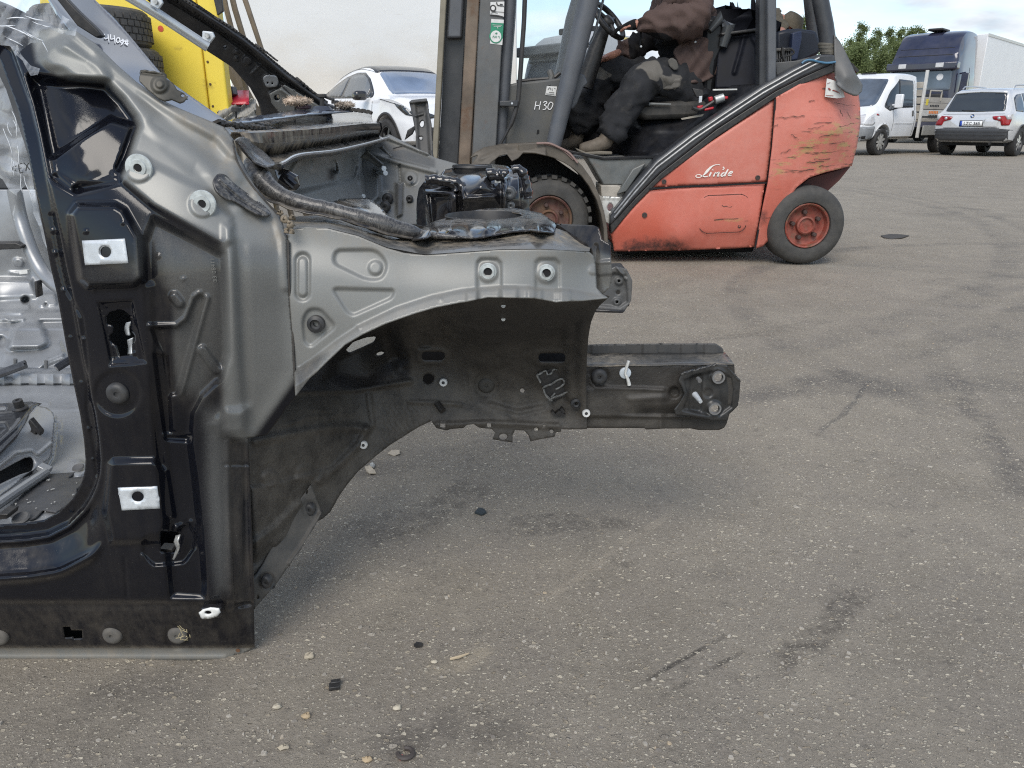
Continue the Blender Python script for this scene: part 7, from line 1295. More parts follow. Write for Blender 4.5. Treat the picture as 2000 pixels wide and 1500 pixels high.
hv.lay('hatch_gap', 'rear', [(-.66, .695), (.66, .695), (.66, .705), (-.66, .705)], M_TRIM, .006); hv.lay('hatch_gap', 'rear', [(-.72, 1.03), (.72, 1.03), (.72, 1.036), (-.72, 1.036)], M_TRIM, .004)
M_TAIL = pbr('lamp_red', (.30, .008, .015), .12, 0, .3, 10, coat=.5); M_LENS = pbr('lamp_clear', (.55, .55, .56), .12, 0, .15, 12, coat=.5)
for s in (-1, 1):
    hv.lay('tail_light', 'rear', rounded([(s * .46, .975), (s * .84, 1.0), (s * .885, .90), (s * .87, .76), (s * .70, .755), (s * .66, .86), (s * .50, .90)], .02), M_TAIL, .014, label='red tail light')
    hv.lay('tail_lens', 'rear', [(s * .74, .995), (s * .86, 1.0), (s * .885, .90), (s * .80, .90)], M_LENS, .020)
    hv.lay('tail_lens', 'rear', circ(s * .62, .935, .035, n=14), M_LENS, .02)
pl = hv.lay('number_plate', 'rear', [(-.26, .745), (.26, .745), (.26, .865), (-.26, .865)], pbr('plate_white', (.74, .75, .74), .4), .020, label='white number plate LZC 365')
hv.lay('plate_frame', 'rear', [(-.275, .73), (.275, .73), (.275, .88), (-.275, .88)], M_TRIM, .014)
hv.lay('plate_band', 'rear', [(.21, .745), (.26, .745), (.26, .865), (.21, .865)], pbr('plate_blue', (.02, .07, .40), .4), .0225, parent=pl)
zb = hv.bvh.ray_cast(Vector((-5, 0, .80)), Vector((1, 0, 0)))[0]
text_mesh('LZC 365', .105, facing((zb.x - .0245, -.022, .803), PI / 2, -PI / 2), 'plate_text', M_INKD, pl, 1.02, bold=.0012)
zb = hv.bvh.ray_cast(Vector((-5, 0, .985)), Vector((1, 0, 0)))[0]
mb = MB(); mb.lathe([(.042, .012), (.045, .02), (.034, .024), (0, .024)], (zb.x + .012, 0, .985), (-1, 0, 0), 24); bd = mb.build('round_badge', M_TRIM, sv)
for q in range(4):
    mb = MB(); c = np.array((zb.x - .0135, 0, .985)); A = [c] + [c + .032 * np.array((0, math.cos(a), math.sin(a))) for a in np.linspace(q * PI / 2, q * PI / 2 + PI / 2, 7)]; mb.prism(A, [p + np.array((.003, 0, 0)) for p in A]); mb.build('badge_quarter', (M_INKW, pbr('badge_blue', (.03, .13, .42), .3))[q % 2], bd, smooth=0)
hv.lay('wiper', 'rear', [(-.02, 1.10), (.30, 1.125), (.30, 1.135), (-.02, 1.125)], M_TRIM, .02)
hv.lay('spoiler', 'rear', rounded([(-.62, 1.545), (-.60, 1.625), (.60, 1.625), (.62, 1.545), (0, 1.58)], .02), M_SUV, .035, thick=.03)
hv.lay('side_window', 'right', rounded([(-1.95, 1.10), (-1.78, 1.42), (-1.55, 1.50), (-1.20, 1.53), (-1.22, 1.08)], .04), M_CGLASS, .006); hv.lay('side_window', 'right', rounded([(-1.14, 1.08), (-1.12, 1.54), (-.28, 1.55), (-.26, 1.06)], .03), M_CGLASS, .006); hv.lay('side_window', 'right', rounded([(-.16, 1.06), (-.18, 1.54), (.45, 1.50), (.95, 1.08)], .03), M_CGLASS, .006)
hv.lay('windscreen', 'top', [(.40, -.5), (.40, .5), (1.18, .56), (1.18, -.56)], M_CGLASS2, .006)
hv.lay('sill_cladding', 'right', [(-.95, .28), (.95, .28), (.95, .44), (-.95, .44)], MATS['bumper_grey'], .012); hv.lay('door_gap', 'right', [(-.22, .45), (-.21, .45), (-.21, 1.06), (-.22, 1.06)], M_TRIM, .003); hv.lay('door_gap', 'right', [(-1.05, .6), (-1.04, .6), (-1.15, 1.06), (-1.16, 1.06)], M_TRIM, .003)
for x in (-1.40, 1.40):
    mb = MB(); n = 22; A = [(x + .43 * math.cos(a), .36 + .43 * math.sin(a)) for a in np.linspace(-.1, PI + .1, n)]; B = [(x + .395 * math.cos(a), .36 + .395 * math.sin(a)) for a in np.linspace(PI + .1, -.1, n)]; hv.lay('arch_trim', 'right', A + B, MATS['bumper_grey'], .012)
for x, s in ((-1.40, -1), (1.40, -1), (-1.40, 1), (1.40, 1)): road_wheel(sv, x, s * .915, .355, .235, M_CHROME, 7, s)
for s in (-1, 1):
    mb = MB(); mb.tube([(-1.55, s * .60, 1.655), (-1.45, s * .60, 1.72), (-.9, s * .60, 1.745), (.1, s * .585, 1.73), (.3, s * .58, 1.65)], .016, 8); mb.build('roof_rail', M_CHROME, sv)
    mb = MB(); mb.box((.75, s * 1.0, 1.12), (.12, .20, .15)); mb.build('door_mirror', M_SUV, sv, bevel=.03)
mb = MB(); mb.tube([(-2.2, -.5, .32), (-2.28, -.5, .32)], .03, 10); mb.build('exhaust', M_TRIM, sv)
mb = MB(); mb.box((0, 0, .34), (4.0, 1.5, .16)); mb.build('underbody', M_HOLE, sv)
# ---- white flatbed van
vh = rad(233)
vn = thing('parked_van', 'white flatbed van with a grey front bumper and wooden sided load bed', 'van', (10.60, 23.2, 0), None, YAW((math.sin(vh), math.cos(vh))))
M_VAN = pbr('van_white', (.74, .75, .76), .3, 0, .05, 3, dust=.18, ds=3, coat=.2)
vs = [(.05, .40, .93, 1.18, 2.03, .80), (.15, .40, .985, 1.18, 2.07, .82), (.7, .40, .985, 1.18, 2.09, .82), (1.15, .40, .985, 1.16, 2.05, .80), (1.45, .40, .985, 1.14, 1.80, .78), (1.85, .40, .985, 1.12, 1.42, .80), (2.15, .38, .98, 1.08, 1.24, .82), (2.45, .36, .96, .96, 1.06, .80), (2.62, .34, .90, .76, .84, .74), (2.68, .38, .80, .58, .64, .64)]
vv = Hull('cab', vs, M_VAN, vn, cut=((1.75, .36, .42, 1), (1.75, .36, .42, -1)), label='white van cab')
vv.lay('windscreen', 'front', rounded([(-.80, 1.24), (-.70, 1.92), (0, 1.96), (.70, 1.92), (.80, 1.24), (0, 1.20)], .06), M_CGLASS2, .006, label='sloping windscreen')
vv.lay('side_window', 'left', rounded([(.28, 1.22), (.30, 1.90), (.98, 1.92), (1.38, 1.62), (1.72, 1.22), (1.5, 1.12), (1.0, 1.20)], .04), M_CGLASS, .006); vv.lay('window_post', 'left', [(.98, 1.2), (1.01, 1.2), (1.01, 1.92), (.98, 1.92)], M_TRIM, .014)
vv.lay('front_bumper', 'front', rounded([(-.97, .34), (-.97, .72), (-.6, .74), (.6, .74), (.97, .72), (.97, .34)], .05), pbr('bumper_pale_grey', (.22, .23, .24), .5), .02, thick=.03); vv.lay('side_bumper', 'left', rounded([(2.2, .36), (2.2, .74), (2.66, .70), (2.68, .38)], .03), MATS['bumper_pale_grey'], .012); vv.lay('fog_light', 'front', circ(.72, .55, .07, .05), M_TRIM, .05)
vv.lay('side_grille', 'left', [(2.5, .42), (2.66, .42), (2.66, .50), (2.5, .50)], M_TRIM, .02)
vv.lay('headlight', 'left', rounded([(2.20, .82), (2.26, 1.0), (2.45, .98), (2.62, .80), (2.55, .76), (2.3, .76)], .03), M_LENS, .010); vv.lay('headlight', 'front', rounded([(.55, .78), (.58, .98), (.84, 1.04), (.90, .78)], .03), M_LENS, .012); vv.lay('headlight', 'front', rounded([(-.55, .78), (-.58, .98), (-.84, 1.04), (-.90, .78)], .03), M_LENS, .012)
vv.lay('grille', 'front', rounded([(-.5, .78), (-.5, .90), (.5, .90), (.5, .78)], .02), M_TRIM, .012)
vv.lay('indicator', 'left', [(2.02, 1.0), (2.14, 1.01), (2.14, 1.05), (2.04, 1.04)], M_TAIL, .008)
for x0, x1, z0, z1 in ((.20, .212, .45, 1.9), (1.30, 1.312, .62, 1.2), (.2, 1.3, .44, .45)): vv.lay('door_gap', 'left', [(x0, z0), (x1, z0), (x1, z1), (x0, z1)], M_TRIM, .003)
vv.lay('door_handle', 'left', rounded([(.30, 1.0), (.36, 1.0), (.36, 1.14), (.30, 1.14)], .01), M_TRIM, .02); vv.lay('side_strip', 'left', [(.3, .80), (1.28, .80), (1.28, .815), (.3, .815)], M_VAN, .014)
for s in (-1, 1):
    mb = MB(); mb.box((1.42, s * 1.12, 1.36), (.10, .20, .34)); mb.box((1.44, s * 1.02, 1.26), (.06, .14, .05)); mb.build('door_mirror', M_VAN if s > 0 else M_TRIM, vn, bevel=.04)
    mb = MB(); n = 20; A = [(1.75 + .46 * math.cos(a), .36 + .46 * math.sin(a)) for a in np.linspace(.0, PI, n)]; B = [(1.75 + .415 * math.cos(a), .36 + .415 * math.sin(a)) for a in np.linspace(PI, 0, n)]; vv.lay('arch_lip', 'left' if s > 0 else 'right', A + B, MATS['bumper_pale_grey'] if s < 0 else M_VAN, .012)
    road_wheel(vn, 1.75, s * .965, .345, .22, pbr('steel_rim', (.42, .41, .38), .45, .3), 9, s); road_wheel(vn, -1.55, s * .965, .345, .22, MATS['steel_rim'], 9, s)
M_BED = pbr('bed_board', (.40, .37, .32), .7, 0, .15, 4, dust=.4, ds=5, dcol=(.30, .27, .22))
mb = MB(); mb.box((-1.55, 0, .90), (2.9, 2.0, .10)); mb.build('load_bed', M_BED, vn, bevel=.01)
for s in (-1, 1):
    for z, h in ((1.08, .16), (1.26, .16), (1.42, .14)):
        mb = MB(); mb.box((-1.55, s * 1.0, z), (2.9, .035, h)); mb.build('side_board', M_BED if z > 1.1 else pbr('bed_white', (.60, .59, .56), .5, 0, .1, 4, dust=.3), vn, bevel=.004)
    mb = MB(); mb.box((-.10, s * .98, 1.30), (.07, .07, 1.75)); mb.build('headboard_post', MATS['bed_white'], vn, bevel=.008)
    mb = MB(); mb.box((-.75, s * 1.0, .62), (.9, .04, .26)); mb.build('side_guard', pbr('guard_grey', (.33, .33, .31), .6), vn, bevel=.01)
for k in range(5):
    mb = MB(); mb.box((-.10, 0, 1.0 + k * .2), (.03, 1.92, .16)); mb.build('headboard_plank', M_BED, vn, bevel=.005)
mb = MB(); mb.tube([(-.35, 1.03, 1.40), (-.35, 1.03, 1.66), (-1.0, 1.03, 1.66), (-1.0, 1.03, 1.40)], .02, 8); mb.build('ladder_hook', M_BED, vn)
for z, m in ((1.10, pbr('sign_orange', (.75, .22, .03), .5)), (1.0, M_INKD), (1.27, M_INKD)):
    for k in range(6): mb = MB(); mb.box((-.50 - k * .09, 1.02, z), (.06, .006, .07 if z < 1.2 else .05)); mb.build('painted_letter', m, vn)
mb = MB(); mb.box((-.28, 1.02, 1.36), (.12, .006, .16)); mb.build('yellow_tag', pbr('tag_yellow', (.75, .60, .05), .5), vn)
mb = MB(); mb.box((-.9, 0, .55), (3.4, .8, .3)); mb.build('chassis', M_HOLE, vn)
mb = MB(); mb.tube([(1.1, -.2, 2.09), (1.1, .2, 2.09)], .02, 8); mb.build('roof_marker', M_TRIM, vn)
# ---- dark blue lorry with a white trailer
lh = rad(223.4)
lo = thing('lorry', 'dark blue lorry cab with a white box trailer behind the van', 'lorry', (17.12, 34.4, 0), None, YAW((math.sin(lh), math.cos(lh)))); lo.scale = (1.148,) * 3
M_LB = pbr('lorry_navy', (.022, .026, .055), .12, .1, .2, 2, dust=.25, ds=2, coat=.6)
lb = Hull('cab', [(-2.0, .9, 1.16, 2.5, 3.72, 1.02), (-1.9, .9, 1.22, 2.5, 3.80, 1.06), (-1.0, .9, 1.24, 2.5, 3.85, 1.06), (-.4, .9, 1.24, 2.5, 3.72, 1.05), (-.1, .8, 1.23, 2.5, 3.45, 1.04), (.12, .6, 1.20, 2.45, 3.12, 1.08), (.22, .5, 1.15, 2.3, 2.80, 1.08), (.27, .5, 1.05, 1.6, 1.9, 1.0)], M_LB, lo)
lb.lay('windscreen', 'front', rounded([(-1.02, 1.80), (-1.0, 2.48), (1.0, 2.48), (1.02, 1.80)], .06), M_CGLASS2, .010); lb.lay('grille', 'front', rounded([(-.8, .75), (-.85, 1.7), (.85, 1.7), (.8, .75)], .05), M_TRIM, .012)
for z0, z1 in ((2.98, 3.0), (3.22, 3.235)): lb.lay('roof_crease', 'front', [(-.9, z0), (.9, z0), (.9, z1), (-.9, z1)], M_TRIM, .008)
lb.lay('side_window', 'left', rounded([(-1.0, 1.75), (-1.0, 2.42), (-.2, 2.42), (-.02, 1.75)], .05), M_CGLASS, .008); lb.lay('door_gap', 'left', [(-1.12, 1.0), (-1.10, 1.0), (-1.10, 2.6), (-1.12, 2.6)], M_TRIM, .005)
mb = MB(); mb.box((.30, 0, 2.62), (.42, 2.36, .26)); mb.build('sun_visor', M_LB, lo, bevel=.05)
for s in (-.62, .62):
    mb = MB(); mb.box((.515, s, 2.64), (.03, .26, .15)); mb.build('visor_lamp', M_LENS, lo, bevel=.01)
for s in (-1, 1):
    mb = MB(); mb.box((.20, s * 1.42, 2.05), (.14, .22, .62)); mb.tube([(.1, s * 1.2, 2.35), (.2, s * 1.42, 2.38)], .03, 6); mb.build('door_mirror', M_LB, lo, bevel=.05)
    for x in (-.9, -4.2, -9.5, -10.8): road_wheel(lo, x, s * 1.24, .50, .3, M_CHROME, 8, s)
mb = MB(); mb.box((-.9, 0, 3.90), (.9, .5, .08)); mb.build('roof_hatch', M_TRIM, lo, bevel=.03)
mb = MB(); mb.box((.2, 0, .55), (.3, 2.4, .5)); mb.build('front_bumper', M_LB, lo, bevel=.06)
mb = MB(); mb.lathe([(0, .0), (.12, .0), (.10, .012), (0, .012)], (.26, .62, 2.25), (1, 0, 0), 12); mb.build('visor_sticker', M_INKW, lo)
tl_ = MB(); tl_.box((-8.6, 0, 2.45), (12.2, 2.5, 2.75)); tr = tl_.build('trailer_box', pbr('trailer_white', (.78, .79, .80), .4, 0, .04, 2, dust=.15, ds=1.5), lo, bevel=.02, label='white box trailer')
for s in (-1, 1):
    mb = MB(); mb.box((-8.6, s * 1.255, 3.79), (12.2, .03, .09)); mb.build('trailer_rail', M_ALU, lo)
mb = MB(); mb.box((-6.5, 0, .95), (12, .9, .25)); mb.build('chassis', M_HOLE, lo)
# ---- white hatchback with a black roof
ch = rad(146)
hb = thing('parked_car', 'white hatchback with a black roof parked behind the cowl, half hidden by the mast', 'car', (-2.19, 15.9, .136), None, YAW((math.sin(ch), math.cos(ch)))); hb.scale = (1.094,) * 3
M_WH = pbr('hatch_white', (.80, .81, .83), .2, 0, .04, 3, coat=.5)
hs = [(-2.15, .55, .62, .92, .95, .5), (-2.08, .42, .80, .98, 1.08, .55), (-1.9, .36, .87, 1.02, 1.22, .56), (-1.5, .30, .90, 1.02, 1.38, .56), (-1.0, .26, .90, 1.0, 1.50, .58), (-.4, .24, .90, .98, 1.56, .60), (.1, .24, .90, .97, 1.55, .60), (.5, .24, .90, .97, 1.42, .60), (.9, .24, .90, .98, 1.20, .64), (1.2, .26, .90, .99, 1.06, .70), (1.6, .28, .90, .96, 1.01, .70), (1.95, .30, .86, .86, .92, .66), (2.15, .34, .74, .72, .78, .56), (2.20, .42, .6, .62, .66, .45)]
hh = Hull('body', hs, M_WH, hb, cut=((1.32, .345, .405, -1), (-1.32, .345, .405, -1)))
hh.lay('roof_skin', 'top', rounded([(-1.9, -.5), (-1.9, .5), (-1.0, .57), (.1, .60), (.42, .58), (.42, -.58), (.1, -.60), (-1.0, -.57)], .08), M_GLOSS, .006, label='glossy black roof')
hh.lay('windscreen', 'top', rounded([(.44, -.56), (.44, .56), (1.14, .66), (1.14, -.66)], .06), pbr('screen_blue', (.16, .21, .30), .06, 0, .2, 2, spec=1), .008)
hh.lay('window_frame', 'right', rounded([(-1.66, 1.14), (-1.35, 1.27), (-.8, 1.40), (-.3, 1.455), (.04, 1.44), (.28, 1.34), (.66, 1.08), (.70, 1.02), (.2, 1.02), (-1.2, 1.05), (-1.45, 1.08)], .03), M_GLOSS, .004)
hh.lay('side_window', 'right', rounded([(-1.44, 1.14), (-1.26, 1.25), (-.78, 1.37), (-.62, 1.39), (-.66, 1.07), (-1.2, 1.09)], .03), pbr('pane_sky', (.13, .14, .15), .05, 0, .2, 2, spec=1), .010); hh.lay('side_window', 'right', rounded([(-.56, 1.06), (-.52, 1.40), (-.2, 1.425), (.04, 1.40), (.22, 1.33), (.44, 1.18), (.44, 1.05)], .03), MATS['pane_sky'], .010); hh.lay('side_window', 'right', rounded([(.48, 1.05), (.48, 1.14), (.60, 1.06)], .02), M_CGLASS, .010)
hh.lay('quarter_window', 'right', rounded([(-1.58, 1.13), (-1.49, 1.18), (-1.50, 1.10)], .02), M_CGLASS, .012)
hh.lay('headlight', 'right', rounded([(1.62, .92), (1.95, .84), (2.08, .72), (1.95, .74), (1.7, .86)], .02), M_CGLASS, .012); hh.lay('headlight', 'front', rounded([(-.42, .72), (-.80, .84), (-.84, .74), (-.6, .68)], .02), M_CGLASS, .012); hh.lay('lower_grille', 'front', rounded([(-.7, .36), (-.7, .56), (.7, .56), (.7, .36)], .05), M_TRIM, .012)
n = 22; A = [(1.32 + .445 * math.cos(a), .345 + .445 * math.sin(a)) for a in np.linspace(-.2, PI + .2, n)]; B = [(1.32 + .40 * math.cos(a), .345 + .40 * math.sin(a)) for a in np.linspace(PI + .2, -.2, n)]; hh.lay('arch_trim', 'right', A + B, M_TRIM, .016)
for x0, x1, z0, z1 in ((.78, .79, .40, 1.0), (-.60, -.59, .34, 1.02)): hh.lay('door_gap', 'right', [(x0, z0), (x1, z0), (x1, z1), (x0, z1)], M_TRIM, .003)
hh.lay('bonnet_gap', 'right', [(1.1, .985), (1.9, .86), (1.9, .868), (1.1, .994)], M_TRIM, .004); hh.lay('sill_trim', 'right', [(-.9, .24), (.9, .24), (.9, .36), (-.9, .36)], M_TRIM, .01)
mb = MB(); mb.box((.62, -1.02, 1.05), (.20, .22, .15)); mb.build('door_mirror', M_GLOSS, hb, bevel=.05)
mb = MB(); mb.box((-.45, -.915, .88), (.16, .03, .03)); mb.build('door_handle', M_WH, hb, bevel=.01)
for x, s in ((1.32, -1), (-1.32, -1), (1.32, 1), (-1.32, 1)): road_wheel(hb, x, s * .90, .345, .225, pbr('black_alloy', (.03, .03, .034), .25, .5), 5, s)
mb = MB(); mb.box((0, 0, .3), (3.9, 1.4, .14)); mb.build('underbody', M_HOLE, hb)
# ---- large pale trailer filling the background on the left
tw = thing('semi_trailer', 'long pale grey trailer wall behind the white hatchback, brown with dirt lower down', 'trailer', (-2.95, 17.6, 0), None, 0)
t = NT('trailer_wall_paint'); v = t.pos('Position'); sp = t.node('ShaderNodeSeparateXYZ'); t.l.new(v, sp.inputs[0])
n1 = t.noise(t.map(v, scale=(.5, 1, 1.2)), 1.2, 6, .6); c = t.mix(n1, (.62, .63, .62), (.72, .73, .73))
df = t.math('MULTIPLY', t.ramp(t.math('ADD', sp.outputs['Z'], t.math('MULTIPLY', t.math('SUBTRACT', n1, .5), 2.2)), 1.2, 3.0, 1, 0), .5); c = t.mix(df, c, (.56, .48, .37))
c = t.mix(t.math('MULTIPLY', t.ramp(t.noise(t.map(v, scale=(1, 1, 18)), 1.4, 6, .7), .62, .75), .35), c, (.40, .34, .27))
M_TWALL = t.done(Base_Color=c, Roughness=.5)
mb = MB(); mb.box((0, 1.3, 2.6), (6.1, 2.55, 2.9)); mb.build('trailer_wall', M_TWALL, tw, bevel=.02)
mb = MB(); mb.box((0, 1.3, 1.1), (6.1, 2.4, .12)); mb.build('trailer_floor', M_TRIM, tw)
mb = MB(); mb.box((-1.7, .022, 3.62), (.75, .008, .42)); mb.build('wall_label', pbr('label_lilac', (.60, .62, .70), .5), tw, label='pale label on the trailer wall')
for x in (-2.1, 2.1):
    for s in (.15, 2.45): road_wheel(tw, x, s, .5, .3, M_CHROME, 8, -1 if s < 1 else 1)
mb = MB(); mb.box((0, 1.3, .8), (5, .9, .4)); mb.build('chassis', M_HOLE, tw)
# ---- grey lorry seen through the windscreen glass
gt = thing('lorry', 'old grey and yellow lorry seen through the windscreen of the forklift', 'lorry', (1.05, 19.5, 0), None, YAW((-.80, -.6)))
gb = Hull('cab', [(-1.9, .9, 1.1, 1.9, 2.72, .95), (-1.0, .9, 1.15, 1.9, 2.80, 1.0), (-.3, .8, 1.15, 1.9, 2.78, 1.0), (.05, .7, 1.12, 1.85, 2.4, 1.0), (.2, .6, 1.05, 1.6, 1.9, 1.0)], pbr('lorry_pale', (.36, .38, .40), .45, 0, .1, 2), gt)
gb.lay('windscreen', 'front', rounded([(-.95, 1.55), (-.92, 2.2), (.92, 2.2), (.95, 1.55)], .05), M_CGLASS2, .012); gb.lay('side_window', 'left', rounded([(-1.1, 1.6), (-1.1, 2.3), (-.4, 2.3), (-.1, 1.6)], .05), pbr('pane_sky', (.13, .14, .15), .05), .008); gb.lay('yellow_stripe', 'left', [(-1.5, 1.2), (-1.2, 1.2), (-1.2, 2.7), (-1.5, 2.7)], pbr('stripe_yellow', (.50, .42, .16), .5), .006)
mb = MB(); mb.box((.22, 0, 2.42), (.35, 2.2, .22)); mb.build('sun_visor', pbr('visor_grey', (.14, .15, .16), .5), gt, bevel=.04)
mb = MB(); mb.box((-.8, 0, 2.88), (.7, 1.0, .14)); mb.build('roof_hatch', M_TRIM, gt, bevel=.03)
mb = MB(); mb.box((.18, 0, .85), (.25, 2.3, .5)); mb.build('front_bumper', M_TRIM, gt, bevel=.05)
for x in (-.9, -4.0):
    for s in (-1, 1): road_wheel(gt, x, s * 1.15, .48, .3, M_CHROME, 8, s)
mb = MB(); mb.box((-3.7, 0, 1.0), (3.4, 1.0, .4)); mb.build('chassis', M_TRIM, gt)
# ---------------------------------------------------------------- yellow steel box, tyres, timber and clutter behind the body
yb = thing('steel_screen', 'yellow painted steel screen standing behind the black body shell', 'screen', tuple(PZ(330, 480, 0)))
M_YEL = pbr('yellow_paint', (.86, .66, .075), .42, 0, .06, 2.5, rust=.10, rs=5, dust=.3, ds=3, dcol=(.62, .47, .16))
Yw = 5.2
def zext(name, x0, x1, z0, z1, Y0, Y1, mat, parent, bevel=.006, label=None):
    mb = MB(); mb.box(((x0 + x1) / 2, (Y0 + Y1) / 2, (z0 + z1) / 2), (x1 - x0, Y1 - Y0, z1 - z0)); return mb.build(name, mat, parent, bevel=bevel, label=label)
X = lambda px, py, Y=Yw: float(P(px, py, Y)[0])
xs = [X(190, 100), X(402, 150), X(437, 150)]
zext('side_sheet', X(150, 60) - .2, xs[1] - .006, .12, 2.25, Yw, Yw + .06, M_YEL, yb, .01); zext('corner_post', xs[1] + .006, xs[2] + .015, .05, 2.3, Yw - .02, Yw + .08, M_YEL, yb, .012, 'yellow corner post with rust specks')
zext('base_rail', X(150, 60) - .2, xs[1] - .006, .02, .12, Yw - .01, Yw + .10, M_YEL, yb)
for k in range(14):
    mb = MB(); mb.lathe([(.008, 0), (.007, .004), (0, .005)], (xs[1] + .03, Yw - .02, .4 + k * .13), (0, -1, 0), 8); mb.build('rivet', pbr('rivet_rust', (.10, .06, .03), .7), yb)
mb = MB(); mb.lathe([(.016, 0), (.018, .002), (0, .003)], P(314, 56, Yw), (0, -1, 0), 12); mb.build('red_mark', pbr('mark_red', (.62, .10, .05), .6), yb)
mb = MB(); mb.ext([(415, -10), (432, -10), (436, 22), (424, 30), (420, 12)], Yw - .05, Yw - .03); mb.build('torn_lamp', M_BLKP, yb, bevel=.004)
# tyre stack
def tyre_mesh():
    mb = MB(); R, w = .31, .205
    prof = [(.19, -.07), (.20, -.095), (.25, -.1025), (.285, -.10), (.303, -.085), (R, -.06)]; prof += [(r, -h) for r, h in prof[::-1]]
    mb.lathe(prof, (0, 0, 0), (0, 0, 1), 56)
    for i in range(44):
        for row in range(4):
            a = 2 * PI * (i + .5 * (row % 2)) / 44; d = np.array((math.cos(a), math.sin(a), 0)); t = np.array((-math.sin(a), math.cos(a), 0)); mb.box(d * (R + .001) + np.array((0, 0, -.054 + .036 * row)), (.014, .034, .029), np.stack((d, t, np.array((0, 0, 1.))), 1))
    return mb
ty0 = tyre_mesh().build('loose_tyre', pbr('old_tyre', (.066, .064, .062), .75, 0, .3, 20, dust=.9, ds=18, dcol=(.16, .15, .14)), None, smooth=30)
lab = ['worn tyre lying on top of the stack beside the yellow screen', 'second tyre from the top of the stack by the yellow screen', 'third tyre from the top of the stack by the yellow screen', 'fourth tyre from the top, in the middle of the stack', 'third tyre up from the ground in the stack', 'second tyre up from the ground in the stack', 'bottom tyre of the stack standing on the ground']
tx = X(281, 58, 4.85) - .31
for k in range(7):
    o = ty0 if k == 0 else ty0.copy()
    if k: COL.objects.link(o)
    o.location = (tx + (0, .03, -.02, .02, .03, .0, .02)[k], 4.88 + (0, .02, .01, -.02, 0, .01, 0)[k], .1025 + (6 - k) * .2055); o.rotation_euler = (0, 0, k * 1.3); setp(o, lab[k], 'tyre', 'stack of tyres by the yellow screen')
# timber leaning behind
M_WOOD = pbr('old_timber', (.20, .155, .105), .8, 0, .25, 10, bump=.4, bs=60, dust=.5, dcol=(.24, .22, .19))
wl_ = ['grey timber pole nearest the yellow screen', 'middle grey timber pole leaning behind the far pillar', 'timber pole furthest from the yellow screen', 'squared brown timber leaning low behind the far pillar']
for k, (a, b, r) in enumerate((((425, -60), (462, 90), 5), ((440, -60), (486, 110), 5.5), ((452, -70), (520, 130), 5), ((428, 90), (506, 235), 9))):
    mb = MB(); Y = 6.0 + .1 * k; p0, p1 = P(a[0], a[1], Y), P(b[0], b[1], Y - .15); d = (p1 - p0) / (p1[2] - p0[2]); p1 = p0 + d * (.02 - p0[2])
    rr = r * mpp(460, 60, Y)
    if k == 3: mb.tube([p0, p1], rr * 1.3, 4)
    else: mb.tube([p0 + (p1 - p0) * f + RNG.normal(0, .006, 3) for f in np.linspace(0, 1, 8)], [rr * q for q in (1, 1.04, .97, 1.02, 1, 1.05, 1, 1.08)], 10)
    setp(mb.build('timber_pole', M_WOOD, None, smooth=60), wl_[k], 'timber', 'timber leaning behind the car body')
rc = thing('bumper_scrap', 'red scrap bumper lying behind the yellow screen', 'car part', tuple(P(450, 200, 5.6)))
mb = MB(); mb.grid([[P(x, y + (6 if j > 1 else 0) * k, 5.6 - .12 * j) for x in np.linspace(428, 486, 8)] for j, (y, k) in enumerate(((176, 0), (178, 0), (186, .3), (199, .5)))]); mb.build('bumper_skin', pbr('scrap_red', (.45, .02, .04), .3, 0, .2, 6), rc, solid=.01)
mb = MB(); mb.ext([(434, 168), (452, 168), (456, 186), (438, 188)], 5.3, 5.4); mb.build('bumper_vent', M_BLKP, rc, bevel=.01)
zext('bumper_leg', float(P(430, 200, 5.6)[0]), float(P(484, 200, 5.6)[0]), .0, .85, 5.5, 5.6, M_BLKP, rc)
tp = MB(); rows = []
for j in range(12):
    f = j / 11; rows.append([P(x, 198 + 40 * f + 6 * math.sin(x * .2 + j), 5.35 - .35 * f + .05 * math.sin(x * .33 + j * 1.7)) for x in np.linspace(424, 500, 22)])
rows.append([np.array((q[0], q[1] - .05, 0.0)) for q in rows[-1]])
tp.grid(rows); setp(tp.build('tarpaulin', pbr('tarp_grey', (.32, .30, .26), .7, 0, .15, 10, bump=.3, bs=30), None, smooth=180, solid=.006), 'crumpled grey tarpaulin heap between the yellow screen and the cowl', 'tarpaulin')
# ---------------------------------------------------------------- trees
def leaf_mat(name, ca, cb):
    t = NT(name); v = t.pos('Position'); n = t.noise(v, .9, 3); n2 = t.noise(v, 6, 3); a = t.node('ShaderNodeObjectInfo').outputs['Random']
    c = t.mix(t.ramp(t.math('ADD', t.math('MULTIPLY', n, .6), t.math('MULTIPLY', n2, .45)), .32, .72), ca, cb); c = t.mix(t.math('MULTIPLY', a, .4), c, (.16, .18, .065))
    tr = t.node('ShaderNodeBsdfTranslucent'); t.put(tr.inputs[0], c); mx = t.node('ShaderNodeMixShader'); mx.inputs[0].default_value = .4
    t.l.new(t.b.outputs[0], mx.inputs[1]); t.l.new(tr.outputs[0], mx.inputs[2]); t.l.new(mx.outputs[0], t.n['Material Output'].inputs[0]); t.done(Base_Color=c, Roughness=.6, Specular_IOR_Level=.25); return t.m
M_LEAF = leaf_mat('birch_leaf', (.120, .160, .062), (.270, .325, .140)); M_BARK = pbr('tree_bark', (.11, .10, .085), .85, 0, .3, 5)
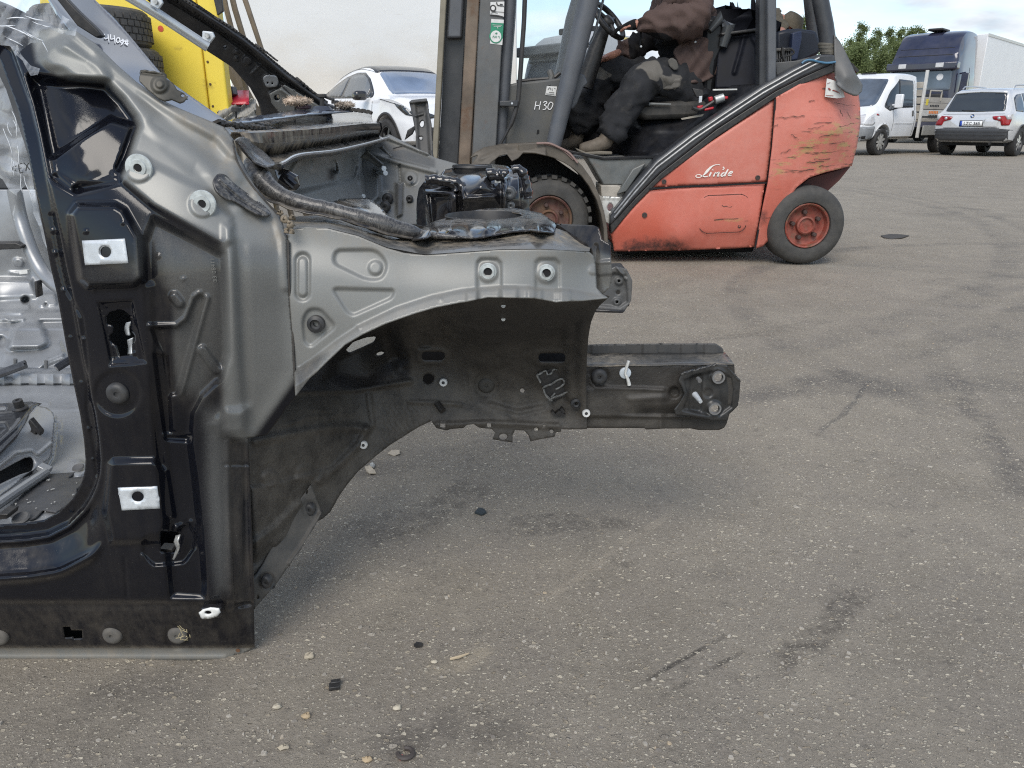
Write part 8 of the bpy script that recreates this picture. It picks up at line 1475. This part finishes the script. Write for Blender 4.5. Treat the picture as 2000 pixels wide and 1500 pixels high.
def tree_meshes(h, wr, seed, nl, lsz, base=.08):
    r = random.Random(seed); tk = MB(); lf = MB(); pts = [(r.gauss(0, .02) * h * f, r.gauss(0, .02) * h * f, h * f * .97) for f in np.linspace(0, 1, 9)]; tk.tube(pts, [h * .014 * (1 - f * .93) for f in np.linspace(0, 1, 9)], 7)
    limbs = []
    for k in range(26):
        f = base + (1 - base) * (k + r.random()) / 26; b = np.array(pts[min(8, int(f * 8))]); b[2] = h * f * .95; a = r.random() * 6.3; ln = h * wr * (1.0 - .85 * f) * r.uniform(.55, 1.15) + .10 * h * wr
        e = b + np.array((math.cos(a) * ln, math.sin(a) * ln, ln * r.uniform(.5, 1.2))); limbs.append((b, e)); tk.tube([b, (b + e) / 2 + (0, 0, -.06 * ln), e], [h * .005 * (1.1 - f), h * .0035 * (1.1 - f), .004], 5)
    for i in range(nl):
        b, e = limbs[int(r.random() * len(limbs))]; u = r.random() ** .6; c = b + (e - b) * u; s = h * wr * .17 * r.random() ** .5; c = c + np.array((r.gauss(0, s), r.gauss(0, s), r.gauss(0, s * .9)))
        A = np.array((r.gauss(0, 1), r.gauss(0, 1), r.gauss(0, .7))); A /= np.linalg.norm(A); B = np.cross(A, (r.gauss(0, 1), r.gauss(0, 1), r.gauss(0, 1))); B /= np.linalg.norm(B) + 1e-6; z = lsz * r.uniform(.6, 1.3); lf.add([c - A * z, c + B * z * .5, c + A * z, c - B * z * .5], [(0, 1, 2, 3)])
    return tk, lf
kinds = []
for i, (h, wr, nl, ls) in enumerate(((8.2, .18, 11000, .08), (7.4, .22, 11000, .085), (8.8, .14, 9000, .075), (6.0, .28, 9000, .08))):
    tk, lf = tree_meshes(h, wr, 40 + i, nl, ls); t0 = thing('birch_tree', 'x', 'tree'); tk.build('trunk', M_BARK, t0, smooth=60); lf.build('crown', M_LEAF, t0, smooth=0, recalc=False); kinds.append(t0)
used = [False] * 4
def tree(px, top, Y, k, label, group='trees beyond the yard'):
    h = (8.2, 7.4, 8.8, 6.0)[k]; zt = float(P(px, top, Y)[2]); s = max(.25, zt / h); x = float(P(px, 240, Y)[0])
    o = kinds[k] if not used[k] else copytree(kinds[k]); used[k] = True
    o.location = (x, Y, 0); o.scale = (s, s, s); o.rotation_euler = (0, 0, random.random() * 6.3); setp(o, label, 'tree', group)
tree(1658, 42, 46, 2, 'slim pointed tree rising just behind the grey rubber flap'); tree(1690, 54, 50, 2, 'pointed green tree left of the lorry cab, second from the flap')
for px, top, Y, k in ((1640, 78, 52, 1), (1676, 76, 44, 1), (1714, 52, 48, 2), (1735, 52, 52, 2), (1752, 54, 56, 0), (1768, 50, 54, 2), (1790, 72, 60, 1), (1815, 66, 58, 0), (1660, 92, 40, 3), (1700, 96, 41, 3), (1740, 88, 42, 3), (1625, 96, 44, 3), (1725, 80, 46, 1), (1780, 80, 50, 3)):
    tree(px, top, Y, k, 'bushy green tree massed with others in the belt beyond the parked lorry')
tree(1550, 28, 40, 2, 'young tree seen between the middle and rear cab pillars'); tree(1532, 46, 42, 0, 'small tree just right of the middle cab pillar'); tree(1566, 58, 46, 1, 'low tree above the navy box at the back of the forklift')
tree(1186, 80, 38, 0, 'green tree seen under the steering wheel'); tree(1208, 92, 44, 1, 'lower tree seen over the driver\'s knee')
tree(1995, 66, 62, 0, 'tree at the right edge above the trailer'); tree(1895, 78, 66, 1, 'distant tree mostly hidden behind the white trailer')
tk, lf = tree_meshes(7.5, .22, 77, 420, .09, .25); tb = thing('birch_tree', 'thin sparsely leaved birch rising behind the driver\'s seat', 'tree', tuple(PZ(1418, 262, 0)), 'trees beyond the yard'); p = PZ(1418, 262, 0)
for m_ in (tk, lf): m_.v = [(q[0] * .9 + p[0], q[1] * .9 + p[1], q[2] * .9) for q in m_.v]
tk.build('trunk', M_BARK, tb, smooth=60); lf.build('crown', M_LEAF, tb, smooth=0, recalc=False)
# ---------------------------------------------------------------- small rubbish on the asphalt
def debris(name, label, cat, mb, mat, **k): return setp(mb.build(name, mat, None, **k), label, cat)
def flat(pts, z=.002, h=.002, bend=.0):
    mb = MB(); A = [PZ(x, y, z) + np.array((0, 0, bend * math.sin(i * 2.1))) for i, (x, y) in enumerate(pts)]; mb.prism(A, [a + np.array((0, 0, h)) for a in A]); return mb
mb = MB(); c = PZ(653, 1340, .004); mb.box(c, (.016, .013, .006), Matrix.Rotation(.2, 3, 'Z')); mb.box(c + np.array((.001, .006, .004)), (.015, .008, .003), Matrix.Rotation(.2, 3, 'Z')); debris('plastic_scrap', 'black broken plastic piece on the ground below the sill', 'scrap', mb, M_BLKP, bevel=.001)
debris('plastic_scrap', 'thin black plastic shard right of the sill corner', 'scrap', flat([(808, 1262), (814, 1257), (826, 1259), (824, 1264), (812, 1265)], h=.004), M_BLKP)
debris('plastic_scrap', 'small dark bluish plastic scrap under the wheel arch', 'scrap', flat([(927, 1003), (935, 994), (945, 996), (950, 1003), (940, 1007)], h=.004), pbr('scrap_dark', (.03, .04, .045), .5))
leaf = pbr('dry_leaf', (.50, .43, .33), .85, 0, .2, 90)
debris('dry_leaf', 'pale curled dry leaf lying under the wheel house', 'leaf', flat([(757, 886), (764, 881), (772, 877), (780, 880), (781, 888), (770, 889)], .003, .001, .003), leaf)
debris('dry_leaf', 'beige dry leaf beside the silver foil crumb', 'leaf', flat([(712, 912), (722, 911), (732, 917), (735, 925), (722, 927), (716, 920)], .003, .001, .003), leaf)
debris('foil_crumb', 'tiny silver foil crumb beside a beige leaf', 'scrap', flat([(722, 908), (728, 905), (733, 909), (730, 914), (724, 913)], .003, .003, .002), M_CLAMP)
mb = MB(); mb.tube([PZ(879, 1287, .004), PZ(896, 1283, .006), PZ(916, 1276, .004)], [.0022, .0026, .0014], 6); debris('twig', 'short pale twig on sandy ground', 'twig', mb, pbr('twig_tan', (.42, .34, .23), .8))
t_ = torus(PZ(792, 1471, .004), (0, .1, 1), .010, .0035, 20, 7)[0]; t_.f = t_.f[:-28]; debris('metal_clip', 'dark curved metal clip at the bottom edge', 'scrap', t_, pbr('clip_rust', (.06, .05, .045), .6))
debris('red_scrap', 'tiny pinkish red scrap beside the curved clip', 'scrap', flat([(778, 1479), (786, 1476), (789, 1483), (781, 1486)], .002, .003), pbr('scrap_pink', (.45, .15, .13), .6))
for x, y, s, lb_ in ((604, 1281, 10, 'round buff pebble right of the sill corner'), (541, 1380, 8, 'buff pebble below the sill'), (776, 1382, 8, 'flat upright beige chip left of centre foreground'), (598, 1398, 9, 'orange pebble in the lower foreground'), (553, 1459, 10, 'pale yellowish pebble in the lower foreground'), (718, 1483, 9, 'long beige chip at the bottom edge'), (848, 1292, 6, 'cream pebble beside the twig')):
    c = PZ(x, y, .003); k = mpp(x, y, c[1]); mb = MB(); mb.lathe([(0, -s * k * .4), (s * k * .75, -s * k * .3), (s * k, 0), (s * k * .7, s * k * .4), (0, s * k * .5)], c, (0, 0, 1), 9); mb.v = [tuple(c + (np.array(q) - c) * np.array((1.1, .8, 1)) + RNG.normal(0, s * k * .10, 3)) for q in mb.v]
    debris('pebble', lb_, 'pebble', mb, pbr('pebble_%d' % x, ((.38, .33, .25), (.46, .41, .32), (.42, .32, .20))[0 if s > 9 else 1 if s < 9 else 2], .85), smooth=60)
debris('rag_scrap', 'dark flattened rag on the asphalt behind the rear wheel', 'rag', flat([(1720, 461), (1738, 459), (1760, 458), (1776, 461), (1762, 466), (1740, 467), (1726, 465)], .002, .005, .004), pbr('rag_dark', (.06, .054, .048), .9))
